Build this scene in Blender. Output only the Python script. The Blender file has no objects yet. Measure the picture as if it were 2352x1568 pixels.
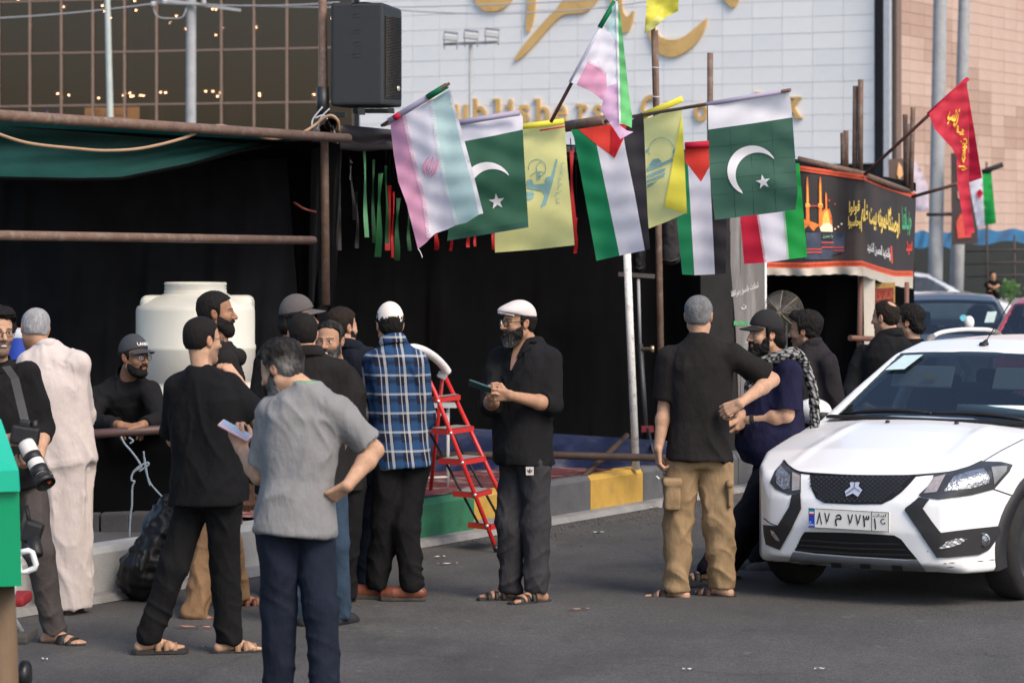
import bpy, bmesh, math, random
import numpy as np
import openvdb
from mathutils import Vector, Matrix
from mathutils.bvhtree import BVHTree
from mathutils.geometry import delaunay_2d_cdt
random.seed(7)
SC = bpy.context.scene
COL = SC.collection
rad = math.radians
# ------------------------------------------------------------------ camera, sky, sun, exposure
HC, FV, CXV, HYV = 2.12, 6533.0, 1176.0, 557.0      # camera height, focal length and horizon in 2352-wide picture units
cam_d = bpy.data.cameras.new('camera'); cam = bpy.data.objects.new('camera', cam_d); COL.objects.link(cam)
cam.location = (0, 0, HC); cam.rotation_euler = (rad(90), 0, 0)
cam_d.sensor_width = 36.0; cam_d.lens = 100.0
cam_d.shift_y = -(784.0 - HYV) / 2352.0
cam_d.clip_start = 0.1; cam_d.clip_end = 3000
cam_d.dof.use_dof = True; cam_d.dof.focus_distance = 17.0; cam_d.dof.aperture_fstop = 5.0
SC.camera = cam
wd = bpy.data.worlds.new('World'); SC.world = wd; wd.use_nodes = True
SUN_EL, SUN_AZ = rad(46), rad(140)                  # azimuth measured from +Y towards +X
_n = wd.node_tree.nodes; _l = wd.node_tree.links; _n.clear()
_sky = _n.new('ShaderNodeTexSky'); _sky.sky_type = 'NISHITA'; _sky.sun_disc = False
_sky.sun_elevation = SUN_EL; _sky.sun_rotation = SUN_AZ; _sky.air_density = 1.0; _sky.dust_density = 2.6; _sky.ozone_density = 1.0
_bg = _n.new('ShaderNodeBackground'); _bg.inputs['Strength'].default_value = 0.12
_wo = _n.new('ShaderNodeOutputWorld'); _l.new(_sky.outputs[0], _bg.inputs[0]); _l.new(_bg.outputs[0], _wo.inputs[0])
sun_d = bpy.data.lights.new('sun', 'SUN'); sun_d.energy = 1.45; sun_d.angle = rad(28); sun_d.color = (1.0, 0.86, 0.72)
sun = bpy.data.objects.new('sun', sun_d); COL.objects.link(sun)
sun.rotation_euler = Vector((-math.sin(SUN_AZ) * math.cos(SUN_EL), -math.cos(SUN_AZ) * math.cos(SUN_EL), -math.sin(SUN_EL))).to_track_quat('-Z', 'Y').to_euler()
vs = SC.view_settings; vs.view_transform = 'Standard'; vs.look = 'None'; vs.exposure = 1.0; vs.gamma = 1.0; vs.use_curve_mapping = False
SC.cycles.max_bounces = 6; SC.cycles.transparent_max_bounces = 12; SC.cycles.use_denoising = True

# ------------------------------------------------------------------ helpers
def P(vx, vy, Y):
    """Point of the place at distance Y seen at (vx, vy) of a 2352-wide picture."""
    return Vector(((vx - CXV) / FV * Y, Y, HC - (vy - HYV) / FV * Y))
def Yg(vy, z=0.0): return (HC - z) * FV / (vy - HYV)
def S(r, g, b):
    f = lambda c: ((c / 255.0 + 0.055) / 1.055) ** 2.4 if c > 10 else c / 255.0 / 12.92
    return (f(r), f(g), f(b))
_mats = {}
def M(name, col=(.5, .5, .5), rough=.7, var=.12, scale=6., bump=.0, bscale=60., metal=0., spec=.4, trl=0., attr=None, emit=0., dirt=None, dscale=3., dirt_amt=.5, coat=0., alpha=1., stretch=None, sheen=0.):
    if name in _mats: return _mats[name]
    m = bpy.data.materials.new(name); m.use_nodes = True; N = m.node_tree.nodes; L = m.node_tree.links; N.clear()
    out = N.new('ShaderNodeOutputMaterial'); bs = N.new('ShaderNodeBsdfPrincipled')
    bs.inputs['Roughness'].default_value = rough; bs.inputs['Metallic'].default_value = metal
    bs.inputs['Specular IOR Level'].default_value = spec; bs.inputs['Coat Weight'].default_value = coat
    bs.inputs['Coat Roughness'].default_value = .05; bs.inputs['Sheen Weight'].default_value = sheen
    tc = N.new('ShaderNodeTexCoord'); mp = N.new('ShaderNodeMapping'); L.new(tc.outputs['Object'], mp.inputs[0])
    if stretch: mp.inputs['Scale'].default_value = stretch
    nz = N.new('ShaderNodeTexNoise'); nz.inputs['Scale'].default_value = scale; nz.inputs['Detail'].default_value = 6; nz.inputs['Roughness'].default_value = .62
    L.new(mp.outputs[0], nz.inputs['Vector'])
    if attr:
        at = N.new('ShaderNodeVertexColor'); at.layer_name = attr; base = at.outputs['Color']
    else:
        rgb = N.new('ShaderNodeRGB'); rgb.outputs[0].default_value = (*col, 1); base = rgb.outputs[0]
    mr = N.new('ShaderNodeMapRange'); L.new(nz.outputs['Fac'], mr.inputs[0])
    mr.inputs[1].default_value = .25; mr.inputs[2].default_value = .75; mr.inputs[3].default_value = 1 - var; mr.inputs[4].default_value = 1 + var
    mx = N.new('ShaderNodeMix'); mx.data_type = 'RGBA'; mx.blend_type = 'MULTIPLY'; mx.inputs[0].default_value = 1
    L.new(base, mx.inputs[6]); L.new(mr.outputs[0], mx.inputs[7]); c = mx.outputs[2]
    if dirt:
        n2 = N.new('ShaderNodeTexNoise'); n2.inputs['Scale'].default_value = dscale; n2.inputs['Detail'].default_value = 8; n2.inputs['Roughness'].default_value = .7
        L.new(mp.outputs[0], n2.inputs['Vector'])
        m2 = N.new('ShaderNodeMapRange'); L.new(n2.outputs['Fac'], m2.inputs[0]); m2.inputs[1].default_value = .5; m2.inputs[2].default_value = .68; m2.inputs[4].default_value = dirt_amt
        x2 = N.new('ShaderNodeMix'); x2.data_type = 'RGBA'; L.new(m2.outputs[0], x2.inputs[0]); L.new(c, x2.inputs[6]); x2.inputs[7].default_value = (*dirt, 1); c = x2.outputs[2]
    L.new(c, bs.inputs['Base Color'])
    if bump:
        nb = N.new('ShaderNodeTexNoise'); nb.inputs['Scale'].default_value = bscale; nb.inputs['Detail'].default_value = 4; L.new(mp.outputs[0], nb.inputs['Vector'])
        b = N.new('ShaderNodeBump'); b.inputs['Strength'].default_value = bump; b.inputs['Distance'].default_value = .01
        L.new(nb.outputs['Fac'], b.inputs['Height']); L.new(b.outputs[0], bs.inputs['Normal'])
    if emit: L.new(c, bs.inputs['Emission Color']); bs.inputs['Emission Strength'].default_value = emit
    sh = bs.outputs[0]
    if trl:
        t = N.new('ShaderNodeBsdfTranslucent'); L.new(c, t.inputs['Color']); ms = N.new('ShaderNodeMixShader'); ms.inputs[0].default_value = trl
        L.new(sh, ms.inputs[1]); L.new(t.outputs[0], ms.inputs[2]); sh = ms.outputs[0]
    if alpha < 1:
        t = N.new('ShaderNodeBsdfTransparent'); ms = N.new('ShaderNodeMixShader'); ms.inputs[0].default_value = alpha
        L.new(t.outputs[0], ms.inputs[1]); L.new(sh, ms.inputs[2]); sh = ms.outputs[0]
    L.new(sh, out.inputs[0]); _mats[name] = m
    return m
def glass_mat(name, tint, refl=.12, alpha=.6, rough=.03):
    """Tinted pane: lets part of the light through and mirrors the rest by Fresnel."""
    m = bpy.data.materials.new(name); m.use_nodes = True; N = m.node_tree.nodes; L = m.node_tree.links; N.clear()
    out = N.new('ShaderNodeOutputMaterial'); t = N.new('ShaderNodeBsdfTransparent'); t.inputs[0].default_value = (*[c * alpha for c in tint], 1)
    g = N.new('ShaderNodeBsdfGlossy'); g.inputs['Roughness'].default_value = rough; g.inputs['Color'].default_value = ((.9, .93, .95, 1) if 'brown' not in name else (.95, .78, .68, 1))
    lw = N.new('ShaderNodeLayerWeight'); lw.inputs['Blend'].default_value = .25
    mr = N.new('ShaderNodeMapRange'); L.new(lw.outputs['Fresnel'], mr.inputs[0]); mr.inputs[3].default_value = refl; mr.inputs[4].default_value = min(1, refl + .75)
    ms = N.new('ShaderNodeMixShader'); L.new(mr.outputs[0], ms.inputs[0]); L.new(t.outputs[0], ms.inputs[1]); L.new(g.outputs[0], ms.inputs[2]); L.new(ms.outputs[0], out.inputs[0])
    return m

def wloc(o):
    v = Vector((0, 0, 0))
    while o is not None: v = v + o.location; o = o.parent
    return v
def tag(o, label=None, cat=None, group=None, kind=None):
    if label: o['label'] = label
    if cat: o['category'] = cat
    if group: o['group'] = group
    if kind: o['kind'] = kind
    return o
def thing(name, loc, label=None, cat=None, group=None, kind=None):
    o = bpy.data.objects.new(name, None); COL.objects.link(o); o.location = loc; o.empty_display_size = .1
    return tag(o, label, cat, group, kind)
def link_mesh(name, me, parent=None, loc=(0, 0, 0)):
    o = bpy.data.objects.new(name, me); COL.objects.link(o); o.parent = parent; o.location = loc
    return o
def np_mesh(name, v, quads, tris, mats, parent=None, smooth=True, col=None, origin=None):
    """World-space arrays -> one object whose origin is its parent's (or the given origin)."""
    off = np.array(wloc(parent) if parent is not None else (origin if origin is not None else (0, 0, 0)), dtype=np.float64)
    me = bpy.data.meshes.new(name); v = np.asarray(v, dtype=np.float64) - off
    q = np.asarray(quads, dtype=np.int32).reshape(-1, 4); t = np.asarray(tris, dtype=np.int32).reshape(-1, 3)
    me.vertices.add(len(v)); me.vertices.foreach_set('co', v.astype(np.float32).ravel())
    nl = q.size + t.size; me.loops.add(nl); me.loops.foreach_set('vertex_index', np.concatenate([q.ravel(), t.ravel()]))
    npoly = len(q) + len(t); me.polygons.add(npoly)
    tot = np.concatenate([np.full(len(q), 4), np.full(len(t), 3)]); st = np.concatenate([[0], np.cumsum(tot)[:-1]]) if npoly else np.zeros(0)
    me.polygons.foreach_set('loop_start', st.astype(np.int32))
    if smooth: me.polygons.foreach_set('use_smooth', np.ones(npoly, dtype=bool))
    for m in (mats if isinstance(mats, (list, tuple)) else [mats]): me.materials.append(m)
    if col is not None:
        a = me.color_attributes.new('Col', 'FLOAT_COLOR', 'POINT'); a.data.foreach_set('color', np.concatenate([col, np.ones((len(col), 1))], 1).astype(np.float32).ravel())
    me.update(calc_edges=True); me.validate()
    o = link_mesh(name, me, parent)
    if parent is None and origin is not None: o.location = origin
    return o
class MB:
    """Collects world-space shapes and links them as ONE mesh object."""
    def __init__(s): s.v = []; s.f = []; s.m = []; s.sm = []
    def add(s, vs, fs, mi=0, smooth=False):
        b = len(s.v); s.v += [tuple(v) for v in vs]; s.f += [tuple(i + b for i in f) for f in fs]; s.m += [mi] * len(fs); s.sm += [smooth] * len(fs); return s
    def box(s, c, size, rot=None, mi=0, bev=0.):
        x, y, z = [k / 2 for k in size]; R = rot if rot is not None else Matrix.Identity(3); c = Vector(c)
        if bev <= 0:
            vs = [c + R @ Vector((a * x, b * y, d * z)) for a in (-1, 1) for b in (-1, 1) for d in (-1, 1)]
            return s.add(vs, [(0, 1, 3, 2), (4, 6, 7, 5), (0, 4, 5, 1), (2, 3, 7, 6), (0, 2, 6, 4), (1, 5, 7, 3)], mi)
        bm = bmesh.new(); bmesh.ops.create_cube(bm, size=1)
        for v in bm.verts: v.co = Vector((v.co.x * size[0], v.co.y * size[1], v.co.z * size[2]))
        bmesh.ops.bevel(bm, geom=bm.edges[:], offset=bev, segments=2, affect='EDGES', profile=.6)
        bm.verts.index_update()
        s.add([c + R @ v.co for v in bm.verts], [[v.index for v in f.verts] for f in bm.faces], mi); bm.free(); return s
    def tube(s, pts, r, n=8, mi=0, caps=True, smooth=True):
        pts = [Vector(p) for p in pts]; rs = r if isinstance(r, (list, tuple)) else [r] * len(pts)
        vs = []; up = None
        for i, p in enumerate(pts):
            d = (pts[min(i + 1, len(pts) - 1)] - pts[max(i - 1, 0)]).normalized()
            if up is None: up = Vector((0, 0, 1)) if abs(d.z) < .9 else Vector((1, 0, 0))
            a = d.cross(up).normalized(); b = a.cross(d).normalized(); up = b
            for k in range(n):
                t = 2 * math.pi * k / n; vs.append(p + (a * math.cos(t) + b * math.sin(t)) * rs[i])
        fs = [(i * n + k, i * n + (k + 1) % n, (i + 1) * n + (k + 1) % n, (i + 1) * n + k) for i in range(len(pts) - 1) for k in range(n)]
        s.add(vs, fs, mi, smooth)
        if caps:
            b = len(s.v) - len(vs); s.f += [tuple(b + k for k in range(n))[::-1], tuple(b + (len(pts) - 1) * n + k for k in range(n))]; s.m += [mi, mi]; s.sm += [False, False]
        return s
    def prism(s, poly, z0, z1, fn=None, mi=0):
        """poly [(x,y)] extruded between z0 and z1; fn maps (x,y,z) to world."""
        fn = fn or (lambda x, y, z: (x, y, z)); n = len(poly)
        vs = [fn(x, y, z0) for x, y in poly] + [fn(x, y, z1) for x, y in poly]
        return s.add(vs, [tuple(range(n))[::-1], tuple(range(n, 2 * n))] + [(i, (i + 1) % n, n + (i + 1) % n, n + i) for i in range(n)], mi)
    def lathe(s, prof, c, n=32, axis=None, mi=0, smooth=True):
        c = Vector(c); R = axis if axis is not None else Matrix.Identity(3)
        vs = [c + R @ Vector((r * math.cos(2 * math.pi * k / n), r * math.sin(2 * math.pi * k / n), z)) for r, z in prof for k in range(n)]
        fs = [(i * n + k, i * n + (k + 1) % n, (i + 1) * n + (k + 1) % n, (i + 1) * n + k) for i in range(len(prof) - 1) for k in range(n)]
        return s.add(vs, fs, mi, smooth)
    def grid(s, fn, nu, nv, mi=0, smooth=True):
        vs = [fn(i / nu, j / nv) for j in range(nv + 1) for i in range(nu + 1)]; w = nu + 1
        return s.add(vs, [(j * w + i, j * w + i + 1, (j + 1) * w + i + 1, (j + 1) * w + i) for j in range(nv) for i in range(nu)], mi, smooth)
    def build(s, name, mats, parent=None, origin=None):
        off = wloc(parent) if parent is not None else Vector(origin if origin is not None else (0, 0, 0))
        me = bpy.data.meshes.new(name); me.from_pydata([tuple(Vector(v) - off) for v in s.v], [], s.f)
        for m in (mats if isinstance(mats, (list, tuple)) else [mats]): me.materials.append(m)
        me.polygons.foreach_set('material_index', s.m); me.polygons.foreach_set('use_smooth', s.sm); me.update()
        o = link_mesh(name, me, parent)
        if parent is None and origin is not None: o.location = origin
        return o
def axis_rot(d):
    """3x3 whose z axis is d."""
    return Vector(d).normalized().to_track_quat('Z', 'Y').to_matrix()
def cdt(poly, step=None):
    """Polygon -> (points, triangles) with inner points every step."""
    pts = [Vector(p) for p in poly]
    if step:
        q = []
        for i, a in enumerate(pts):
            b = pts[(i + 1) % len(pts)]; k = max(1, int((b - a).length / step)); q += [a + (b - a) * (j / k) for j in range(k)]
        pts = q
    n = len(pts); extra = []
    if step:
        xs = [p.x for p in pts]; ys = [p.y for p in pts]; x = min(xs) + step * .5
        def inside(px, py):
            c = False; j = n - 1
            for i in range(n):
                if (ys[i] > py) != (ys[j] > py) and px < (xs[j] - xs[i]) * (py - ys[i]) / (ys[j] - ys[i]) + xs[i]: c = not c
                j = i
            return c
        while x < max(xs):
            y = min(ys) + step * .5
            while y < max(ys):
                if inside(x, y): extra.append(Vector((x, y)))
                y += step
            x += step
    r = delaunay_2d_cdt(pts + extra, [], [list(range(n))], 1, 1e-5)
    return r[0], r[2]
def ppatch(mb, poly, Yf, step=None, off=0., mi=0, smooth=True):
    """Sheet whose outline is the picture polygon and whose distance is Yf(vx, vy)."""
    v, f = cdt(poly, step)
    mb.add([P(p.x, p.y, Yf(p.x, p.y) - off) for p in v], [tuple(t)[::-1] for t in f], mi, smooth); return mb
def spline(pts, n=8):
    """Catmull-Rom through the points."""
    pts = [Vector(p) for p in pts]; out = []
    for i in range(len(pts) - 1):
        a = pts[max(i - 1, 0)]; b = pts[i]; c = pts[i + 1]; d = pts[min(i + 2, len(pts) - 1)]
        for k in range(n):
            t = k / n; out.append(.5 * ((2 * b) + (c - a) * t + (2 * a - 5 * b + 4 * c - d) * t * t + (3 * b - a - 3 * c + d) * t ** 3))
    return out + [pts[-1]]
def sag(a, b, k, n=16): 
    a = Vector(a); b = Vector(b); return [a.lerp(b, i / n) - Vector((0, 0, k * 4 * (i / n) * (1 - i / n))) for i in range(n + 1)]
# lettering ---------------------------------------------------------
_AR = {'ا': (0xFE8D, 2), 'آ': (0xFE81, 2), 'ب': (0xFE8F, 4), 'پ': (0xFB56, 4), 'ت': (0xFE95, 4), 'ث': (0xFE99, 4), 'ج': (0xFE9D, 4), 'چ': (0xFB7A, 4), 'ح': (0xFEA1, 4), 'خ': (0xFEA5, 4),
       'د': (0xFEA9, 2), 'ذ': (0xFEAB, 2), 'ر': (0xFEAD, 2), 'ز': (0xFEAF, 2), 'س': (0xFEB1, 4), 'ش': (0xFEB5, 4), 'ص': (0xFEB9, 4), 'ض': (0xFEBD, 4), 'ط': (0xFEC1, 4), 'ظ': (0xFEC5, 4),
       'ع': (0xFEC9, 4), 'غ': (0xFECD, 4), 'ف': (0xFED1, 4), 'ق': (0xFED5, 4), 'ک': (0xFB8E, 4), 'گ': (0xFB92, 4), 'ل': (0xFEDD, 4), 'م': (0xFEE1, 4), 'ن': (0xFEE5, 4), 'و': (0xFEED, 2),
       'ه': (0xFEE9, 4), 'ی': (0xFBFC, 4)}
def shape_ar(t):
    """Joined Arabic letter forms in left-to-right drawing order."""
    o = []
    for i, c in enumerate(t):
        if c not in _AR: o.append(c); continue
        base, n = _AR[c]; pv = i > 0 and t[i - 1] in _AR and _AR[t[i - 1]][1] == 4; nx = n == 4 and i + 1 < len(t) and t[i + 1] in _AR
        if n == 2: o.append(chr(base + (1 if pv else 0)))
        else: o.append(chr(base + (3 if pv and nx else 1 if pv else 2 if nx else 0)))
    return ''.join(o[::-1])
_txt = {}
def text2d(s, bold=0.):
    """Flat lettering as (verts, faces) scaled to a 1x1 box, plus its width/height ratio."""
    if (s, bold) in _txt: return _txt[(s, bold)]
    c = bpy.data.curves.new('t', 'FONT'); c.body = s; c.offset = bold; c.resolution_u = 3
    o = bpy.data.objects.new('t', c); COL.objects.link(o); bpy.context.view_layer.update()
    dg = bpy.context.evaluated_depsgraph_get(); oe = o.evaluated_get(dg); me = oe.to_mesh()
    v = np.array([x.co[:2] for x in me.vertices]); f = [tuple(p.vertices) for p in me.polygons]; oe.to_mesh_clear()
    bpy.data.objects.remove(o); bpy.data.curves.remove(c)
    lo = v.min(0); hi = v.max(0); r = ((v - lo) / (hi - lo), f, (hi - lo)[0] / (hi - lo)[1]); _txt[(s, bold)] = r
    return r
def text_on(mb, s, quad, fn, mi=0, bold=0.):
    """Lettering stretched over a quad (BL, BR, TR, TL in fn's plane), each point mapped by fn."""
    v, f, _ = text2d(s, bold); a, b, c, d = [Vector(q) for q in quad]
    mb.add([fn(*(a * (1 - x) * (1 - y) + b * x * (1 - y) + c * x * y + d * (1 - x) * y)) for x, y in v], f, mi)
    return mb
# noise -------------------------------------------------------------
_rt = np.random.RandomState(5).rand(65536).astype(np.float32)
def vnoise(p):
    i = np.floor(p).astype(np.int64); f = (p - i).astype(np.float32); f = f * f * (3 - 2 * f); r = 0
    for a in (0, 1):
        for b in (0, 1):
            for c in (0, 1):
                h = ((i[:, 0] + a) * 73856093 ^ (i[:, 1] + b) * 19349663 ^ (i[:, 2] + c) * 83492791) & 0xffff
                r = r + _rt[h] * (f[:, 0] if a else 1 - f[:, 0]) * (f[:, 1] if b else 1 - f[:, 1]) * (f[:, 2] if c else 1 - f[:, 2])
    return r * 2 - 1
def vnormals(v, q, t):
    n = np.zeros_like(v)
    for F in (q, t):
        if len(F) == 0: continue
        a = v[F[:, 0]]; b = v[F[:, 1]]; c = v[F[:, 2]]; fn = np.cross(b - a, c - a)
        if F.shape[1] == 4: fn = fn + np.cross(c - a, v[F[:, 3]] - a)
        for k in range(F.shape[1]): np.add.at(n, F[:, k], fn)
    return n / (np.linalg.norm(n, axis=1, keepdims=True) + 1e-12)
# signed distance fields ---------------------------------------------
def smin(a, b, k):
    if k <= 0: return np.minimum(a, b)
    h = np.maximum(k - np.abs(a - b), 0) / k; return np.minimum(a, b) - h * h * k * .25
def smax(a, b, k): return -smin(-a, -b, k)
def sd_cone(X, Y, Z, a, b, r1, r2):
    d = [b[i] - a[i] for i in range(3)]; L = max(1e-9, sum(k * k for k in d))
    t = np.clip(((X - a[0]) * d[0] + (Y - a[1]) * d[1] + (Z - a[2]) * d[2]) / L, 0, 1)
    return np.sqrt((X - a[0] - t * d[0]) ** 2 + (Y - a[1] - t * d[1]) ** 2 + (Z - a[2] - t * d[2]) ** 2) - (r1 + (r2 - r1) * t)
def sd_ell(X, Y, Z, c, r):
    x, y, z = X - c[0], Y - c[1], Z - c[2]
    k0 = np.sqrt((x / r[0]) ** 2 + (y / r[1]) ** 2 + (z / r[2]) ** 2); k1 = np.sqrt((x / r[0] ** 2) ** 2 + (y / r[1] ** 2) ** 2 + (z / r[2] ** 2) ** 2) + 1e-6
    return k0 * (k0 - 1) / k1
def sd_box(X, Y, Z, c, hs, r=0.):
    q = [np.abs(A - c[i]) - hs[i] + r for i, A in enumerate((X, Y, Z))]
    return np.sqrt(sum(np.maximum(k, 0) ** 2 for k in q)) + np.minimum(np.maximum(np.maximum(q[0], q[1]), q[2]), 0) - r
class Field:
    def __init__(s, lo, hi, h):
        s.h = h; s.lo = np.array(lo, dtype=np.float64); s.n = np.ceil((np.array(hi) - s.lo) / h).astype(int) + 1
        s.d = np.full(tuple(s.n), .5, dtype=np.float32); s.ax = [(s.lo[i] + np.arange(s.n[i]) * h).astype(np.float32) for i in range(3)]
    def sl(s, lo, hi):
        a = np.clip(np.floor((np.array(lo) - s.lo) / s.h).astype(int), 0, s.n); b = np.clip(np.ceil((np.array(hi) - s.lo) / s.h).astype(int) + 1, 0, s.n)
        return tuple(slice(a[i], b[i]) for i in range(3))
    def grids(s, S_): return s.ax[0][S_[0]][:, None, None], s.ax[1][S_[1]][None, :, None], s.ax[2][S_[2]][None, None, :]
    def put(s, lo, hi, fn, k=.0, op='u'):
        m = k + 2.5 * s.h; S_ = s.sl(np.array(lo) - m, np.array(hi) + m)
        if any(q.stop <= q.start for q in S_): return s
        d2 = fn(*s.grids(S_)); a = s.d[S_]
        s.d[S_] = smin(a, d2, k) if op == 'u' else smax(a, -d2, k) if op == 's' else smax(a, d2, k); return s
    def cone(s, a, b, r1, r2, k=.01):
        a = np.array(a); b = np.array(b); r = max(r1, r2)
        return s.put(np.minimum(a, b) - r, np.maximum(a, b) + r, lambda X, Y, Z: sd_cone(X, Y, Z, a, b, r1, r2), k)
    def ell(s, c, r, k=.01, R=None, op='u'):
        c = np.array(c); m = max(r)
        if R is None: return s.put(c - m, c + m, lambda X, Y, Z: sd_ell(X, Y, Z, c, r), k, op)
        R = np.array(R)                              # rows = local axes
        def fn(X, Y, Z):
            x, y, z = X - c[0], Y - c[1], Z - c[2]; q = [R[i][0] * x + R[i][1] * y + R[i][2] * z for i in range(3)]
            return sd_ell(q[0], q[1], q[2], (0, 0, 0), r)
        return s.put(c - m, c + m, fn, k, op)
    def mesh(s, adapt=0.):
        g = openvdb.FloatGrid(.5); g.copyFromArray(np.ascontiguousarray(s.d))
        p, t, q = g.convertToPolygons(0.0, adapt)
        return p.astype(np.float64) * s.h + s.lo, q.astype(np.int64), t.astype(np.int64)
# ------------------------------------------------------------------ people
def V3(p): return np.array(p, dtype=np.float64)
def nrm(v): return v / (np.linalg.norm(v) + 1e-12)
def px(t, Y): return V3(P(t[0], t[1], Y + (t[2] if len(t) > 2 else 0)))
def skull(x, y, z, e=0., chin=1.):
    d = sd_ell(x, y, z, (0, -.012, .035), (.076 + e, .097 + e, .087 + e))
    d = smin(d, sd_ell(x, y, z, (0, .020, -.035), (.061 + e, .070 + e, .082 + e)), .03)
    d = smin(d, sd_cone(x, y, z, (-.050, -.002, -.06), (-.018, .062, -.1), .021 + e, .02 + e), .03)
    d = smin(d, sd_cone(x, y, z, (.050, -.002, -.06), (.018, .062, -.1), .021 + e, .02 + e), .03)
    return smin(d, sd_ell(x, y, z, (0, .068 * chin, -.098), (.023 + e, .022 + e, .02 + e)), .03)
def face(x, y, z, nose=1.):
    d = skull(x, y, z); ax = np.abs(x)
    d = smin(d, sd_cone(ax, y, z, (.012, .083, .024), (.042, .068, .022), .011, .009), .015)          # brow ridge
    d = smax(d, -sd_ell(ax, y, z, (.032, .104, .006), (.019, .021, .012)), .012)                       # eye sockets
    d = smin(d, sd_ell(ax, y, z, (.0315, .074, .006), (.0135, .0135, .0125)), .003)                    # eyeballs under the lids
    d = smin(d, sd_ell(ax, y, z, (.041, .060, -.022), (.022, .022, .020)), .025)                       # cheeks
    d = smin(d, sd_cone(x, y, z, (0, .086, .018), (0, .108 * nose + .004, -.024), .0075, .0125), .012)  # nose
    d = smin(d, sd_ell(ax, y, z, (.012, .098, -.028), (.009, .010, .008)), .006)
    d = smin(d, sd_ell(x, y, z, (0, .091, -.055), (.024, .010, .0062)), .005)                          # lips
    d = smin(d, sd_ell(x, y, z, (0, .090, -.067), (.021, .010, .0068)), .004)
    ear = sd_ell(ax - (z + .002) * .12, y + (z * .18), z, (.080, -.014, -.004), (.0105, .020, .032))
    ear = smax(ear, -sd_ell(ax, y, z, (.093, -.008, .0), (.010, .010, .019)), .006)
    return smin(d, ear, .008)
def hair_field(style):
    capped = style.endswith('+'); style = style.rstrip('+')
    F = Field((-.14, -.17, -.17), (.14, .16, .19), .0052); X, Y, Z = F.grids((slice(None),) * 3)
    th = {'short': .010, 'thick': .020, 'quiff': .022, 'crop': .006, 'long': .024, 'cap': .007, 'thin': .007}[style]
    top = th * np.clip(.55 + Z / .12, .45, 1.25)
    d = sd_ell(X, Y, Z, (0, -.014, .034), (.077 + .004, .099 + .002, .089)) - top
    d = smin(d, sd_ell(X, Y, Z, (0, -.05, -.01), (.066, .05, .06)) - top * .7, .03)
    if style == 'quiff': d = smin(d, sd_cone(X, Y, Z, (-.035, .055, .115), (.035, .06, .112), .026, .024), .04)
    if style == 'long': d = smin(d, sd_ell(X, Y, Z, (0, -.085, -.045), (.078, .045, .055)), .03)
    fl = {'thin': .045}.get(style, .066)
    yf = .022 + np.clip((Z - .058) / .032, 0, 1) * (fl - .024 + .02 * (1 - (X / .07) ** 2)); yf = np.where(Z > .1, yf + (Z - .1) * 6, yf)
    d = smax(d, Y - yf, .006)
    yb = np.clip((-.012 - Y) / .035, 0, 1); zb = (-.018) * (1 - yb) + ({'long': -.095, 'crop': -.05}.get(style, -.066)) * yb
    d = smax(d, zb - Z, .006)
    if capped: d = smax(d, Z - (.046 - .016 * np.clip(-Y / .1, -1, 1)), .01)
    ear = sd_ell(np.abs(X), Y, Z, (.085, -.010, -.01), (.016, .019, .03)); d = smax(d, -ear, .004)
    if style == 'thin': d = smax(d, -sd_ell(X, Y, Z, (0, -.086, .104), (.040, .040, .030)), .025)
    F.d = np.broadcast_to(d, F.d.shape).astype(np.float32); return F
def beard_field(style):
    F = Field((-.11, -.05, -.19), (.11, .15, .03), .0048); X, Y, Z = F.grids((slice(None),) * 3); ax = np.abs(X)
    e = {'stubble': .003, 'trim': .0055, 'full': .009, 'long': .0095, 'jaw': .0042}[style]
    d = skull(X, Y, Z, e)
    if style in ('full', 'long'): d = smin(d, sd_ell(X, Y, Z, (0, .070, -.108 if style == 'full' else -.116), (.028, .022, .026 if style == 'full' else .031)), .03)
    d = smin(d, sd_cone(ax, Y, Z, (.004, .098, -.044), (.032, .084, -.058), .0075 + e * .3, .006), .006)
    up = (-.064 - (.085 - Y) * -.45) if style == 'jaw' else (-.047 - (.085 - Y) * -.52); up = np.where(ax < .03, -.036 if style != 'jaw' else -.042, up)                                 # upper edge rises to the sideburns
    d = smax(d, Z - np.minimum(up, .012), .006)
    d = smax(d, .004 - Y - np.clip(-.06 - Z, 0, .04) * -.2, .006)
    d = smax(d, -sd_ell(X, Y, Z, (0, .105, -.061), (.023, .03, .0075)), .004)                          # mouth stays open
    F.d = np.broadcast_to(d, F.d.shape).astype(np.float32); return F
_hf = {}
def style_mesh(kind, style, seed):
    key = (kind, style)
    if key not in _hf: _hf[key] = (hair_field if kind == 'hair' else beard_field)(style).mesh(0.)
    v, q, t = _hf[key]; n = vnormals(v, q, t); w = v + seed * 3.7
    k = {'short': .0028, 'thick': .005, 'quiff': .006, 'crop': .0016, 'long': .007, 'cap': .003, 'thin': .0035, 'stubble': .0008, 'trim': .0018, 'full': .0035, 'long_': .004}.get(style, .003)
    amp = vnoise(w * (85, 85, 45)) * .6 + vnoise(w * (190, 190, 80)) * .7 + vnoise(w * 28) * .9
    return v + n * (amp * k)[:, None], q, t
HAIRM = M('hair', attr='Col', rough=.72, var=.4, scale=90, bump=.5, bscale=330, spec=.16, stretch=(1, 1, .4))
HCOL = {'black': ((.010, .0085, .008), None, 0), 'brown': ((.018, .012, .009), None, 0), 'grey': ((.040, .040, .041), (.20, .20, .205), .62), 'salt': ((.018, .016, .015), (.25, .25, .25), .30), 'white': ((.16, .16, .165), (.36, .36, .37), .6), 'saltb': ((.010, .009, .0085), (.17, .165, .16), .0)}
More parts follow.
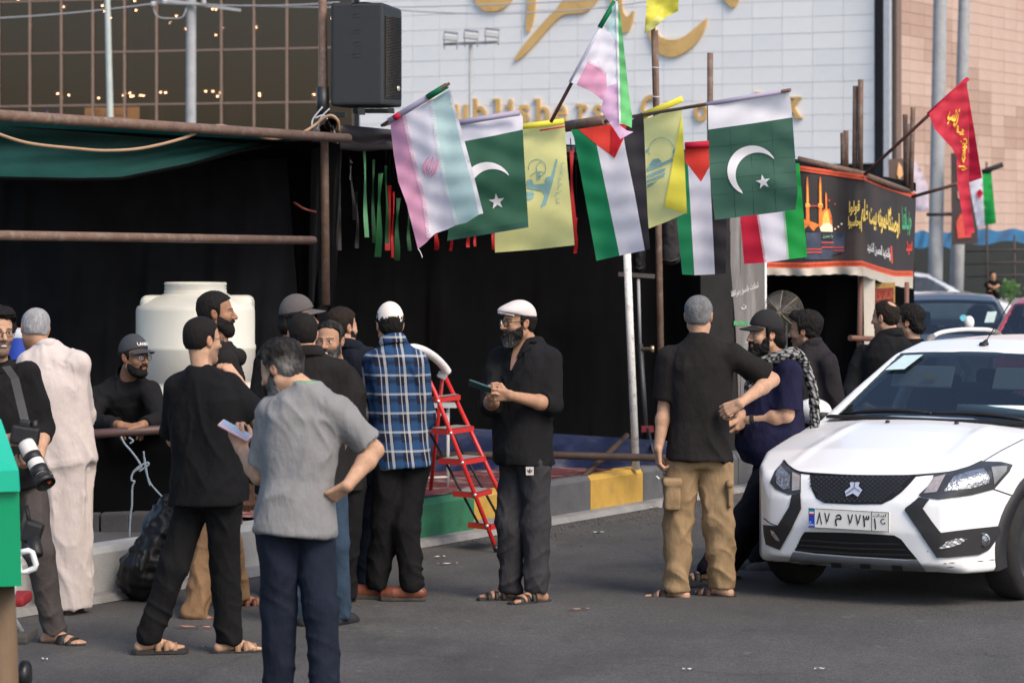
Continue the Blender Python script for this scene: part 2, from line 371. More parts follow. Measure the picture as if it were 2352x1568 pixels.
def hair_col(v, key, seed, beard=False):
    base, g, k = HCOL[key]; c = np.tile(V3(base), (len(v), 1))
    if g is not None:
        n = vnoise(v * (30, 30, 14) + seed) * .5 + vnoise(v * (95, 95, 40) + seed) * .35
        if beard: f = np.clip(k * .55 + .7 * np.clip((-.075 - v[:, 2]) / .05, 0, 1) + n * .5, 0, 1)                     # greyest on the chin
        else: f = np.clip(k + (1 - k) * .9 * np.clip((.035 - v[:, 2]) / .06, 0, 1) * np.clip((np.abs(v[:, 0]) - .02) / .05, 0.25, 1) + n * .35, 0, 1)   # greyest at the temples and nape
        c = c * (1 - f[:, None]) + V3(g) * f[:, None]
    return c
SKIN = M('skin', attr='Col', rough=.6, var=.16, scale=55, bump=.25, bscale=260, spec=.28)
[n for n in SKIN.node_tree.nodes if n.type == 'BSDF_PRINCIPLED'][0].inputs['Subsurface Weight'].default_value = .0
[n for n in SKIN.node_tree.nodes if n.type == 'BSDF_PRINCIPLED'][0].inputs['Subsurface Scale'].default_value = .02
_seed = [0]; VOX = .0088
def person(label, Y, rx, th, H=1.75, bz=0., pel=None, neck=None, head=None, hy=None, hp=0., hr=0., sth=None, shL=None, shR=None,
           aL=None, aR=None, lL=None, lR=None, top=None, bot=None, foot=None, hair=('short', 'black'), beard=None, cap=None, glasses=None,
           skin=(.42, .25, .17), wide=1., fat=0., h=.0046, nose=1., skirt=None, collar=None, stubble=0., group=None, lips=None, smile=0, hs=1.):
    _seed[0] += 1; sd = _seed[0]; s = H / 1.75; U = V3((0, 0, 1))
    root = V3(((rx - CXV) / FV * Y, Y, bz)); hd = lambda a: V3((math.cos(rad(a)), math.sin(rad(a)), 0))
    F = hd(th); R = V3((F[1], -F[0], 0)); sth = th if sth is None else sth; FS = hd(sth); RS = V3((FS[1], -FS[0], 0))
    B = px(pel, Y) if pel else root + U * .93 * s
    Nk = px(neck, Y) if neck else B + U * .565 * s
    A = nrm(Nk - B); L = np.linalg.norm(Nk - B); Rt = nrm(RS - A * np.dot(RS, A)); Ft = np.cross(A, Rt)
    hy = th if hy is None else hy; hF0 = hd(hy); p = rad(hp); hF = hF0 * math.cos(p) - U * math.sin(p); hU = U * math.cos(p) + hF0 * math.sin(p); hR = np.cross(hF, hU)
    r = rad(hr); hR, hU = hR * math.cos(r) + hU * math.sin(r), hU * math.cos(r) - hR * math.sin(r)
    hs = .965 * hs * (.55 + .45 * s); Hc = px(head, Y) if head else Nk + A * .06 + hU * .105 * hs + hF * .03
    per = thing('person', root, label, 'person', group)
    sh = {'L': px(shL, Y) if shL else Nk - Rt * .178 * s * wide - A * .098 * s, 'R': px(shR, Y) if shR else Nk + Rt * .178 * s * wide - A * .098 * s}
    hip = {'L': B - R * .092 * s, 'R': B + R * .092 * s}
    arm, leg = {}, {}
    for k, a in (('L', aL), ('R', aR)):
        a = dict(a or {}); sg = -1 if k == 'L' else 1; S_ = sh[k]
        E = px(a['e'], Y) if 'e' in a else S_ + (-U * .285 + Rt * sg * .05 - Ft * .03) * s
        W = px(a['w'], Y) if 'w' in a else E + (-U * .245 + Ft * .06) * s
        d = nrm(V3(a['hd'])) if 'hd' in a else nrm(W - E); pn = V3(a['pn']) if 'pn' in a else -Rt * sg
        pn = nrm(pn - d * np.dot(pn, d)); arm[k] = (S_, E, W, d, pn, a.get('curl', .45), a.get('sp', 1.))
    for k, a in (('L', lL), ('R', lR)):
        a = dict(a or {}); sg = -1 if k == 'L' else 1
        An = px(a['a'], Y) if 'a' in a else root + R * sg * .11 * s + U * .085
        K = px(a['k'], Y) if 'k' in a else (hip[k] + An) / 2 + F * .025 + U * .02
        leg[k] = (hip[k], K, An, a.get('ft', th + (8 if k == 'L' else -8)))
    # ---- skin: one continuous body
    pts = np.array([B, Nk, Hc] + [q for k in 'LR' for q in arm[k][:3]] + [q for k in 'LR' for q in leg[k][:3]])
    lo = pts.min(0) - .24; hi = pts.max(0) + .24; lo[2] = max(lo[2], bz - .01); G = Field(lo, hi, h)
    def headfn(X, Yy, Z):
        x, y, z = X - Hc[0], Yy - Hc[1], Z - Hc[2]; q = [(v[0] * x + v[1] * y + v[2] * z) / hs for v in (hR, hF, hU)]
        return face(q[0], q[1], q[2], nose) * hs
    G.put(Hc - .15, Hc + .15, headfn, .0)
    G.cone(Hc - hU * .05 - hF * .022, Nk - A * .01, .053 * s, .055 * s, .03)
    G.cone(Nk - A * .03, Nk - A * .14, .05 * s, .065 * s, .02); G.cone(Nk - A * .14, B, .07 * s, .07 * s, .03)
    for k in 'LR':
        S_, E, W, d, pn, curl, sp = arm[k]; sg = -1 if k == 'L' else 1
        G.cone(Nk - A * .10, S_ - A * .03, .034 * s, .040 * s, .02)
        G.cone(S_, E, .047 * s * (1 + fat * .25), .041 * s * (1 + fat * .3), .02); mid = E + (W - E) * .3
        G.cone(E, mid, .040 * s * (1 + fat * .3), .041 * s * (1 + fat * .3), .01); G.cone(mid, W, .041 * s * (1 + fat * .3), .0265 * s, .02)
        side = np.cross(d, pn) * (1 if k == 'R' else -1)                     # towards the thumb
        for i in range(4):
            o = (1.5 - i) * .0205 * s; kn = W + d * (.094 - abs(i - 1.2) * .004) * s + side * o + pn * .004
            G.cone(W + side * o * .55, kn, .0155 * s, .0108 * s, .010)
            ln = (.90, 1.0, .95, .76)[i]; a = 0.; q = kn
            for j, (l, c) in enumerate(((.043, 62), (.027, 78), (.022, 48))):
                a += rad(c) * curl + .03; dd = nrm(d * math.cos(a) + pn * math.sin(a) + side * (.16 * (1.5 - i) / 1.5 * sp * (1 - curl) * .6)); e2 = q + dd * l * ln * s
                G.cone(q, e2, (.0096 - j * .001) * s, (.0089 - j * .001) * s, .003); q = e2
        tb = W + d * .028 * s + side * .024 * s + pn * .008; t1 = tb + nrm(d * .62 + side * .62 + pn * (.3 + .4 * curl)) * .044 * s; t2 = t1 + nrm(d * .85 + side * (.3 - .5 * curl) + pn * (.25 + .5 * curl)) * .033 * s; t3 = t2 + nrm(d * .95 - side * .3 * curl + pn * .5 * curl) * .024 * s
        G.cone(W + d * .012, t1, .017 * s, .0125 * s, .012); G.cone(t1, t2, .0115 * s, .0105 * s, .004); G.cone(t2, t3, .0105 * s, .0085 * s, .004)
    bare = foot and foot[0] == 'sandal'; toes = {}
    for k in 'LR':
        Hp, K, An, ft = leg[k]; sg = -1 if k == 'L' else 1
        G.cone(B, Hp, .07 * s, .058 * s, .03); G.cone(Hp, K, .055 * s, .045 * s, .03); G.cone(K, An, .043 * s, .031 * s, .03)
        fd = hd(ft); fs = V3((fd[1], -fd[0], 0)); zb = An[2] - .085 * s; g0 = V3((An[0], An[1], zb + .022))
        if bare:
            G.cone(g0 - fd * .045 * s + U * .014, g0 + U * .03, .031 * s, .033 * s, .02); G.cone(An - U * .02, g0 + fd * .10 * s + U * .016, .034 * s, .024 * s, .03)
            G.cone(g0 + fd * .115 * s + fs * .024 + U * .010, g0 + fd * .105 * s - fs * .024 + U * .010, .022 * s, .020 * s, .02)
            for i in range(5):
                o = (i - 2) * .0165 * s * -sg; q = g0 + fd * (.135 - max(0, i - 1) * .008) * s + fs * o + U * .008; e2 = q + fd * (.045 - i * .005) * s - U * .006
                G.cone(q, e2, .0115 - i * .0009, .0105 - i * .001, .006)
        toes[k] = (g0, fd, fs, zb)
    v, q, t = G.mesh(0.0 if (beard or glasses or smile or stubble) and h < .005 else .0)
    # colours set on the skin: lips, eyes, darker eye sockets, brows, shaved beard
    sk = V3(skin); c = np.tile(sk, (len(v), 1)) * (1 + .12 * vnoise(v * 28.))[:, None]
    l = (v - Hc) / hs; hx, hyy, hz = np.abs(l @ hR), l @ hF, l @ hU; inh = (np.linalg.norm(l, axis=1) < .17)
    def mixc(mask, col, w=1.):
        m = np.clip(mask, 0, 1)[:, None] * w; c[:] = c * (1 - m) + V3(col) * m
    e = lambda cx, cz, rx_, rz, soft=.35: np.clip((1 - np.sqrt(((hx - cx) / rx_) ** 2 + ((hz - cz) / rz) ** 2)) / soft, 0, 1) * (hyy > .045) * inh
    mixc(e(0, -.061, .027, .013), sk * (.95, .62, .60) if lips is None else lips, .8)
    if stubble: mixc(np.clip((-.03 - hz - (hyy < .03) * 0.0) / .012, 0, 1) * (hyy > -.01) * (hz > -.14) * inh, (.05, .045, .042), stubble)
    mixc(e(.0315, .010, .024, .015, .6), sk * .72, .45)
    mixc(e(.0315, .006, .0145, .0068), (.55, .52, .48)); mixc(e(.031, .0065, .0066, .0072, .3), (.012, .009, .008)); mixc(e(.0315, .0125, .0165, .0032, .5), (.02, .015, .012))
    br = np.clip(1 - np.abs(hz - (.0285 - (hx - .028) ** 2 * 6)) / .0055, 0, 1) * (hx > .011) * (hx < .053) * (hyy > .045) * inh
    mixc(np.clip(br * 1.6, 0, 1), (.018, .014, .012) if hair[1] != 'grey' else (.12, .11, .105), .92)
    if smile: mixc(e(0, -.061, .022, .005), (.75, .72, .66), .9)
    mixc((hx > .07) * (hyy < .01) * (np.abs(hz) < .04) * inh * 1., sk * (1.0, .78, .74), .5)
    np_mesh('body', v, q, t, SKIN, per, True, c)
    W_ = lambda vv: Hc + (vv[:, 0:1] * hR + vv[:, 1:2] * hF + vv[:, 2:3] * hU) * hs
    if hair:
        hv, hq, ht = style_mesh('hair', hair[0] + ('+' if cap and cap[-1] != 'hole' else ''), sd); np_mesh('hair', W_(hv), hq, ht, HAIRM, per, True, hair_col(hv, hair[1], sd))
    if beard:
        hv, hq, ht = style_mesh('beard', beard[0], sd); np_mesh('beard', W_(hv), hq, ht, HAIRM, per, True, hair_col(hv, beard[1], sd, True))
    # ---- garments
    def local(vv):
        d = vv - B; return np.stack([d @ Rt, d @ Ft, d[:, 2]], 1)
    def folds(vv, q, t, amp, freq=(6, 6, 4), sl=.6, extra=None):
        n = vnormals(vv, q, t); lc = local(vv) + sd * 5.3
        rg = lambda q: (1 - np.abs(vnoise(q))) ** 2.2 * 2 - .9
        w1 = lc + .05 * np.stack([vnoise(lc * 4.1 + k * 9.) for k in (1, 2, 3)], 1)
        a = w1 * (freq[0] * 1.35, freq[1] * 1.35, freq[2] * .62); a[:, 0] += w1[:, 2] * freq[0] * sl * .5; b = w1 * (15, 15, 5.5); b[:, 0] -= w1[:, 2] * 8 * sl
        d = 1.75 * amp * (1.0 * rg(a) * (.6 + .5 * vnoise(lc * 3.3 + 8)) + .55 * rg(b) * (.45 + .55 * vnoise(lc * 5. + 4)) + .6 * vnoise(lc * 2.6))
        if extra is not None: d = d + extra
        return vv + n * d[:, None]
    if bot:
        lw = bot.get('loose', 1.)
        pts = np.array([B] + [q for k in 'LR' for q in leg[k][:3]]); G = Field(pts.min(0) - .22, pts.max(0) + .22, VOX)
        wa, wb = .150 * s * (1 + fat * .3) * wide ** .5, .104 * s * (1 + fat * .4); lf = lambda X, Yy, Z: ((X - B[0]) * Rt[0] + (Yy - B[1]) * Rt[1] + (Z - B[2]) * Rt[2], (X - B[0]) * Ft[0] + (Yy - B[1]) * Ft[1] + (Z - B[2]) * Ft[2], (X - B[0]) * A[0] + (Yy - B[1]) * A[1] + (Z - B[2]) * A[2])
        def pel_(X, Yy, Z):
            x, y, z = lf(X, Yy, Z); return smax((((np.abs(x) / wa) ** 2.4 + (np.abs(y + .006) / wb) ** 2.4) ** (1 / 2.4) - 1) * .12, np.abs(z - .02) - .11, .04)
        G.put(B - .26, B + .26, pel_, .0)
        for k in 'LR':
            Hp, K, An, ft = leg[k]
            G.cone(Hp - U * .06 + (K - Hp) * .04, K, .082 * s * (1 + fat * .2) * (.6 + .4 * lw), .070 * s * lw, .035); G.cone(K, An, .070 * s * lw, .058 * s * lw, .02)
            G.put(An - .1, An + .1, lambda X, Yy, Z: (An[2] - .028 - Z) + 0 * X + 0 * Yy, .004, 'i') if bot.get('cut', 1) else None
        v, q, t = G.mesh(0.); z = v[:, 2]; za = np.minimum(leg['L'][2][2], leg['R'][2][2]); low = np.clip(1 - (z - za) / .38, 0, 1); kn = np.exp(-((z - (B[2] + za) / 2) / .12) ** 2)
        lc = local(v) + sd * 2.1; lw2 = lc + .03 * np.stack([vnoise(lc * 6. + k * 7.) for k in (1, 2, 3)], 1); ex = (low ** 1.4 * 1.5 + kn * .6) * bot.get('wr', .006) * ((1 - np.abs(vnoise(lw2 * (6, 6, 14) + np.stack([0 * z, 0 * z, lw2[:, 0] * 9 + lw2[:, 1] * 5], 1)))) ** 2 * 2 - .9)
        v = folds(v, q, t, bot.get('wr', .006) * .8, (7, 7, 4), .9, ex); np_mesh('trousers', v, q, t, bot['mat'], per)
    if top:
        fa = fat; tw = wide; sl = top['sl']; hem = top.get('hem', -.2); lo_ = top.get('loose', 1.)
        ts = np.array([-.6, hem, hem + .01 if hem > -.01 else 0, .28, .55, .78, .90, .98, 1.055]); aa = np.array([.186 + .03 * fa, .188 + .03 * fa, .184 + .035 * fa, .170 + .045 * fa, .180 + .03 * fa, .184 + .01 * fa, .155, .106, .066]) * s * tw * (.90 + .03 * lo_)
        bb = np.array([.140 + .05 * fa, .142 + .06 * fa, .138 + .08 * fa, .118 + .10 * fa, .124 + .05 * fa, .116, .095, .078, .060]) * s * lo_ * .95; of = np.array([0, 0, .005 + .03 * fa, .008 + .05 * fa, .01 + .02 * fa, .0, -.005, -.008, -.006]) * s
        if skirt: aa[:4] *= .78; bb[:4] *= .78; aa[4] *= .92; bb[4] *= .92
        pts = np.array([B, Nk] + [q for k in 'LR' for q in arm[k][:3]] + ([leg['L'][2], leg['R'][2]] if skirt else [])); G = Field(pts.min(0) - .27, pts.max(0) + .27, VOX)
        def tor(X, Yy, Z):
            x, y, z = X - B[0], Yy - B[1], Z - B[2]; T = (A[0] * x + A[1] * y + A[2] * z) / L; u = Rt[0] * x + Rt[1] * y + Rt[2] * z; w = Ft[0] * x + Ft[1] * y + Ft[2] * z
            ai = np.interp(T, ts, aa); bi = np.interp(T, ts, bb); oi = np.interp(T, ts, of)
            d = (((np.abs(u) / ai) ** 2.4 + (np.abs(w - oi) / bi) ** 2.4) ** (1 / 2.4) - 1) * np.minimum(ai, bi) * .95
            return smax(smax(d, (hem - T) * L, .008), (T - 1.06) * L, .01)
        pad = .36 + max(0, -hem) * L
        G.put(B - pad, Nk + .36, tor, 0.)
        if skirt:
            mid = (leg['L'][2] + leg['R'][2]) / 2; D = mid - B; zl = abs(D[2])
            def sk_(X, Yy, Z):
                T = np.clip((B[2] - Z) / zl, 0, 1.2); up_ = np.clip(Z - B[2], 0, 1) / max(.3, A[2]); X = X - A[0] * up_; Yy = Yy - A[1] * up_; u = (X - B[0] - D[0] * T) * R[0] + (Yy - B[1] - D[1] * T) * R[1]; w = (X - B[0] - D[0] * T) * F[0] + (Yy - B[1] - D[1] * T) * F[1]
                ai = (skirt[0] + (skirt[1] - skirt[0]) * T); bi = (skirt[2] + (skirt[3] - skirt[2]) * T)
                d = (np.sqrt((u / ai) ** 2 + (w / bi) ** 2) - 1) * np.minimum(ai, bi); return smax(smax(d, Z - B[2] - .46, .08), (B[2] - skirt[4]) - Z, .006)
            G.put(np.minimum(B, mid) - .3, np.maximum(B, mid) + .62, sk_, .10)
        for k in 'LR':
            S_, E, W = arm[k][:3]; G.cone(Nk - A * .04 * s, S_ + A * .012 * s, .048 * s, .052 * s * (.9 + .1 * lo_), .05); m = sl if sl <= 1 else 1.
            e1 = S_ + (E - S_) * m; al = 1 + fa * .28
            def slv(X, Yy, Z):
                d = sd_cone(X, Yy, Z, S_, e1, .060 * s * lo_ * al, (.064 if sl <= 1 else .055) * s * lo_ * al); dd = nrm(E - S_)
                if sl <= 1: return smax(d, (X - e1[0]) * dd[0] + (Yy - e1[1]) * dd[1] + (Z - e1[2]) * dd[2], .006)
                e2 = E + (W - E) * (sl - 1); d2 = nrm(W - E); g = sd_cone(X, Yy, Z, E, e2, .055 * s * lo_ * al, .043 * s * lo_ if sl > 1.6 else .052 * s * lo_ * al)
                return smin(d, smax(g, (X - e2[0]) * d2[0] + (Yy - e2[1]) * d2[1] + (Z - e2[2]) * d2[2], .006), .02)
            al_ = np.array([S_, E, W]); G.put(al_.min(0) - .09, al_.max(0) + .09, slv, .03)
        v, q, t = G.mesh(0.); lc = local(v)
        v = folds(v, q, t, top.get('wr', .005), top.get('fr', (6, 6, 4)), top.get('slant', .7))
        c = np.stack([lc[:, 0], lc[:, 2], lc[:, 1]], 1) + .5
        g = np_mesh(top.get('name', 'shirt'), v, q, t, top['mat'], per, True, np.clip(c, 0, 4))
        if collar:
            mb = MB(); prof = [(.062 * s, -.012), (.070 * s, .0), (.072 * s, .026), (.066 * s, .048), (.060 * s, .05)] if collar == 'band' else [(.060 * s, .0), (.067 * s, .02), (.070 * s, .048), (.073 * s, .05), (.086 * s, .022), (.092 * s, .0), (.090 * s, -.006)]
            Rm = Matrix([[Rt[i], Ft[i], A[i]] for i in range(3)]); n = 28; ce = Vector(Nk - A * .004 - Ft * .008)
            vs = [ce + Rm @ Vector((r_ * math.cos(2 * math.pi * j / n), r_ * math.sin(2 * math.pi * j / n) * 1.02, z_ - .022 * math.sin(2 * math.pi * j / n))) for r_, z_ in prof for j in range(n)]
            mb.add(vs, [(i * n + j, i * n + (j + 1) % n, (i + 1) * n + (j + 1) % n, (i + 1) * n + j) for i in range(len(prof) - 1) for j in range(n)], 0, True); co = mb.build('collar', top['mat'], per)
            a = co.data.color_attributes.new('Col', 'FLOAT_COLOR', 'POINT')
            for i_, vv in enumerate(co.data.vertices):
                lcv = (V3(vv.co) + V3(root)) - B; a.data[i_].color = (np.dot(lcv, Rt) + .5, lcv[2] + .5, np.dot(lcv, Ft) + .5, 1)
    # ---- feet
    if foot:
        for k in 'LR':
            g0, fd, fs, zb = toes[k]; sg = -1 if k == 'L' else 1; fn = lambda x, y, z: Vector(g0 + fd * x * s + fs * (y * sg) * s + U * (z + zb - g0[2]))
            out = [(-.088, -.012), (-.088, .014), (-.06, .034), (0, .036), (.06, .041), (.12, .050), (.165, .042), (.192, .018), (.197, -.012), (.18, -.036), (.12, -.043), (.05, -.035), (-.02, -.033), (-.065, -.03)]
            if foot[0] == 'shoe':
                G = Field(g0 - .26, g0 + .26, .006); z1 = V3((0, 0, zb + .036 - g0[2]))
                G.cone(g0 - fd * .05 * s + z1 + U * .004, g0 + fd * .13 * s + z1 - U * .004, .040 * s, .040 * s, 0); G.cone(g0 + fd * .11 * s + z1, g0 + fd * .165 * s + z1 - U * .008, .042 * s, .028 * s, .02)
                G.cone(leg[k][2] - U * .01, g0 + fd * .05 * s + z1 + U * .01, .042 * s, .036 * s, .03)
                G.put(g0 - .26, g0 + .26, lambda X, Yy, Z: (zb + .016 - Z) + 0 * X + 0 * Yy, .0, 'i')
                G.put(g0 - .26, g0 + .26, lambda X, Yy, Z: (Z - zb - .105) + 0 * X + 0 * Yy, .01, 'i')
                v, q, t = G.mesh(.0); o = np_mesh('shoe', v, q, t, foot[1], per)
                mb = MB().prism(out, 0.0, .024, fn); mb.build('sole', foot[2], o)
            else:
                mb = MB().prism([(x * 1.04, y * 1.06) for x, y in out], 0.0, .022, fn); o = mb.build('sandal', foot[2], per)
                for x0, x1, hh in foot[3]:
                    mb = MB(); n = 10
                    vs = [fn(x0 + (x1 - x0) * j + (.0), .047 * math.cos(math.pi * i / n), .018 + hh * math.sin(math.pi * i / n) ** .8) for j in (0, 1) for i in range(n + 1)] + [fn(x0 + (x1 - x0) * j, .041 * math.cos(math.pi * i / n), .012 + hh * .9 * math.sin(math.pi * i / n) ** .8) for j in (0, 1) for i in range(n + 1)]
                    w = n + 1; mb.add(vs, [(i, i + 1, w + i + 1, w + i) for i in range(n)] + [(2 * w + i, 3 * w + i, 3 * w + i + 1, 2 * w + i + 1) for i in range(n)] + [(i, 2 * w + i, 2 * w + i + 1, i + 1) for i in range(n)] + [(w + i, w + i + 1, 3 * w + i + 1, 3 * w + i) for i in range(n)], 0, True)
                    mb.build('strap', foot[1], o)
    HW = lambda x, y, z: Vector(Hc + (hR * x + hF * y + hU * z) * hs)
    if glasses:
        mb = MB(); r_ = glasses if isinstance(glasses, float) else .0022
        for sg in (-1, 1):
            loop = [HW(sg * (.034 + .025 * math.copysign(abs(math.cos(a)) ** .6, math.cos(a))), .102 - abs(math.cos(a) * .5 + .5) * .008 * 1, .004 + .018 * math.copysign(abs(math.sin(a)) ** .7, math.sin(a))) for a in [2 * math.pi * i / 18 for i in range(19)]]
            mb.tube(loop, r_, 5, caps=False); mb.tube([HW(sg * .060, .094, .010), HW(sg * .075, .07, .010), HW(sg * .083, -.005, .016), HW(sg * .082, -.02, .008)], r_, 5)
        mb.tube([HW(-.010, .103, .009), HW(0, .106, .012), HW(.010, .103, .009)], r_, 5)
        go = mb.build('glasses', M('glasses frame', (.012, .012, .014), .3, .05), per)
        lg = _mats.get('lens glass') or _mats.setdefault('lens glass', glass_mat('lens glass', (.97, .98, .98), .05, .97))
        for sg in (-1, 1): MB().add([HW(sg * (.034 + .023 * math.cos(a)), .0995 - (math.cos(a) * .5 + .5) * .007, .004 + .016 * math.sin(a)) for a in [2 * math.pi * i / 14 for i in range(14)]], [tuple(range(14))]).build('lens', lg, go)
    if cap:
        kind, cm = cap[0], cap[1]; Fh = Field((-.15, -.17, -.03), (.15, .25, .2), .0052); X, Yy, Z = Fh.grids((slice(None),) * 3)
        rise = .012 if kind == 'flat' else .024
        d = sd_ell(X, Yy, Z, (0, -.013, .042), (.086, .108, .088 + rise))
        if kind == 'flat': d = smin(d, sd_ell(X, Yy, Z, (0, .03, .078), (.088, .10, .042)), .03)
        d = smax(d, (.040 - (.02 if kind != 'flat' else .012) * np.clip(-Yy / .1, -1, 1) + (.006 if kind == 'flat' else 0)) - Z + np.clip(Yy, 0, 1) * .12, .004)
        if cap[-1] == 'hole': d = smax(d, -sd_ell(X, Yy, Z, (0, -.115, .028), (.04, .05, .028)), .004)
        Fh.d = np.broadcast_to(d, Fh.d.shape).astype(np.float32); v, q, t = Fh.mesh(0.)
        cs = V3(cap[2]) if len(cap) > 2 and not isinstance(cap[2], str) else V3((1, 1, 1)); dirn = -1 if 'back' in cap else 1
        fl = lambda a: np.stack([a[:, 0] * dirn, a[:, 1] * dirn, a[:, 2]], 1)
        co = np_mesh('cap', W_(fl(v)) if dirn == 1 else W_(fl(v)), q, t, cm, per)
        ln = .028 if kind == 'flat' else .082
        mb = MB(); n = 14; th_ = .006
        def br(u, w, zz): a = (u - .5) * 2; y = .084 - .05 * a * a + w * (ln * (1 - .55 * a * a)); return HW(dirn * a * (.079 if kind != 'flat' else .07), dirn * (y + (0 if kind != 'flat' else .022)), .061 - .020 * a * a - w * (.012 if kind != 'flat' else .008) + zz + (0 if kind != 'flat' else .019))
        w = n + 1; vs = [br(i / n, j / 6, zz) for zz in (0, -th_) for j in range(7) for i in range(n + 1)]; b0 = 7 * w
        fs_ = [(j * w + i, j * w + i + 1, (j + 1) * w + i + 1, (j + 1) * w + i) for j in range(6) for i in range(n)]; fs_ += [tuple(b0 + k for k in f[::-1]) for f in fs_] + [(6 * w + i, 6 * w + i + 1, b0 + 6 * w + i + 1, b0 + 6 * w + i) for i in range(n)]
        mb.add(vs, fs_, 0, True).build('brim', cm if len(cap) < 4 or isinstance(cap[3], str) else cap[3], co)
    return dict(o=per, Hc=Hc, hR=hR, hF=hF, hU=hU, hs=hs, B=B, N=Nk, A=A, Rt=Rt, Ft=Ft, arm=arm, leg=leg, sh=sh, s=s, HW=HW)
# ------------------------------------------------------------------ ground, kerb, pavement
ASPH = M('asphalt', (.065, .0625, .060), .88, .34, 1.1, .6, 150, dirt=(.098, .092, .086), dscale=.42, dirt_amt=.75, stretch=(1, .55, 1))
_N = ASPH.node_tree.nodes; _L = ASPH.node_tree.links; _b = [n for n in _N if n.type == 'BSDF_PRINCIPLED'][0]
_src = _b.inputs['Base Color'].links[0].from_socket; _tc = [n for n in _N if n.type == 'TEX_COORD'][0]
_v = _N.new('ShaderNodeTexVoronoi'); _v.inputs['Scale'].default_value = 95; _L.new(_tc.outputs['Object'], _v.inputs['Vector'])
_m = _N.new('ShaderNodeMapRange'); _L.new(_v.outputs['Color'], _m.inputs[0]); _m.inputs[3].default_value = .62; _m.inputs[4].default_value = 1.42
_x = _N.new('ShaderNodeMix'); _x.data_type = 'RGBA'; _x.blend_type = 'MULTIPLY'; _x.inputs[0].default_value = 1; _L.new(_src, _x.inputs[6]); _L.new(_m.outputs[0], _x.inputs[7]); _L.new(_x.outputs[2], _b.inputs['Base Color'])
CONC = M('concrete', (.23, .225, .215), .85, .22, 5, .5, 90, dirt=(.11, .105, .10), dscale=2.2, dirt_amt=.7)
PAVE = M('pavement', (.075, .072, .07), .9, .2, 3, .4, 120)
KA = Vector((-2.30, 17.14, 0)); KD = Vector((.508, .8614, 0)).normalized(); KN = Vector((-KD.y, KD.x, 0))   # kerb line, its direction, and the way to the pavement
def KP(t, n, z): return KA + KD * t + KN * n + Vector((0, 0, z))
_mp2 = _N.new('ShaderNodeMapping'); _mp2.inputs['Scale'].default_value = (1, .6, 1); _L.new(_tc.outputs['Object'], _mp2.inputs[0])
def _stain(src, kind, sc, lo, hi, col, amt):
    if kind == 'crack':
        w = _N.new('ShaderNodeTexNoise'); w.inputs['Scale'].default_value = 1.6; w.inputs['Detail'].default_value = 5; _L.new(_tc.outputs['Object'], w.inputs['Vector'])
        ad = _N.new('ShaderNodeMix'); ad.data_type = 'VECTOR'; ad.inputs[0].default_value = .35; _L.new(_tc.outputs['Object'], ad.inputs[4]); _L.new(w.outputs['Color'], ad.inputs[5])
        n = _N.new('ShaderNodeTexVoronoi'); n.feature = 'DISTANCE_TO_EDGE'; n.inputs['Scale'].default_value = sc; _L.new(ad.outputs[1], n.inputs['Vector']); f = n.outputs['Distance']
    else:
        n = _N.new('ShaderNodeTexNoise'); n.inputs['Scale'].default_value = sc; n.inputs['Detail'].default_value = 7; n.inputs['Roughness'].default_value = .68; _L.new(_mp2.outputs[0], n.inputs['Vector']); f = n.outputs['Fac']
    m = _N.new('ShaderNodeMapRange'); _L.new(f, m.inputs[0]); m.inputs[1].default_value = lo; m.inputs[2].default_value = hi; m.inputs[3].default_value = amt if kind == 'crack' else 0; m.inputs[4].default_value = 0 if kind == 'crack' else amt
    x = _N.new('ShaderNodeMix'); x.data_type = 'RGBA'; _L.new(m.outputs[0], x.inputs[0]); _L.new(src, x.inputs[6]); x.inputs[7].default_value = (*col, 1); return x.outputs[2]
_c = _stain(_x.outputs[2], 'noise', .75, .52, .70, (.030, .029, .029), .75); _c = _stain(_c, 'noise', 2.6, .60, .72, (.022, .021, .021), .6); _c = _stain(_c, 'noise', 5.5, .63, .70, (.15, .142, .13), .55); _c = _stain(_c, 'crack', .42, .0, .007, (.030, .029, .028), .35); _c = _stain(_c, 'noise', .28, .50, .62, (.052, .050, .049), .6); _c = _stain(_c, 'noise', 11., .66, .70, (.17, .16, .15), .5)
_L.new(_c, _b.inputs['Base Color'])
tag(MB().grid(lambda u, v: Vector((-400 + 800 * u, -60 + 860 * v, 0)), 4, 4, smooth=False).build('road', ASPH), kind='structure')
tag(MB().add([KP(-40, .16, .30), KP(75, .16, .30), KP(75, 40, .30), KP(-40, 40, .30), KP(-40, .16, -.1), KP(75, .16, -.1)], [(0, 1, 2, 3), (4, 5, 1, 0)]).build('pavement', PAVE), kind='structure')
tag(MB().add([KP(-40, -.13, .004), KP(75, -.13, .004), KP(75, -.10, .045), KP(-40, -.10, .045), KP(75, .02, .05), KP(-40, .02, .05)], [(0, 1, 2, 3), (3, 2, 4, 5)]).build('gutter', CONC), kind='structure')
kerb = thing('kerb', KA, kind='structure')
PAINT = {'white': M('kerb white', (.36, .36, .35), .8, .15, 6, .4, 80, dirt=(.17, .165, .16), dscale=3, dirt_amt=.55), 'green': M('kerb green', (.032, .17, .085), .75, .18, 7, .4, 80, dirt=(.02, .07, .045), dscale=4, dirt_amt=.6),
         'yellow': M('kerb yellow', (.50, .30, .055), .75, .15, 7, .4, 80, dirt=(.28, .18, .07), dscale=5, dirt_amt=.5), 'grey': M('kerb grey', (.088, .09, .095), .85, .2, 7, .5, 80, dirt=(.14, .135, .13), dscale=4, dirt_amt=.4)}
seq = {-7: 'white', -6: 'white', -5: 'white', -4: 'white', -3: 'white', -2: 'yellow', -1: 'green', 0: 'yellow', 1: 'grey', 2: 'yellow', 3: 'grey', 4: 'grey', 5: 'grey'}
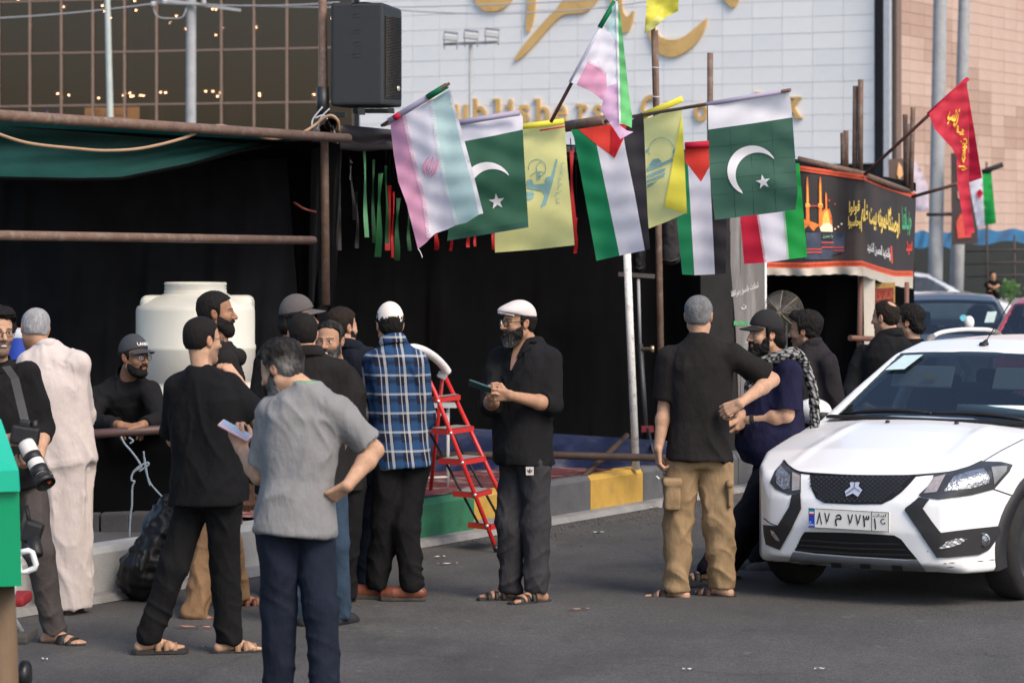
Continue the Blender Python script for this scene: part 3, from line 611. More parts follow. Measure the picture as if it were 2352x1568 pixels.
for n in range(-16, 22):
    t0 = 3.99 + .87 * n; t1 = t0 + .865; nm = seq.get(n, 'white' if n < -7 else 'yellow' if n % 2 == 0 else 'grey'); jt = random.uniform(-.004, .004)
    pr = [(-.0, -.05), (0.0 + jt, .275), (.025 + jt, .312), (.155, .318), (.155, -.05)]
    MB().add([KP(t, a, b) for t in (t0, t1) for a, b in pr], [tuple(range(5)), tuple(range(5, 10))[::-1]] + [(i, 5 + i, 5 + (i + 1) % 5, (i + 1) % 5) for i in range(5)]).build('kerb_block', PAINT[nm], kerb)
# ------------------------------------------------------------------ buildings far behind
GOLDM = M('bronze bars', (.24, .175, .14), .5, .1, 3)
PANE = glass_mat('brown pane', (.66, .52, .45), .065, .50, .02)
GLINE = lambda t: Vector((-16.23 + 10.37 * t, 90 - 3.0 * t, 0))       # facade line: t 0..1 spans ten bays
gb = thing('glass_building', GLINE(.2), 'dark glass curtain wall building with bronze mullions and lit rooms behind it', 'building')
dr = (GLINE(1) - GLINE(0)).normalized(); inn = Vector((-dr.y, dr.x, 0)); bayw = (GLINE(.1) - GLINE(0)).length
rows_z = [-.02, 1.47, 3.12, 4.77, 6.42, 8.07, 9.72, 11.37, 13.0]
Rg = Matrix([[dr.x, inn.x, 0], [dr.y, inn.y, 0], [0, 0, 1]])
pane_me = None; bar_me = None; tr_me = None
for c in range(-5, 12):
    x = GLINE(c / 10)
    if bar_me is None:
        b = MB().box((0, 0, 6.5), (.055, .12, 13), Rg).build('mullion', GOLDM); b.parent = gb; bar_me = b.data; b.location = x - gb.location
    else: b = link_mesh('mullion', bar_me, gb, x - gb.location)
    if c == 11: break
    for r_ in range(2, 8):
        w = bayw - .06; z0, z1 = rows_z[r_], rows_z[r_ + 1]; ce = x + dr * bayw / 2
        if pane_me is None:
            b = MB().box((0, 0, (1.65 - .05) / 2), (w, .012, 1.65 - .05), Rg).build('pane', PANE); b.parent = gb; pane_me = b.data
            t = MB().box((0, 0, 0), (w, .10, .045), Rg).build('transom', GOLDM); t.parent = gb; tr_me = t.data
        else: b = link_mesh('pane', pane_me, gb); t = link_mesh('transom', tr_me, gb)
        b.location = ce - gb.location + Vector((0, 0, z0 + .025)) + inn * .01; t.location = ce - gb.location + Vector((0, 0, z1))
ROOM = M('room wall', (.18, .16, .145), .9, .35, .35); DARKW = M('dark wall', (.02, .02, .022), .8, .2, 2)
mb = MB(); a0, a1 = GLINE(-.5), GLINE(1.1)
for z in (0, 3.9, 7.1, 10.2, 13.2): mb.box((a0 + a1) / 2 + inn * 11.2 + Vector((0, 0, z)), ((a1 - a0).length, 22, .4), Rg)
mb.box((a0 + a1) / 2 + inn * 22.3 + Vector((0, 0, 6.5)), ((a1 - a0).length, .2, 13.6), Rg); mb.box(a0 + inn * 11.2 + Vector((0, 0, 6.5)), (.2, 22, 13.4), Rg)
mb.box((a0 + a1) / 2 + inn * .6 + Vector((0, 0, .8)), ((a1 - a0).length, .2, 1.6), Rg)
for k, t_ in enumerate((-.3, .02, .22, .42, .63, .86)): mb.box(GLINE(t_) + inn * (2.2 + k % 3) + Vector((0, 0, 6.5)), (.5, .5, 13), Rg)
mb.build('inner_wall', ROOM, gb)
SHELF = M('pale partition', (.36, .30, .22), .9, .4, 1.2)
for t_, z, w, hh in ((.03, 9.1, .8, .9), (.31, 8.95, .7, .5), (.38, 8.9, .55, .5), (.815, 8.75, .85, 1.1), (.53, 8.6, .5, .9), (.6, 5.6, .9, .5), (.9, 5.5, 1.6, .6)):
    MB().box(GLINE(t_) + inn * 3.1 + Vector((0, 0, z)), (w, .1, hh), Rg).build('partition', SHELF, gb)
LAMP = M('downlight glow', (1, .84, .62), emit=60, var=0)
dl = None
for i in range(74):
    if i % 3: lvl, t_, dep = 9.95, (random.uniform(-.1, .55) if i % 4 else random.uniform(-.1, 1.0)), random.choice((1.5, 3, 5, 7, 9.5, 12, 15, 18)) + random.uniform(-.3, .3)
    else: lvl, t_, dep = 6.86, random.uniform(-.05, 1.05), random.uniform(.6, 5.)
    p_ = GLINE(t_) + inn * dep + Vector((0, 0, lvl))
    if dl is None:
        dl = MB().lathe([(.0, -.015), (.022, -.015), (.03, .012)], (0, 0, 0), 10).build('downlight', LAMP); dl.parent = gb; dl.location = p_ - gb.location
    else: link_mesh('downlight', dl.data, gb, p_ - gb.location)
def fac(o, z, dn=.0): return lambda x, y, *a: o + dr * x + inn * dn + Vector((0, 0, z + y))
sb = tag(MB().box(GLINE(.322) + inn * .9 + Vector((0, 0, 6.16)), (1.85, .05, .46), Rg).build('lit_sign', M('cream sign', (.9, .62, .30), .6, .1, 3, emit=1.3), origin=GLINE(.322)), 'lit cream shop sign with dark red lettering behind the lower glass', 'sign')
text_on(MB(), shape_ar('انتشارات نگاران'), [(-.85, -.13), (.55, -.13), (.55, .17), (-.85, .17)], fac(GLINE(.322), 6.16, .85), bold=.01).build('lettering', M('dark red letters', (.22, .03, .03), .6), sb)
ns = tag(text_on(MB(), shape_ar('مهرساد مهرآسمان'), [(0, 0), (1.65, 0), (1.65, .30), (0, .30)], fac(GLINE(.02), 6.03, .7), bold=.02).build('neon_sign', M('blue neon', (.13, .10, .9), emit=7, var=0), origin=GLINE(.02)), 'blue glowing letters behind the glass at far left', 'sign')
tag(ns, kind=None)
# white clad hall with gold lettering
FA, FB = P(826, HYV, 86.5), P(2008, HYV, 79.5); FA.z = 0; FB.z = 0; fd = (FB - FA).normalized(); fi = Vector((-fd.y, fd.x, 0)); FL = (FB - FA).length
Rf = Matrix([[fd.x, fi.x, 0], [fd.y, fi.y, 0], [0, 0, 1]])
wb = thing('white_building', FA, 'white panel clad hall with big gold lettering above the tent', 'building')
MB().box((FA + FB) / 2 + fi * 4 + Vector((0, 0, 9.2)), (FL, 7.9, 9.76), Rf).build('wall', M('panel joint', (.64, .65, .65), .9), wb)
MB().box((FA + FB) / 2 + fi * 4 + Vector((0, 0, 2.15)), (FL, 7.7, 4.28), Rf).build('shop_front', DARKW, wb)
MB().box((FA + FB) / 2 + fi * .02 + Vector((0, 0, 12.2)), (FL, .05, 3.6), Rf).build('upper_cladding', M('white cladding', (.74, .77, .79), .45, .03, 1.5), wb)
WP = [M('white panel %s' % 'abc'[i], c, .4, .03, 1.5, spec=.5) for i, c in enumerate(((.74, .755, .76), (.715, .735, .745), (.76, .775, .775)))]
nc, nr, zb, hh = 18, 13, 4.33, .462; pw = FL / nc; pm = []
for i in range(3):
    b = MB().box((0, 0, 0), (pw - .009, .04, hh - .009), Rf, bev=.004).build('panel', WP[i]); pm.append(b.data); bpy.data.objects.remove(b)
for c in range(nc):
    for r_ in range(nr): link_mesh('panel', pm[random.choice((0, 0, 1, 2))], wb, fd * (pw * (c + .5)) + fi * random.uniform(.005, .012) + Vector((0, 0, zb + hh * (r_ + .5))))
MB().box(FB + fd * .14 + fi * .5 + Vector((0, 0, 6.5)), (.26, 1, 13), Rf).build('corner_strip', DARKW, wb)
MB().box(FA - fd * .09 + fi * .3 + Vector((0, 0, 6.5)), (.2, .6, 13), Rf).build('corner_strip', DARKW, wb)
GOLD = M('gold letter', (.66, .42, .15), .42, .15, 1.2, metal=.12, spec=.6, dirt=(.36, .22, .08), dscale=1.3, dirt_amt=.6)
def on_fac(vx, vy, out=0.):
    """Point of the white wall plane seen at (vx, vy)."""
    d = Vector(((vx - CXV) / FV, 1, -(vy - HYV) / FV)); o = Vector((0, 0, HC)); t = (FA - o).dot(fi) / d.dot(fi); p = o + d * t; return p - fi * out
def gold_poly(nm, poly, depth=.10):
    v, f = cdt(poly); mb = MB(); n = len(v)
    mb.add([on_fac(p.x, p.y, depth) for p in v], [tuple(t) for t in f]); mb.add([on_fac(p[0], p[1], depth) for p in poly] + [on_fac(p[0], p[1], .0) for p in poly], [(i, (i + 1) % len(poly), len(poly) + (i + 1) % len(poly), len(poly) + i) for i in range(len(poly))])
    return mb.build(nm, GOLD, wb)
def sp2(pts, n=6): return [(p.x, p.y) for p in spline([Vector((a, b, 0)) for a, b in pts], n)]
gold_poly('gold_letter', sp2([(1088, -25), (1094, 4), (1106, 20), (1124, 28), (1146, 26), (1164, 16), (1178, 0), (1186, -30)]) + sp2([(1168, -30), (1152, -8), (1135, -2), (1118, -6), (1108, -28)]))
gold_poly('gold_letter', sp2([(1216, -40), (1214, 20), (1211, 60), (1214, 77), (1222, 64), (1231, 30), (1235, -40)]))
gold_poly('gold_letter', sp2([(1183, 138), (1200, 112), (1228, 78), (1262, 40), (1284, 18), (1300, -8), (1318, -40)], 5) + sp2([(1400, -40), (1376, -2), (1352, 26), (1330, 32), (1296, 36), (1268, 60), (1240, 92), (1212, 122), (1192, 140)], 5))
gold_poly('gold_letter', sp2([(1398, -30), (1410, 30), (1416, 66), (1432, 76), (1446, 72), (1455, 50), (1457, 26), (1448, 36), (1440, 38), (1432, 20), (1430, -30)]))
gold_poly('gold_letter', sp2([(1626, 42), (1622, 64), (1606, 94), (1580, 118), (1548, 132), (1518, 124), (1500, 104), (1492, 70), (1498, 40)], 5) + sp2([(1506, 44), (1506, 66), (1520, 86), (1545, 92), (1572, 86), (1598, 66)], 5))
gold_poly('gold_letter', sp2([(1655, -12), (1672, 8), (1682, 18), (1692, 14), (1704, -12)]))
def latin(ch, x0, x1, yt, yb, bold=.028, serifs=()):
    v, f, _ = text2d(ch, bold); mb = MB(); mp = lambda x, y, o: on_fac(x0 + (x1 - x0) * x, yb + (yt - yb) * y, o)
    mb.add([mp(x, y, .10) for x, y in v], f); cnt = {}
    for t in f:
        for i in range(len(t)):
            e = (t[i], t[(i + 1) % len(t)]); cnt[tuple(sorted(e))] = cnt.get(tuple(sorted(e)), 0) + 1
    for (a, b), k in cnt.items():
        if k == 1: mb.add([mp(*v[a], .10), mp(*v[b], .10), mp(*v[b], 0), mp(*v[a], 0)], [(0, 1, 2, 3)])
    for (a, b, y0, y1) in serifs:
        q = [on_fac(a, y0, .103), on_fac(b, y0, .103), on_fac(b, y1, .103), on_fac(a, y1, .103)]; q2 = [on_fac(a, y0, 0), on_fac(b, y0, 0), on_fac(b, y1, 0), on_fac(a, y1, 0)]
        mb.add(q + q2, [(0, 1, 2, 3), (0, 4, 5, 1), (1, 5, 6, 2), (2, 6, 7, 3), (3, 7, 4, 0)])
    return mb.build('gold_letter', GOLD, wb)
Bs = 283; Xh = 241; As = 228
latin('P', 985, 1022, As, Bs, .014, [(981, 1003, 279, 284)]); latin('u', 1046, 1076, Xh, Bs, .014, [(1042, 1054, 240, 245), (1066, 1080, 279, 284)])
latin('b', 1090, 1120, As, Bs, .014, [(1086, 1097, 227, 232)]); latin('l', 1141, 1151, As, Bs, .014, [(1134, 1150, 227, 232), (1134, 1158, 279, 284)])
latin('i', 1170, 1180, As, Bs, .014, [(1163, 1180, 242, 247), (1163, 1188, 279, 284)]); latin('s', 1193, 1218, Xh, Bs, .014)
latin('h', 1235, 1264, As, Bs, .014, [(1228, 1242, 227, 232), (1229, 1250, 279, 284), (1254, 1272, 279, 284)]); latin('e', 1276, 1304, Xh, Bs, .014)
latin('r', 1332, 1352, Xh, Bs, .014, [(1325, 1340, 240, 245), (1325, 1350, 279, 284)]); latin('s', 1365, 1386, Xh, Bs, .014)
latin('C', 1474, 1512, 218, Bs, .014); latin('o', 1596, 1626, Xh - 4, Bs - 3, .014); latin('m', 1640, 1678, Xh - 5, Bs - 3, .014, [(1634, 1648, 236, 241), (1634, 1654, 276, 281), (1662, 1680, 276, 281)])
latin('p', 1700, 1726, Xh - 6, 297, .014); latin('l', 1742, 1752, 214, 276, .014, [(1735, 1750, 212, 217), (1735, 1759, 272, 277)]); latin('e', 1772, 1798, Xh - 8, 275, .014)
latin('x', 1803, 1842, 224, 272, .014, [(1816, 1842, 223, 227), (1826, 1845, 269, 273)])
# grey column and the pink stone building to the right
tag(MB().box(FB + fd * .47 - fi * .25 + Vector((0, 0, 6.5)), (.17, .2, 13), Rf).build('column', M('grey metal column', (.40, .43, .47), .5), origin=FB + fd * .47), 'tall grey metal column between the white hall and the pink wall', 'column')
PA = P(2044, HYV, 80.5); PA.z = 0; pd = Vector((.515, .857, 0)).normalized(); pi_ = Vector((-pd.y, pd.x, 0)); Rp = Matrix([[pd.x, pi_.x, 0], [pd.y, pi_.y, 0], [0, 0, 1]])
sbd = thing('stone_building', PA, 'pink stone tiled building receding at the right edge', 'building')
MB().box(PA + pd * 16 + pi_ * -.0 + pi_ * 3.06 + Vector((0, 0, 6.5)), (32, 6, 13), Rp).build('wall', M('stone joint', (.45, .315, .25), .9, .1, 2), sbd)
MB().box(PA + pd * .02 - pi_ * .12 + Vector((0, 0, 6.5)), (.35, .3, 13), Rp).build('corner_pilaster', M('brown pilaster', (.17, .12, .10), .7), sbd)
TM = [M('pink tile %s' % n_, c, .6, .08, 1.3, .1, 60) for n_, c in (('pale', (.49, .355, .295)), ('mid', (.46, .325, .265)), ('dark', (.39, .265, .21)))]
tw_, th2 = 1.05, .335; tmsh = []
for i in range(3):
    b = MB().box((0, 0, 0), (tw_ - .010, .03, th2 - .009), Rp, bev=.004).build('tile', TM[i]); tmsh.append(b.data); bpy.data.objects.remove(b)
for c in range(13):
    for r_ in range(23):
        nv = float(vnoise(np.array([[c * .55 + 3, r_ * .33, 1.]]))[0]) + random.uniform(-.12, .12) + .35 * math.exp(-((r_ - 9) / 5.) ** 2) - (.2 if r_ > 15 else 0)
        k = 0 if nv < -.02 else 1 if nv < .22 else 2
        link_mesh('tile', tmsh[k], sbd, pd * (.35 + tw_ * (c + .5)) - pi_ * random.uniform(.0, .008) + Vector((0, 0, 2.35 + th2 * (r_ + .5))))
MB().box(PA + pd * 7.5 - pi_ * .0 + Vector((0, 0, 1.15)), (14, .05, 2.3), Rp).build('shop_front', M('dark shop glass', (.012, .016, .016), .25, .2, .5), sbd)
BLUE = M('blue tarp', (.016, .105, .21), .55, .18, 2, .3, 12)
def tarp(x0, x1, yt, yb, Y, lab):
    mb = MB(); mb.grid(lambda u, v: P(x0 + (x1 - x0) * u, yt + (yb - yt) * v + 5 * math.sin(u * 9) * v + 3 * math.sin(u * 17 + 1) * (1 - v) , Y - v * 1.1 - .12 * math.sin(u * 23 + v * 3)), 30, 6)
    return tag(mb.build('awning', BLUE, origin=P((x0 + x1) / 2, yt, Y)), lab, 'awning')
tarp(2096, 2200, 532, 566, 76, 'blue tarp awning behind the big concrete lamp posts')
tarp(2222, 2400, 528, 558, 78, 'pale blue tarp awning at the right edge over the dark shop')
WOODM = M('rusty pipe', (.135, .082, .058), .7, .3, 9, .4, 60, dirt=(.25, .22, .20), dscale=14, dirt_amt=.5)
STEEL = M('grey steel', (.30, .31, .32), .5, .1, 4)
DARKP = M('dark pipe', (.06, .045, .04), .7)
def fence(): 
    f = thing('fence', P(2300, HYV, 74) * 1, 'low pipe railing in front of the dark shop at right', 'fence'); f.location.z = 0
    for vx in (2267, 2330, 2388): MB().tube([P(vx, 452 if vx == 2267 else 540, 74), P(vx, 557 + HC * FV / 74, 74)], .03, 8).build('post', DARKP, f)
    for vy in (575, 604, 633): MB().tube([P(2206, vy + 2, 74.2), P(2420, vy - 3, 73.8)], .026, 8).build('rail', DARKP, f)
fence()
low = tag(MB().box((P(2290, 700, 72).x, 72.5, .35), (9, .6, .7)).build('low_wall', CONC, origin=(P(2290, 700, 72).x, 72.5, 0)), 'low concrete wall the far men sit on', 'wall')
mb = MB()
for i in range(150):
    c = P(2321 + random.gauss(0, 9), 668 + random.gauss(0, 9), 68 + random.uniform(-.2, .2)); a = random.uniform(0, 6.3); l = random.uniform(.06, .13); d = Vector((math.cos(a) * l, random.uniform(-.05, .05), abs(math.sin(a)) * l)); w = Vector((-d.z, .02, d.x)) * .35
    mb.add([c, c + d * .5 + w, c + d, c + d * .5 - w], [(0, 1, 2, 3)])
sh_ = thing('shrub', (P(2321, 700, 68).x, 68, 0), 'small green shrub by the low wall at the right edge', 'shrub'); mb.build('leaves', M('leaf', (.07, .16, .04), .6, .3, 9, trl=.3), sh_)
MB().tube([sh_.location, P(2321, 664, 68)], .03, 6).build('stem', WOODM, sh_)
# ------------------------------------------------------------------ posts, mast, wires
GALV = M('weathered concrete post', (.34, .35, .36), .8, .12, 2.5, .2, 30, dirt=(.18, .18, .19), dscale=3, dirt_amt=.5)
def post(nm, vx0, vx1, Y, r0, r1, lab, top=13, mat=GALV, cat='post'):
    b = P(vx0, HYV, Y); b.z = 0; t = P(vx1, HYV, Y); t.z = top; o = thing(nm, b, lab, cat)
    MB().tube([b.lerp(t, k / 6) for k in range(7)], [r0 + (r1 - r0) * k / 6 for k in range(7)], 12).build('shaft', mat, o); return o
pp = post('utility_pole', 437, 440, 70, .135, .115, 'thick grey utility pole with a crossarm in front of the glass building', 11.5)
for vx in (448, 455): pass
MB().box(P(465, 12, 69.8), (1.9, .08, .07), Matrix.Rotation(.14, 3, 'Y')).build('crossarm', STEEL, pp)
for vx, vy in ((352, 10), (378, 5), (468, 3)): MB().lathe([(0, 0), (.06, .01), (.06, .05), (.03, .06), (.06, .07), (.06, .12), (.02, .13)], P(vx, vy + 6, 69.7), 10).build('insulator', M('porcelain', (.5, .5, .5), .3), pp)
tag(MB().tube(spline([P(352, 14, 69.7), P(358, 34, 69.7), P(374, 42, 69.7), P(412, 42, 69.7), P(422, 36, 69.7), P(428, 20, 69.8)], 6), .018, 6).build('cable_loop', STEEL, pp))
post('lamp_post', 265, 243, 66, .095, .062, 'slim tapering pale lamp post in front of the glass building', 9.2, M('pale green steel', (.40, .45, .43), .6, .1, 3), 'post')
post('concrete_post', 2146, 2168, 70, .185, .16, 'broad grey concrete post, left of the two right posts', 13)
q2 = post('concrete_post', 2196, 2226, 71, .165, .135, 'thinner grey concrete post carrying a poster, right of the two posts', 13)
MB().tube([P(2128, 493, 69.6), P(2200, 492, 69.6)], .04, 8).build('clamp_band', DARKW, q2)
post('sign_post', 2188, 2194, 72.5, .10, .08, 'short grey post right behind the two tall posts', 3.4)
mast = thing('floodlight_mast', (P(1081, 0, 62).x, 62, 0), 'steel mast with three floodlights in front of the white hall', 'floodlight')
MB().tube([Vector((P(1081, 0, 62).x, 62, 0)), P(1081, 104, 62)], .045, 10).build('pole', STEEL, mast)
MB().box(P(1080, 100, 62), (1.18, .07, .06), Matrix.Rotation(-.04, 3, 'Y')).build('crossbar', STEEL, mast)
SIL = M('lamp housing', (.20, .205, .215), .35, .1, 4, metal=.4)
for i, vx in enumerate((1035, 1082, 1130)):
    c = P(vx, 84 - i * 4, 61.9); R_ = Matrix.Rotation(.12, 3, 'Y') @ Matrix.Rotation(.3, 3, 'X'); f = MB().box(c, (.32, .16, .18), R_, bev=.02).build('floodlight', SIL, mast)
    MB().box(c + Vector((.0, -.10, -.03)), (.30, .05, .13), R_, bev=.015).build('lamp_glass', M('lamp face', (.65, .66, .66), .15, .05, 5), f)
    mb = MB()
    for sg in (-.15, .15): mb.tube([c + Vector((sg, 0, 0)), c + Vector((sg * .9, 0, -.28 + i * .005))], .012, 6)
    mb.build('bracket', STEEL, mast)
WIRE = M('wire', (.30, .31, .34), .6)
for k, (a, b, yl, yr, lab) in enumerate(((-40, 360, 44, 8, 'overhead cable rising to the insulator at top left'), (360, 780, 3, 6, 'upper overhead cable along the top of the glass building'), (360, 1400, 8, -2, 'overhead cable crossing the top of the white hall'), (900, 1500, 22, 2, 'lower thin cable crossing the white hall behind the flags'))):
    tag(MB().tube(sag(P(a, yl, 69.6), P(b, yr, 69.6 - k * .2), .05 + .05 * k), .017, 5).build('overhead_cable', WIRE, origin=P(a, yl, 69.6)), lab, 'cable')
# ------------------------------------------------------------------ the black cloth tent
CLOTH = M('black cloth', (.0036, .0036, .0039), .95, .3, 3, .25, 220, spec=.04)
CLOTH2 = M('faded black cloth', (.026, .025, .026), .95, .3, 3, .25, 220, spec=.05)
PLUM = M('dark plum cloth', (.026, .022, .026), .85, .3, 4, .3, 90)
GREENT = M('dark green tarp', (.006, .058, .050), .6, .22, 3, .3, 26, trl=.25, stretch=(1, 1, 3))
tent = thing('tent', (P(750, 0, 20.6).x, 20.6, .3), 'open black cloth tent on a rusty pipe frame with flags along its front', 'tent')
pl = [(560, 21.9), (760, 22.2), (1250, 24.0), (1560, 25.4), (1720, 26.0)]
def wallY(vx): return float(np.interp(vx, [a for a, b in pl], [b for a, b in pl]))
def curtain(nm, mat, parent, tl, bl, tr, br, nu=60, nv=24, amp=.05, fr=38., seed=0, **kw):
    """Hanging cloth between four picture corners (vx, vy, Y); folds run down the cloth."""
    G = vnoise(np.array([[u * fr * .28 + seed * 3.1, v * 1.6 + u * 2.3 + seed, seed + .5] for v in [j / nv for j in range(nv + 1)] for u in [i / nu for i in range(nu + 1)]])); H = vnoise(np.array([[u * fr * .8 + v * 3 + seed, v * 3.5 - u * 5 + seed, seed + 7.5] for v in [j / nv for j in range(nv + 1)] for u in [i / nu for i in range(nu + 1)]]))
    D = amp * (1.3 * G * np.abs(G) ** .3 + .35 * H)
    def fn(u, v):
        a = [tl[i] + (tr[i] - tl[i]) * u for i in range(3)]; b = [bl[i] + (br[i] - bl[i]) * u for i in range(3)]; x, y, Y = [a[i] + (b[i] - a[i]) * v for i in range(3)]
        return P(x, y, Y + float(D[int(round(v * nv)) * (nu + 1) + int(round(u * nu))]) * (.35 + .65 * v))
    return MB().grid(fn, nu, nv).build(nm, mat, parent)
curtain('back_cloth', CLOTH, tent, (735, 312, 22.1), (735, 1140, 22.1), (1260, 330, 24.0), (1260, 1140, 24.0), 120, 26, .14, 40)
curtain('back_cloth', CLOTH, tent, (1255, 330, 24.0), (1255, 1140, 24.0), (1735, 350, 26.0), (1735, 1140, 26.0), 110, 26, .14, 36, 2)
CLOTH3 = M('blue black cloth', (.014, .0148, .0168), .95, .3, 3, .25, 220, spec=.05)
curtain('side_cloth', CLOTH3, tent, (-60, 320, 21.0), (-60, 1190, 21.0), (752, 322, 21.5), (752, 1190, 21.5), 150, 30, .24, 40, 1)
def RZ(vx, Y, z): p = P(vx, HYV, Y); p.z = z; return p
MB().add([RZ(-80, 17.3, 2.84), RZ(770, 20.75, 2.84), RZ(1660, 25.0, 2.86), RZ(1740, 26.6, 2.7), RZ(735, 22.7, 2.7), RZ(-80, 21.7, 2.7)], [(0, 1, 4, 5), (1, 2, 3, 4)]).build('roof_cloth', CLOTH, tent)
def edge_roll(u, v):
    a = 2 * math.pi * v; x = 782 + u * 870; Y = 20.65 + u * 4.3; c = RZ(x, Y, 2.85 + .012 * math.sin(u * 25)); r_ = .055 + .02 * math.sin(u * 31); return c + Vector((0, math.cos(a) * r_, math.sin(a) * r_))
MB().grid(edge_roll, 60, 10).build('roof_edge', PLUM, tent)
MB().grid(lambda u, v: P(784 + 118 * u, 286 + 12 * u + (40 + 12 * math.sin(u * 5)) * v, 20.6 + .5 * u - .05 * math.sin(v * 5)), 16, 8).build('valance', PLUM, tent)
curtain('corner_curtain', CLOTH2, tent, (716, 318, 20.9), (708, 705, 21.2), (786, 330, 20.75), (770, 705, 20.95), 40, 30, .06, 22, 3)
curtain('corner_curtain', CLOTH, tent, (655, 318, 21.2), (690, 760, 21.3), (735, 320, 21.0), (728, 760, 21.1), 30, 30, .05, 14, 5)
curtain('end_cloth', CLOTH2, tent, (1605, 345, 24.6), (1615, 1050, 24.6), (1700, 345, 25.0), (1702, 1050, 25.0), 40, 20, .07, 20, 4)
def awn(u, v):
    x = -40 + 760 * u; yt = 266 + 50 * u; yb = np.interp(u, [0, .3, .42, .62, .78, .93, 1], [407, 411, 409, 378, 345, 324, 318]); Y = 17.1 + 3.3 * u + .16 + .35 * math.sin(v * 2.6) * (1 - u * .7)
    return P(x, yt + (yb - yt) * v, Y + .025 * math.sin(v * 16 + u * 8))
MB().grid(awn, 60, 14).build('green_tarp', GREENT, tent)
MB().tube([awn(i / 40, 1.0) + Vector((0, -.01, -.006)) for i in range(41)], .014, 6).build('tarp_hem', CLOTH, tent)
def pipe(a, b, r_=.028, parent=None, nm='pipe', mat=None, n=12): return MB().tube([a, (a + b) / 2, b], r_, n).build(nm, mat or WOODM, parent)
pipe(P(-30, 263, 16.85), P(800, 318, 20.55), .034, tent)
pipe(P(-30, 540, 17.0), P(720, 552, 20.4), .030, tent)
pipe(P(741, -8, 20.62), P(749, 700, 20.62), .030, tent, 'corner_pole')
for x, y, Y in ((760, 286, 20.3), (745, 300, 20.35)):
    MB().tube([P(x, y, Y), P(x - 14, y + 4, Y + 1.6)], .045, 12, caps=False).build('pipe_stub', WOODM, tent)
mb = MB()
for x, y in ((742, 312), (765, 318), (775, 296), (748, 288)): mb.box(P(x, y, 20.5), (.075, .07, .06), Matrix.Rotation(.4, 3, 'Y'), bev=.015)
mb.build('clamp', M('clamp iron', (.06, .045, .038), .7, .3, 20), tent)
MB().tube(spline([P(-30, 298, 16.8), P(60, 328, 17.1), P(180, 342, 17.6), P(250, 346, 17.9), P(330, 340, 18.2), P(420, 318, 18.7), P(495, 289, 19.1), P(560, 302, 19.5), P(625, 319, 19.9), P(690, 306, 20.2), P(720, 290, 20.4), P(755, 266, 20.4), P(775, 276, 20.4), P(778, 300, 20.45)], 8), .011, 6).build('cable', M('tan cable', (.36, .23, .14), .6, .1, 5), tent)
MB().tube(spline([P(675, 465, 20.8), P(700, 480, 20.7), P(726, 487, 20.8)], 5), .008, 6).build('cord', M('red cord', (.22, .06, .04), .7), tent)
mb = MB()
for a in (((757, 250), (738, 270), (728, 300)), ((741, 246), (720, 272), (716, 290)), ((724, 272), (745, 266), (760, 292)), ((764, 288), (770, 310), (776, 330))): mb.tube(spline([P(x, y, 20.45) for x, y in a], 5), .007, 5)
mb.build('tie_wire', M('tie plastic', (.42, .44, .45), .5), tent)
POLEW = M('white painted steel', (.70, .70, .68), .45, .06, 4, dirt=(.25, .2, .16), dscale=22, dirt_amt=.7)
MB().tube([P(1440, 575, 22.7), P(1447, 760, 22.7), P(1461, 1078, 22.7)], .031, 14).build('white_pole', POLEW, tent)
pipe(P(1504, 70, 22.9), P(1521, 1000, 22.9), .027, tent, 'rusty_pole'); pipe(P(1498, -20, 22.7), P(1507, 330, 22.75), .018, tent, 'thin_pole')
pipe(P(1631, 122, 24.6), P(1631, 420, 24.6), .026, tent, 'rusty_pole')
mb = MB()
for y in (155, 222): mb.tube([P(1497, y, 22.68), P(1516, y + 2, 22.68)], .006, 5)
mb.build('tie_wire', _mats['tie plastic'], tent)
pipe(P(880, 288, 20.2), P(905, 280, 20.2), .012, tent, 'flag_rod')
pipe(P(1300, 291, 20.55), P(1392, 277, 20.2), .040, tent, 'rail_pipe'); pipe(P(1388, 279, 20.2), P(1815, 207, 18.9), .012, tent, 'flag_rod')
pipe(P(1258, 1044, 21.9), P(1534, 1052, 22.6), .030, tent, 'floor_rail', M('dark rust', (.05, .03, .022), .7, .3, 9)); pipe(P(990, 1046, 21.6), P(1258, 1044, 21.9), .030, tent, 'floor_rail', _mats['dark rust'])
pipe(P(1330, 1104, 22.0), P(1440, 1000, 22.9), .024, tent, 'brace', _mats['dark rust'])
tarpB = M('deep blue tarp', (.0022, .011, .055), .45, .3, 2.5, .5, 14, spec=.6)
tag(curtain('blue_tarp', tarpB, None, (905, 972, 22.15), (905, 1092, 22.15), (1570, 1014, 23.2), (1570, 1088, 23.2), 90, 10, .05, 44, 1), 'crumpled deep blue tarp hung along the foot of the tent back', 'tarp')
CARP = M('red carpet', (.11, .022, .026), .95, .5, 4, .4, 200, dirt=(.42, .30, .26), dscale=4.5, dirt_amt=.8)
tag(MB().add([KP(1.6, .05, .322), KP(6.3, .10, .322), KP(6.0, 1.75, .326), KP(1.2, 3.2, .326)], [(0, 1, 2, 3)]).build('carpet', CARP, origin=KP(3, 1, .3)), 'worn red patterned carpet on the pavement inside the tent', 'carpet')
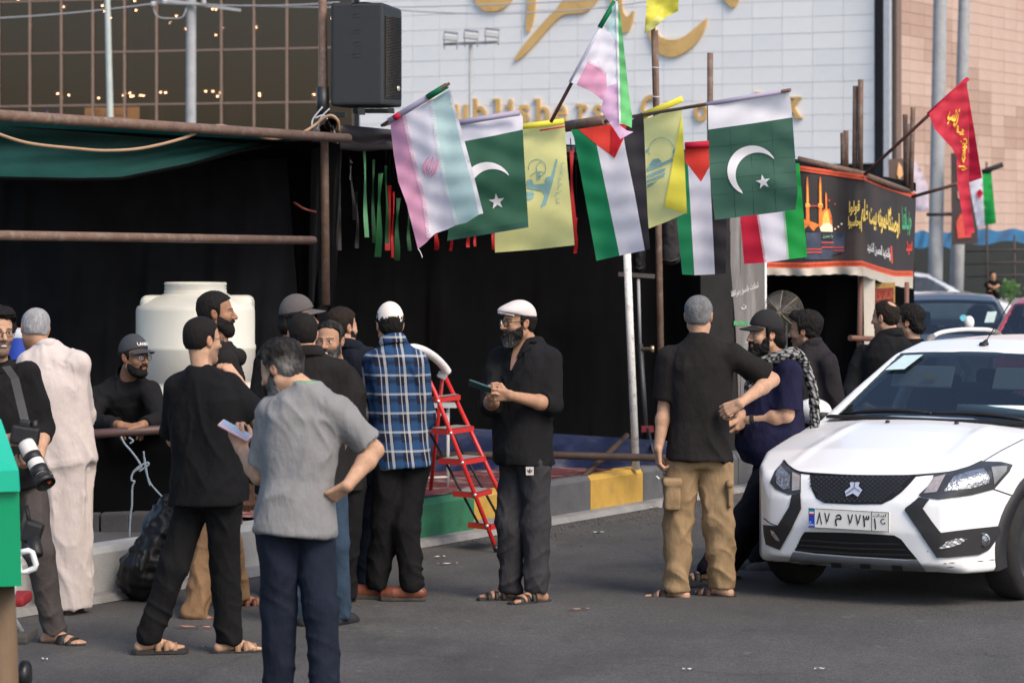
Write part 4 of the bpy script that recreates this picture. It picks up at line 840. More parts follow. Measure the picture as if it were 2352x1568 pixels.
# hanging ribbons
RB = {'g': M('green ribbon', (.035, .19, .07), .6, .12, 8, trl=.35), 'l': M('pale green ribbon', (.12, .36, .17), .6, .1, 8, trl=.35), 'd': M('dark green ribbon', (.010, .065, .022), .7, .12, 8, trl=.2), 'r': M('red ribbon', (.42, .012, .014), .6, .12, 8, trl=.35), 'k': M('black ribbon', (.022, .021, .023), .8, .15, 8)}
ribs = [(836, 338, 842, 545, 10, 'l', 'slim pale green ribbon with a knotted top, leftmost green one'), (857, 366, 858, 558, 9, 'd', 'dark green ribbon second from the left green end'), (874, 398, 868, 590, 15, 'g', 'widest mid green ribbon hanging low in the tent'),
        (887, 380, 890, 560, 9, 'd', 'dark green ribbon touching the bright red one'), (896, 426, 891, 575, 12, 'r', 'bright broad red ribbon between green ribbons'), (904, 440, 901, 592, 6, 'r', 'thin red ribbon right of the bright broad red one'),
        (914, 455, 911, 598, 13, 'd', 'long dark green ribbon right of the red pair'), (803, 358, 815, 505, 9, 'k', 'black ribbon with small white script near the corner curtain'), (820, 440, 821, 570, 9, 'k', 'lower black ribbon beside the scripted one'),
        (780, 420, 778, 575, 14, 'k', 'wide black ribbon at the corner curtain'), (938, 470, 940, 576, 9, 'd', 'dark green ribbon half behind the pink edged flag'),
        (1003, 500, 1002, 574, 11, 'r', 'red ribbon end below the first flag pair'), (1037, 505, 1036, 576, 7, 'r', 'narrow red ribbon end under the first green flag'), (1074, 505, 1076, 568, 8, 'r', 'red ribbon end mid way under the first green flag'), (1094, 500, 1091, 566, 6, 'r', 'smallest curled red ribbon end under the green flag'),
        (1134, 480, 1133, 574, 8, 'r', 'red ribbon end at the left edge of the yellow flag'), (1312, 345, 1318, 555, 13, 'r', 'long crumpled red ribbon right of the yellow flag'), (1324, 500, 1322, 582, 8, 'r', 'short red ribbon below the long crumpled red one')]
for i, (xt, yt, xb, yb, w, k, lab) in enumerate(ribs):
    Y = 21.0 + (xt - 780) * .0012 + (i % 3) * .12; ph = i * 1.3
    fn = lambda u, v: P(xt + (xb - xt) * v + (u - .5) * w * (.25 + .75 * min(1, abs(v - .3) * 1.9 + .1 * (k != 'k'))) + 1.2 * math.sin(v * 7 + ph), yt + (yb - yt) * v, Y + .03 * math.sin(v * 5 + ph) + .02 * (u - .5) * math.sin(v * 9 + ph))
    o = tag(MB().grid(fn, 3, 22).build('ribbon', RB[k], origin=P(xt, yt, Y)), lab, 'ribbon', 'ribbons hanging under the tent roof')
    MB().tube([P(xt, yt + 1, Y), P(xt - 2, 318, Y + .05)], .004, 4).build('string', CLOTH, o)
    if 'script' in lab and xt < 810:
        text_on(MB(), shape_ar('یا حسین'), [(0, 0), (1, 0), (1, 1), (0, 1)], lambda a, b, *z: P(xt + (xb - xt) * .3 - 3.5 + b * 7, yt + 10 + (1 - a) * 45, Y - .03)).build('lettering', M('white print', (.7, .7, .7), .7), o)
# printed grey banner on the tent's right end
GB = M('grey printed banner', (.16, .15, .145), .55, .25, 2, dirt=(.33, .32, .31), dscale=1.6, dirt_amt=.6, stretch=(6, 6, .7))
Ygb = lambda x, y: 24.9 + (x - 1660) * .003 + .05 * math.sin(x * .07)
gbn = thing('printed_banner', P(1710, 900, 25), 'tall grey printed banner with white handwriting hung at the right end of the tent', 'banner')
ppatch(MB(), [(1668, 480), (1757, 480), (1757, 905), (1700, 1010), (1690, 760)], Ygb, 14).build('sheet', GB, gbn)
pf = lambda x, y, *z: P(x, y, Ygb(x, y) - .012)
for tx, q in (('شهادت جانسوز رهبر انقلا', [(1680, 686), (1742, 664), (1742, 645), (1680, 668)]), ('ن', [(1703, 711), (1714, 709), (1714, 698), (1703, 700)]), ('دی ماه', [(1712, 792), (1730, 786), (1730, 772), (1712, 778)])): text_on(MB(), shape_ar(tx), q, pf, bold=.012).build('lettering', M('white print', (.7, .7, .7), .7), gbn)
MB().tube([P(1758, 470, 24.95), P(1758, 1000, 24.95)], .011, 8).build('frame_tube', M('white tube', (.75, .75, .75), .5), gbn)
mb = MB()
for i in range(7): ppatch(mb, [(1686 + i * 5, 738 + (i % 3) * 3), (1690 + i * 5, 736), (1689 + i * 5, 746), (1686 + i * 5, 748)], lambda x, y: Ygb(x, y) - .012)
mb.build('green_print', M('green print', (.08, .42, .16), .7), gbn)
# ------------------------------------------------------------------ second booth
Yb = lambda x, y=0: 27.0 + max(0, x - 1985) * .022 + .05 * math.sin(x * .05)
booth = thing('booth', (P(1985, 0, 27.6).x, 27.6, .3), 'second black booth with a printed shrine banner round its roof', 'booth')
IVORY = M('ivory cloth', (.62, .56, .47), .85, .08, 5, .2, 90, trl=.2)
PIPEB = M('brown booth pipe', (.16, .075, .055), .55, .2, 6)
MB().add([P(1745, 600, 28.9), P(2100, 600, 30.4), P(2100, 1000, 30.4), P(1745, 1000, 28.9)], [(0, 1, 2, 3)]).build('back_cloth', CLOTH, booth)
MB().add([P(1748, 372, 26.9), P(1985, 398, 27.1), P(2104, 440, 29.6), P(2104, 420, 31), P(1748, 350, 29.5)], [(0, 1, 2, 3, 4)]).build('roof_cloth', CLOTH, booth)
MB().add([P(1900, 640, 27.3), P(1972, 640, 27.25), P(1966, 830, 27.3), P(1930, 1000, 27.5), P(1890, 1000, 27.6)], [(0, 1, 2, 3, 4)]).build('side_cloth', CLOTH, booth)
pipe(P(1832, 366, 27.05), P(1990, 402, 27.05), .032, booth, 'roof_pipe'); pipe(P(1988, 404, 27.05), P(2086, 440, 29.3), .032, booth, 'roof_pipe')
pipe(P(1977, 633, 27.2), P(1972, 900, 27.2), .026, booth, 'booth_pole', PIPEB); pipe(P(2083, 648, 28.7), P(2080, 900, 28.7), .024, booth, 'booth_pole', PIPEB)
pipe(P(1952, 776, 27.0), P(2032, 779, 27.4), .026, booth, 'cross_pipe', PIPEB)
curtain('ivory_panel', IVORY, booth, (1983, 632, 27.4), (1986, 850, 27.4), (2010, 632, 27.5), (2008, 850, 27.5), 8, 10, .01, 9)
bn = thing('shrine_banner', P(1985, 520, 27), 'black printed banner of a golden domed shrine with yellow script, orange borders and ivory fringe', 'banner')
BK = M('banner black', (.030, .027, .028), .7, .3, 1.6, dirt=(.075, .035, .03), dscale=1.8, dirt_amt=.5)
ppatch(MB(), [(1834, 386), (1985, 408), (2104, 450), (2098, 645), (2046, 642), (1985, 620), (1760, 613), (1760, 386)], Yb, 16).build('sheet', BK, bn)
b1 = lambda x, y, *z: P(x, y, Yb(x) - .012); b2 = lambda x, y, *z: P(x, y, Yb(x) - .018)
ORG = M('orange border', (.62, .095, .04), .7, .25, 30); DRED = M('border dark red', (.14, .02, .015), .8)
def band(nm, pts, hgt, mat, fn=b1):
    mb = MB(); n = 60
    L_ = [np.interp(k / n * (len(pts) - 1), range(len(pts)), [p[0] for p in pts]) for k in range(n + 1)]; H_ = [np.interp(k / n * (len(pts) - 1), range(len(pts)), [p[1] for p in pts]) for k in range(n + 1)]
    mb.add([fn(x, y) for x, y in zip(L_, H_)] + [fn(x, y + hgt) for x, y in zip(L_, H_)], [(i, i + 1, n + 2 + i, n + 1 + i) for i in range(n)]); return mb.build(nm, mat, bn)
topl = [(1834, 380), (1910, 391), (1985, 402), (2030, 421), (2104, 444)]; botl = [(1757, 602), (1850, 603), (1930, 599), (1980, 599), (2020, 612), (2055, 622), (2097, 622)]
band('border', topl, 12, ORG); band('border', botl, 13, ORG)
mb = MB()
for pts in (topl, botl):
    xs = [p[0] for p in pts]; ys = [p[1] for p in pts]; x = xs[0] + 2
    while x < xs[-1] - 2:
        y = float(np.interp(x, xs, ys)); mb.add([b2(x, y + 4.5), b2(x + 1.6, y + 4.5), b2(x + 1.6, y + 8.5), b2(x, y + 8.5)], [(0, 1, 2, 3)]); x += 4.2
mb.build('border_print', DRED, bn)['kind'] = 'stuff'
fr_b = [(1757, 631), (1850, 633), (1930, 629), (1985, 634), (2020, 646), (2055, 657), (2097, 662)]
MB().grid(lambda u, v: P(1757 + 340 * u, np.interp(1757 + 340 * u, [p[0] for p in botl], [p[1] + 13 for p in botl]) * (1 - v) + np.interp(1757 + 340 * u, [p[0] for p in fr_b], [p[1] for p in fr_b]) * v + .8 * math.sin(u * 90) * v, Yb(1757 + 340 * u) - .02 + .03 * math.sin(u * 40) * v), 90, 4).build('fringe', IVORY, bn)
SHG = M('shrine orange', (.75, .20, .04), .7, .35, 14); SHY = M('shrine gold', (.95, .50, .10), .7, .3, 16); SHR = M('shrine red', (.55, .07, .05), .7, .3, 10); SHB = M('shrine dusk blue', (.045, .06, .10), .7, .5, 8); SHG2 = M('shrine glow', (.95, .80, .55), .7, .2, 14)
SX = lambda zx: (2900 + zx * .36985) / 1.7415; SY = lambda zy: (620 + zy * .36985) / 1.7415
pz = lambda pts: [(SX(a), SY(b)) for a, b in pts]; ban = lambda nm, pts, mat, o=.012: ppatch(MB(), pz(pts), lambda x, y: Yb(x) - o, 14).build(nm, mat, bn)
ban('shrine_print', [(860, 1130), (875, 830), (1000, 820), (1180, 830), (1300, 850), (1290, 1050), (1160, 1080), (1160, 1130)], SHB)
ban('shrine_print', [(846, 690), (880, 700), (960, 730), (1040, 760), (1040, 830), (856, 820)], SHG, .014)
for x in (893, 1032):
    ban('shrine_print', [(x - 18, 760), (x - 14, 330), (x - 6, 240), (x + 2, 235), (x + 10, 330), (x + 24, 760)], SHG, .016)
    ban('shrine_print', [(x - 5, 560), (x - 4, 330), (x + 4, 330), (x + 8, 560)], SHY, .018)
    ban('shrine_print', [(x - 24, 565), (x - 22, 525), (x + 24, 525), (x + 28, 565)], SHY, .018)
ban('shrine_print', [(905, 545), (1060, 545), (1060, 556), (905, 556)], SHR, .019)
ban('shrine_print', [(1020, 825), (1030, 700), (1050, 620), (1075, 585), (1128, 585), (1148, 640), (1160, 740), (1165, 830)], SHG, .018)
ban('shrine_print', [(1045, 790), (1056, 690), (1082, 605), (1112, 605), (1128, 690), (1138, 790)], SHY, .020)
ban('shrine_print', [(1030, 780), (1070, 740), (1130, 735), (1162, 770), (1166, 832), (1030, 826)], SHG2, .022)
ban('shrine_print', [(1086, 590), (1084, 420), (1092, 400), (1102, 430), (1106, 590)], SHG, .021)
ban('shrine_print', [(850, 825), (870, 790), (905, 765), (935, 800), (960, 825), (985, 790), (1012, 765), (1040, 825)], BK, .024)
for y, m_ in ((940, SHR), (965, SHB), (990, SHR)): ban('shrine_print', [(1045, y), (1170, y), (1172, y + 14), (1045, y + 14)], m_, .020)
for y in (1012, 1045): ban('shrine_print', [(886, y), (1045, y), (1046, y + 14), (886, y + 14)], SHR, .020); ban('shrine_print', [(1175, y - 18), (1285, y - 20), (1285, y - 8), (1175, y - 4)], SHR, .020)
ban('shrine_print', [(1050, 840), (1172, 838), (1174, 915), (1050, 912)], BK, .022)
text_on(MB(), shape_ar('یا حسین'), [(SX(1060), SY(900)), (SX(1165), SY(900)), (SX(1165), SY(852)), (SX(1060), SY(852))], lambda x, y, *z: P(x, y, Yb(x) - .03), bold=.01).build('lettering', M('mint print', (.25, .65, .45), .7), bn)
for x, y in ((1225, 775), (1190, 800), (1260, 745), (1150, 690), (1190, 530), (1125, 490)): ban('shrine_print', [(x - 10, y), (x, y - 12), (x + 12, y), (x, y + 14)], SHG2 if y > 700 else SHR, .022)
YEL = M('yellow script', (.85, .62, .14), .7, .12, 20); GRN = M('green script', (.10, .45, .22), .7, .1, 20); RDP = M('red script', (.75, .07, .05), .7, .1, 20); WHP = M('white print', (.7, .7, .7), .7)
def script(tx, q, mat, bold=.03): return text_on(MB(), shape_ar(tx), [(SX(a), SY(b)) for a, b in q], lambda x, y, *z: P(x, y, Yb(x) - .02), bold=bold).build('lettering', mat, bn)
script('اوصنگاهمونه بیت ظلم', [(1470, 830), (1890, 960), (1885, 600), (1480, 430)], YEL); script('قولوا', [(1340, 660), (1455, 640), (1460, 490), (1345, 500)], YEL, .02); script('وحاسبوا', [(1330, 800), (1470, 800), (1465, 660), (1335, 660)], YEL, .02)
script('حزب‌اقتدا', [(1915, 880), (2020, 880), (2010, 560), (1915, 560)], GRN); script('سید', [(1960, 1085), (2025, 1075), (2025, 915), (1962, 925)], RDP); script('والشهید الحسین الشهید', [(1540, 1060), (1790, 1150), (1790, 1010), (1540, 930)], WHP); script('ا', [(1795, 1170), (1815, 1170), (1808, 985), (1790, 985)], RDP)
plq = thing('framed_plaque', P(2027, 720, 27.9), 'dark red calligraphy plaque in a gold frame hung in the second booth', 'plaque')
GLD = M('gold frame', (.36, .22, .06), .5, .35, 22); ppatch(MB(), [(1997, 652), (2056, 648), (2056, 720), (1998, 760)], lambda x, y: 27.95).build('frame', GLD, plq)
MB().add([P(2003, 664, 27.93), P(2052, 660, 27.93), P(2052, 704, 27.93), P(2003, 708, 27.93)], [(0, 1, 2, 3)]).build('picture', M('dark red picture', (.22, .03, .02), .6, .5, 30), plq)
text_on(MB(), shape_ar('السلام علیک'), [(2007, 698), (2049, 694), (2049, 670), (2007, 674)], lambda x, y, *z: P(x, y, 27.92), bold=.01).build('lettering', M('orange script', (.5, .14, .05), .6), plq)
def up_pipe(x0, y0, x1, y1, Y, lab): tag(pipe(P(x0, y0, Y), P(x1, y1, Y), .026, None, 'scaffold_pipe'), lab, 'pipe', 'scaffold pipes rising above the second booth')
for a in ((1965, 198, 1963, 410, 27.2, 'left pipe of the tall rusty pair above the shrine banner'), (1977, 183, 1976, 410, 27.15, 'right and taller pipe of the rusty pair above the shrine banner'), (1936, 305, 1937, 395, 27.3, 'left of two short pipes above the dome print'), (1943, 300, 1943, 395, 27.4, 'right of two short pipes above the dome print'),
          (2079, 263, 2081, 440, 29.4, 'left pipe of the three at the banner right end'), (2097, 247, 2092, 440, 29.3, 'tallest pipe of the three at the banner right end'), (2088, 285, 2086, 440, 29.5, 'shortest middle pipe of the three at the banner end')): up_pipe(*a)
pst = thing('street_poster', P(2214, 560, 69), 'dark poster with a red figure strapped to the right concrete post', 'poster')
ppatch(MB(), [(2184, 352), (2242, 350), (2246, 560), (2186, 562)], lambda x, y: 69.5, 30).build('sheet', M('poster dark', (.045, .03, .03), .6, .3, .8), pst)
ppatch(MB(), [(2196, 512), (2206, 490), (2222, 500), (2232, 545), (2200, 548)], lambda x, y: 69.47).build('figure_print', SHR, pst); ppatch(MB(), [(2199, 440), (2206, 432), (2212, 444), (2208, 458), (2200, 456)], lambda x, y: 69.47).build('face_print', M('poster skin', (.4, .26, .2), .7), pst)
pst2 = thing('street_poster', P(2082, 430, 76), 'brown poster with a flame picture under the grey column', 'poster')
ppatch(MB(), [(2040, 366), (2078, 364), (2082, 425), (2042, 428)], lambda x, y: 76.0).build('sheet', M('poster brown', (.12, .075, .06), .6, .3, .8), pst2); ppatch(MB(), [(2060, 400), (2064, 372), (2072, 384), (2074, 402), (2066, 412)], lambda x, y: 75.96).build('flame_print', M('flame print', (.75, .42, .2), .7), pst2)
# ------------------------------------------------------------------ flags
def FM(n, c, t=.35): return M('flag ' + n, c, .75, .05, 10, .12, 150, trl=t)
F_PINK, F_TEAL, F_WH, F_GR, F_YL, F_YB = FM('pale pink', (.74, .36, .53)), FM('pale teal', (.50, .69, .69)), FM('white', (.72, .71, .80)), FM('dark green', (.030, .118, .072)), FM('pale yellow', (.90, .89, .38), .55), FM('bright yellow', (.83, .76, .10))
F_RED, F_G2, F_BK, F_RE2, F_G3, F_G4 = FM('red', (.70, .045, .030)), FM('green', (.006, .21, .085)), FM('black', (.022, .020, .026), .1), FM('crimson', (.56, .012, .045)), FM('light green', (.18, .62, .22)), FM('vivid green', (.01, .34, .06))
F_GREYV = FM('sleeve', (.40, .37, .50), .2); F_BLUG = M('flag blue grey print', (.17, .32, .34), .8, .1, 20); F_WHP = M('flag white print', (.80, .79, .84), .75, .05, 10, trl=.3); F_PKP = M('flag pink print', (.66, .27, .43), .8, .1, 20)
def waver(Y0, amp, lam, ang, ph=0, gx=0., gy=0., x0=0., y0=0.):
    c, s_ = math.cos(rad(ang)), math.sin(rad(ang))
    return lambda x, y: Y0 + gx * (x - x0) + gy * (y - y0) + .75 * amp * math.sin((x * c + y * s_) / lam + ph) + amp * .45 * math.sin((x * c * .6 - y * s_ * 1.3) / lam * 1.9 + ph * 2) + amp * .22 * math.sin((x * .9 + y * .35) / lam * 3.7 + ph * 5 + 2 * math.sin(y / lam)) + amp * .16 * math.sin((y - x * .25) / lam * 4.3 + ph + 1.5 * math.sin(x / lam))
def flag(label, Yf, parts, group='flags hung along the tent front'):
    x, y = parts[0][2][0]; o = thing('flag', P(x, y, Yf(x, y)), label, 'flag', group)
    for nm, mt, poly, off in parts: ppatch(MB(), poly, Yf, 9, off).build(nm, mt, o)
    return o
def circ(cx, cy, r, a0, a1, n=26): return [(cx + r * math.cos(rad(a0 + (a1 - a0) * i / n)), cy + r * math.sin(rad(a0 + (a1 - a0) * i / n))) for i in range(n + 1)]
def crescent(cx, cy, k=1.): 
    a = circ(cx, cy, 57.5 * k, -30, -248); b = circ(cx + 13 * k, cy + 10 * k, 51.5 * k, 137, 317 - 2, 24); return a + b
def star(cx, cy, R_, rot=-80): return [(cx + (R_ if i % 2 == 0 else R_ * .40) * math.cos(rad(rot + 36 * i)), cy + (R_ if i % 2 == 0 else R_ * .40) * math.sin(rad(rot + 36 * i))) for i in range(10)]
def add_prints(o, nm, mat, polys, Yf, off=.006, step=9):
    mb = MB()
    for p in polys: ppatch(mb, p, Yf, step, off)
    return mb.build(nm, mat, o)
def kufic(line, n, w, side=1):
    """Row of small square motifs along a stripe edge."""
    out = []; xs = [p[0] for p in line]; ys = [p[1] for p in line]; L_ = [0]
    for i in range(1, len(line)): L_.append(L_[-1] + math.hypot(xs[i] - xs[i - 1], ys[i] - ys[i - 1]))
    def at(d): return np.interp(d, L_, xs), np.interp(d, L_, ys)
    st = L_[-1] / n
    for k in range(n):
        (x, y), (x2, y2) = at(k * st), at((k + 1) * st); dx, dy = (x2 - x), (y2 - y); nx, ny = -dy / st * side * w, dx / st * side * w
        R_ = lambda a, b, c, d: [(x + dx * a + nx * c, y + dy * a + ny * c), (x + dx * b + nx * c, y + dy * b + ny * c), (x + dx * b + nx * d, y + dy * b + ny * d), (x + dx * a + nx * d, y + dy * a + ny * d)]
        out += [R_(.02, .12, 0, .9), R_(.12, .5, 0, .16), R_(.22, .32, .3, 1), R_(.45, .55, .1, .95), R_(.55, .9, .80, .96), R_(.66, .76, .05, .6), R_(.82, .92, 0, 1)]
    return out
def iran_emblem(cx, cy, s_, rot):
    c, n = math.cos(rad(rot)), math.sin(rad(rot)); T = lambda pts: [(cx + (x * c - y * n) * s_, cy + (x * n + y * c) * s_) for x, y in pts]
    arc = lambda sx: T([(sx * 8, -26), (sx * 15, -15), (sx * 18, 0), (sx * 14, 14), (sx * 5, 26), (sx * 10, 12), (sx * 12.5, 0), (sx * 11, -13)])
    arc2 = lambda sx: T([(sx * 3.5, -21), (sx * 8.5, -11), (sx * 9.5, 0), (sx * 7, 11), (sx * 2, 22), (sx * 4, 8), (sx * 5.5, 0), (sx * 5, -9)])
    return [arc(1), arc(-1), arc2(1), arc2(-1), T([(-1.8, -20), (0, -28), (1.8, -20), (1.6, 16), (0, 26), (-1.6, 16)])]
def rod(a, b, r_=.012, parent=None): return MB().tube([a, b], r_, 8).build('rod', M('wooden rod', (.10, .038, .028), .6, .2, 8), parent)
# first (big) pale flag
Yf = waver(19.3, .035, 34, 20, .4, -.0006, .0004, 900, 200)
edge_l = [(896, 279), (904, 354), (915, 418), (934, 469), (960, 572)]; m1 = [(932, 264), (946, 330), (958, 381), (979, 461), (989, 546)]; m2 = [(988, 232), (995, 290), (1003, 343), (1022, 440), (1046, 518)]; m3 = [(1030, 208), (1045, 270), (1060, 333), (1086, 429), (1100, 493)]; m4 = [(1033, 204), (1056, 284), (1083, 383), (1110, 490)]
fl1 = flag('large pale pink, white and teal flag on a slanted rod, leftmost of the row', Yf, [('stripe', F_PINK, edge_l + [(979, 557)] + m1[::-1], 0), ('stripe', F_WH, m1 + [(1000, 536), (1027, 527)] + m2[::-1], 0), ('stripe', F_TEAL, m2 + [(1070, 512)] + m3[::-1], 0), ('hem', F_WHP, m3 + m4[::-1], 0), ('emblem', F_PKP, iran_emblem(988, 384, .98, 16)[0], .006)])
add_prints(fl1, 'emblem', F_PKP, iran_emblem(988, 384, .98, 16)[1:], Yf); add_prints(fl1, 'border_script', F_WHP, kufic(m1, 13, 8.5, 1), Yf, .007, None); add_prints(fl1, 'border_script', F_WHP, kufic(m2, 13, 8.5, -1), Yf, .007, None)
MB().tube([P(893, 279, 19.3), P(1028, 196, 19.2)], .021, 10).build('hoist_sleeve', F_GREYV, fl1); MB().tube([P(982, 224, 19.22), P(1026, 197, 19.18)], .0215, 10).build('hoist_sleeve', F_G2, fl1); MB().tube([P(905, 272, 19.28), P(918, 263, 19.27)], .0215, 10).build('hoist_sleeve', F_RE2, fl1)
rod(P(876, 289, 19.4), P(1032, 192, 19.15), .011, fl1); MB().tube(spline([P(960, 571, 19.3), P(966, 580, 19.3), P(970, 592, 19.3)], 4), .003, 4).build('thread', F_WHP, fl1)
# first dark green flag
Yf = waver(19.9, .03, 40, 75, 1.0, .0003, 0, 1100, 400)
fl2 = flag('dark green flag with white crescent and star, half behind the pale striped flag', Yf, [('field', F_GR, [(1060, 326), (1129, 313), (1201, 298), (1204, 360), (1214, 522), (1120, 538), (1027, 553), (1040, 440)], 0), ('hoist_band', F_WH, [(1050, 281), (1193, 258), (1201, 268), (1201, 298), (1129, 313), (1060, 326)], 0), ('crescent', F_WHP, crescent(1119, 430), .007), ('star', F_WHP, star(1141, 463, 19, -97), .007)])
MB().tube([P(1040, 284, 19.86), P(1194, 259, 19.86)], .020, 8).build('hoist_sleeve', F_GREYV, fl2)
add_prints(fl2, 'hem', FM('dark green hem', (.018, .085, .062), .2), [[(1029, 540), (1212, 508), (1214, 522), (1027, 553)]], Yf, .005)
# first yellow flag with its print
def armed_print(cx, cy, T):
    """The printed device as loose shapes: a raised arm with a rifle, a lined globe and bars of script."""
    return [T(p) for p in ([(277, 365), (281, 366), (275, 398), (268, 424), (262, 444), (254, 470), (241, 479), (252, 445), (257, 428), (251, 418), (254, 408), (266, 404), (272, 385)], [(210, 425), (256, 422), (262, 432), (256, 440), (212, 434)], [(246, 436), (262, 434), (258, 444), (248, 446)], [(210, 440), (224, 440), (228, 447), (210, 449)], [(210, 451), (227, 450), (222, 458), (210, 461)], [(210, 414), (222, 412), (226, 424), (210, 426)], [(232, 398), (240, 396), (242, 410), (234, 412)])]
Yf = waver(20.3, .03, 46, 60, .2, .0005, 0, 1200, 400)
fl3 = flag('pale yellow flag with a faded blue green print, right of the first green flag', Yf, [('field', F_YL, [(1196, 296), (1297, 284), (1303, 380), (1320, 563), (1230, 573), (1137, 580), (1136, 520), (1190, 420)], 0)])
add_prints(fl3, 'print', F_BLUG, armed_print(0, 0, lambda p: [(x + 1000, y) for x, y in p]), Yf)
mb = MB(); [mb.tube([P(x, y, Yf(x, y) - .006) for x, y in c], .0022, 4) for c in (circ(1234, 386, 20, -190, 80, 20), circ(1246, 386, 14, 140, 260, 10), circ(1240, 420, 26, 215, 300, 10))]; mb.build('globe_print', F_BLUG, fl3)
mb = MB()
for i, w_ in enumerate(('المقاومة', 'الاسلامیة', 'فی لبنان')): text_on(mb, shape_ar(w_), [(0, 0), (1, 0), (1, 1), (0, 1)], lambda a, b, *z, i=i: P(1274 + 12 * b + (2 - i) * 5 , 374 + i * 34 + (1 - a) * 32, Yf(1280, 400) - .012))
mb.build('script_print', F_BLUG, fl3)
MB().tube([P(1192, 292, 20.26), P(1295, 279, 20.3)], .022, 8).build('hoist_sleeve', F_YB, fl3); MB().tube([P(1240, 300, 20.26), P(1297, 291, 20.28)], .006, 6).build('red_piping', F_RE2, fl3)
# first four coloured flag
Yf = waver(19.75, .035, 38, 15, .9, -.0007, .0, 1390, 400)
b1_ = [(1358, 312), (1370, 332), (1394, 446), (1423, 587)]; b2_ = [(1433, 318), (1437, 343), (1458, 446), (1481, 575)]
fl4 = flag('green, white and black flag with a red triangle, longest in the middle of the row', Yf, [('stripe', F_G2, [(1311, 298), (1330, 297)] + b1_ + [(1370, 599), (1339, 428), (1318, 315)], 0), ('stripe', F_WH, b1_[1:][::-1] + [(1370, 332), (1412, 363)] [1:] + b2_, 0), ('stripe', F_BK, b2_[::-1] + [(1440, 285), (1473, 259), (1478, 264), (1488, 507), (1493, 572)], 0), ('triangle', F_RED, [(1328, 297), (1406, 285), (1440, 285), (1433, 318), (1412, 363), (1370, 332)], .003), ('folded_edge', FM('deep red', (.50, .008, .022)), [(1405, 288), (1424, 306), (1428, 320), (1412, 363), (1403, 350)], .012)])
# upper slanted pale flag
Yf = waver(18.9, .04, 24, 10, .2, .0006, 0, 1400, 150)
fl5 = flag('pale pink and white flag with light green back fold, flying highest', Yf, [('stripe', F_PINK, [(1312, 191), (1324, 195), (1352, 138), (1378, 152), (1392, 166), (1394, 200), (1386, 232), (1360, 212), (1335, 200)], 0), ('stripe', F_WH, [(1312, 190), (1352, 120), (1380, 66), (1392, 62), (1412, 78), (1419, 100), (1420, 190), (1394, 200), (1392, 166), (1378, 152), (1352, 138), (1324, 195)], 0), ('stripe', F_TEAL, [(1380, 66), (1410, 8), (1417, 5), (1419, 100), (1412, 78), (1392, 62)], 0), ('stripe', FM('pale violet', (.66, .42, .62)), [(1394, 200), (1420, 190), (1422, 287), (1440, 300), (1455, 303), (1425, 320), (1406, 291), (1379, 253), (1386, 232)], 0), ('back_fold', F_G3, [(1420, 8), (1426, 44), (1444, 212), (1452, 267), (1451, 294), (1426, 282), (1422, 287)], -.01), ('hem', F_WHP, [(1414, 2), (1419, 4), (1426, 280), (1422, 288)], .012)])
MB().tube([P(1311, 190, 18.9), P(1414, 3, 18.95)], .016, 8).build('hoist_sleeve', F_WHP, fl5); MB().tube([P(1378, 64, 18.93), P(1413, 4, 18.95)], .019, 8).build('hoist_sleeve', F_G2, fl5); rod(P(1265, 281, 18.9), P(1415, -2, 18.96), .012, fl5)
add_prints(fl5, 'border_script', F_WHP, kufic([(1352, 138), (1378, 152), (1392, 166)], 5, 6, 1), Yf, .007, None); add_prints(fl5, 'border_script', M('flag teal print', (.35, .62, .62), .8), kufic([(1390, 60), (1404, 72), (1418, 98)], 4, 6, -1), Yf, .007, None)
# second yellow flag
Yf = waver(20.2, .03, 40, 40, .7, -.0012, 0, 1520, 400)
fl6 = flag('pale yellow flag with bright yellow folded edge left of the rusty pole', Yf, [('field', F_YL, [(1470, 268), (1478, 275), (1566, 245), (1578, 488), (1535, 508), (1490, 525), (1480, 400)], 0), ('folded_edge', F_YB, [(1567, 260), (1578, 491), (1526, 475), (1546, 370)], .014)])
MB().tube([P(1476, 266, 20.2), P(1567, 228, 20.1)], .024, 8).build('hoist_sleeve', F_YB, fl6)
add_prints(fl6, 'print', F_BLUG, [[(1486, 385), (1546, 364), (1545, 371), (1486, 395)], [(1486, 402), (1520, 388), (1529, 386), (1526, 393), (1486, 409)], [(1486, 414), (1528, 396), (1526, 404), (1486, 420)], [(1486, 424), (1510, 416), (1500, 424), (1487, 432)], [(1490, 380), (1500, 366), (1512, 364), (1520, 372), (1505, 378)], [(1483, 345), (1490, 340), (1488, 350), (1484, 352)], [(1545, 345), (1551, 340), (1549, 352), (1545, 354)]], Yf)
mb = MB(); mb.tube([P(x, y, Yf(x, y) - .006) for x, y in circ(1520, 345, 29, 60, -200, 26)], .0022, 4); mb.build('globe_print', F_BLUG, fl6)
# second four coloured flag
Yf = waver(21.2, .03, 36, 8, .3, .0, 0)
fl7 = flag('narrow green, white and black flag with a red triangle beside the rusty pole', Yf, [('stripe', F_G2, [(1574, 372), (1580, 379), (1595, 632), (1567, 630), (1555, 507), (1572, 420)], 0), ('stripe', F_WH, [(1580, 379), (1610, 418), (1630, 382), (1642, 630), (1595, 632)], 0), ('stripe', F_BK, [(1630, 360), (1664, 360), (1669, 504), (1667, 628), (1642, 630), (1630, 382)], 0), ('triangle', F_RED, [(1573, 330), (1630, 327), (1632, 380), (1610, 418), (1580, 379), (1574, 372)], .0)])
MB().tube([P(1573, 335, 21.2), P(1630, 331, 21.2)], .026, 8).build('hoist_sleeve', F_RE2, fl7)
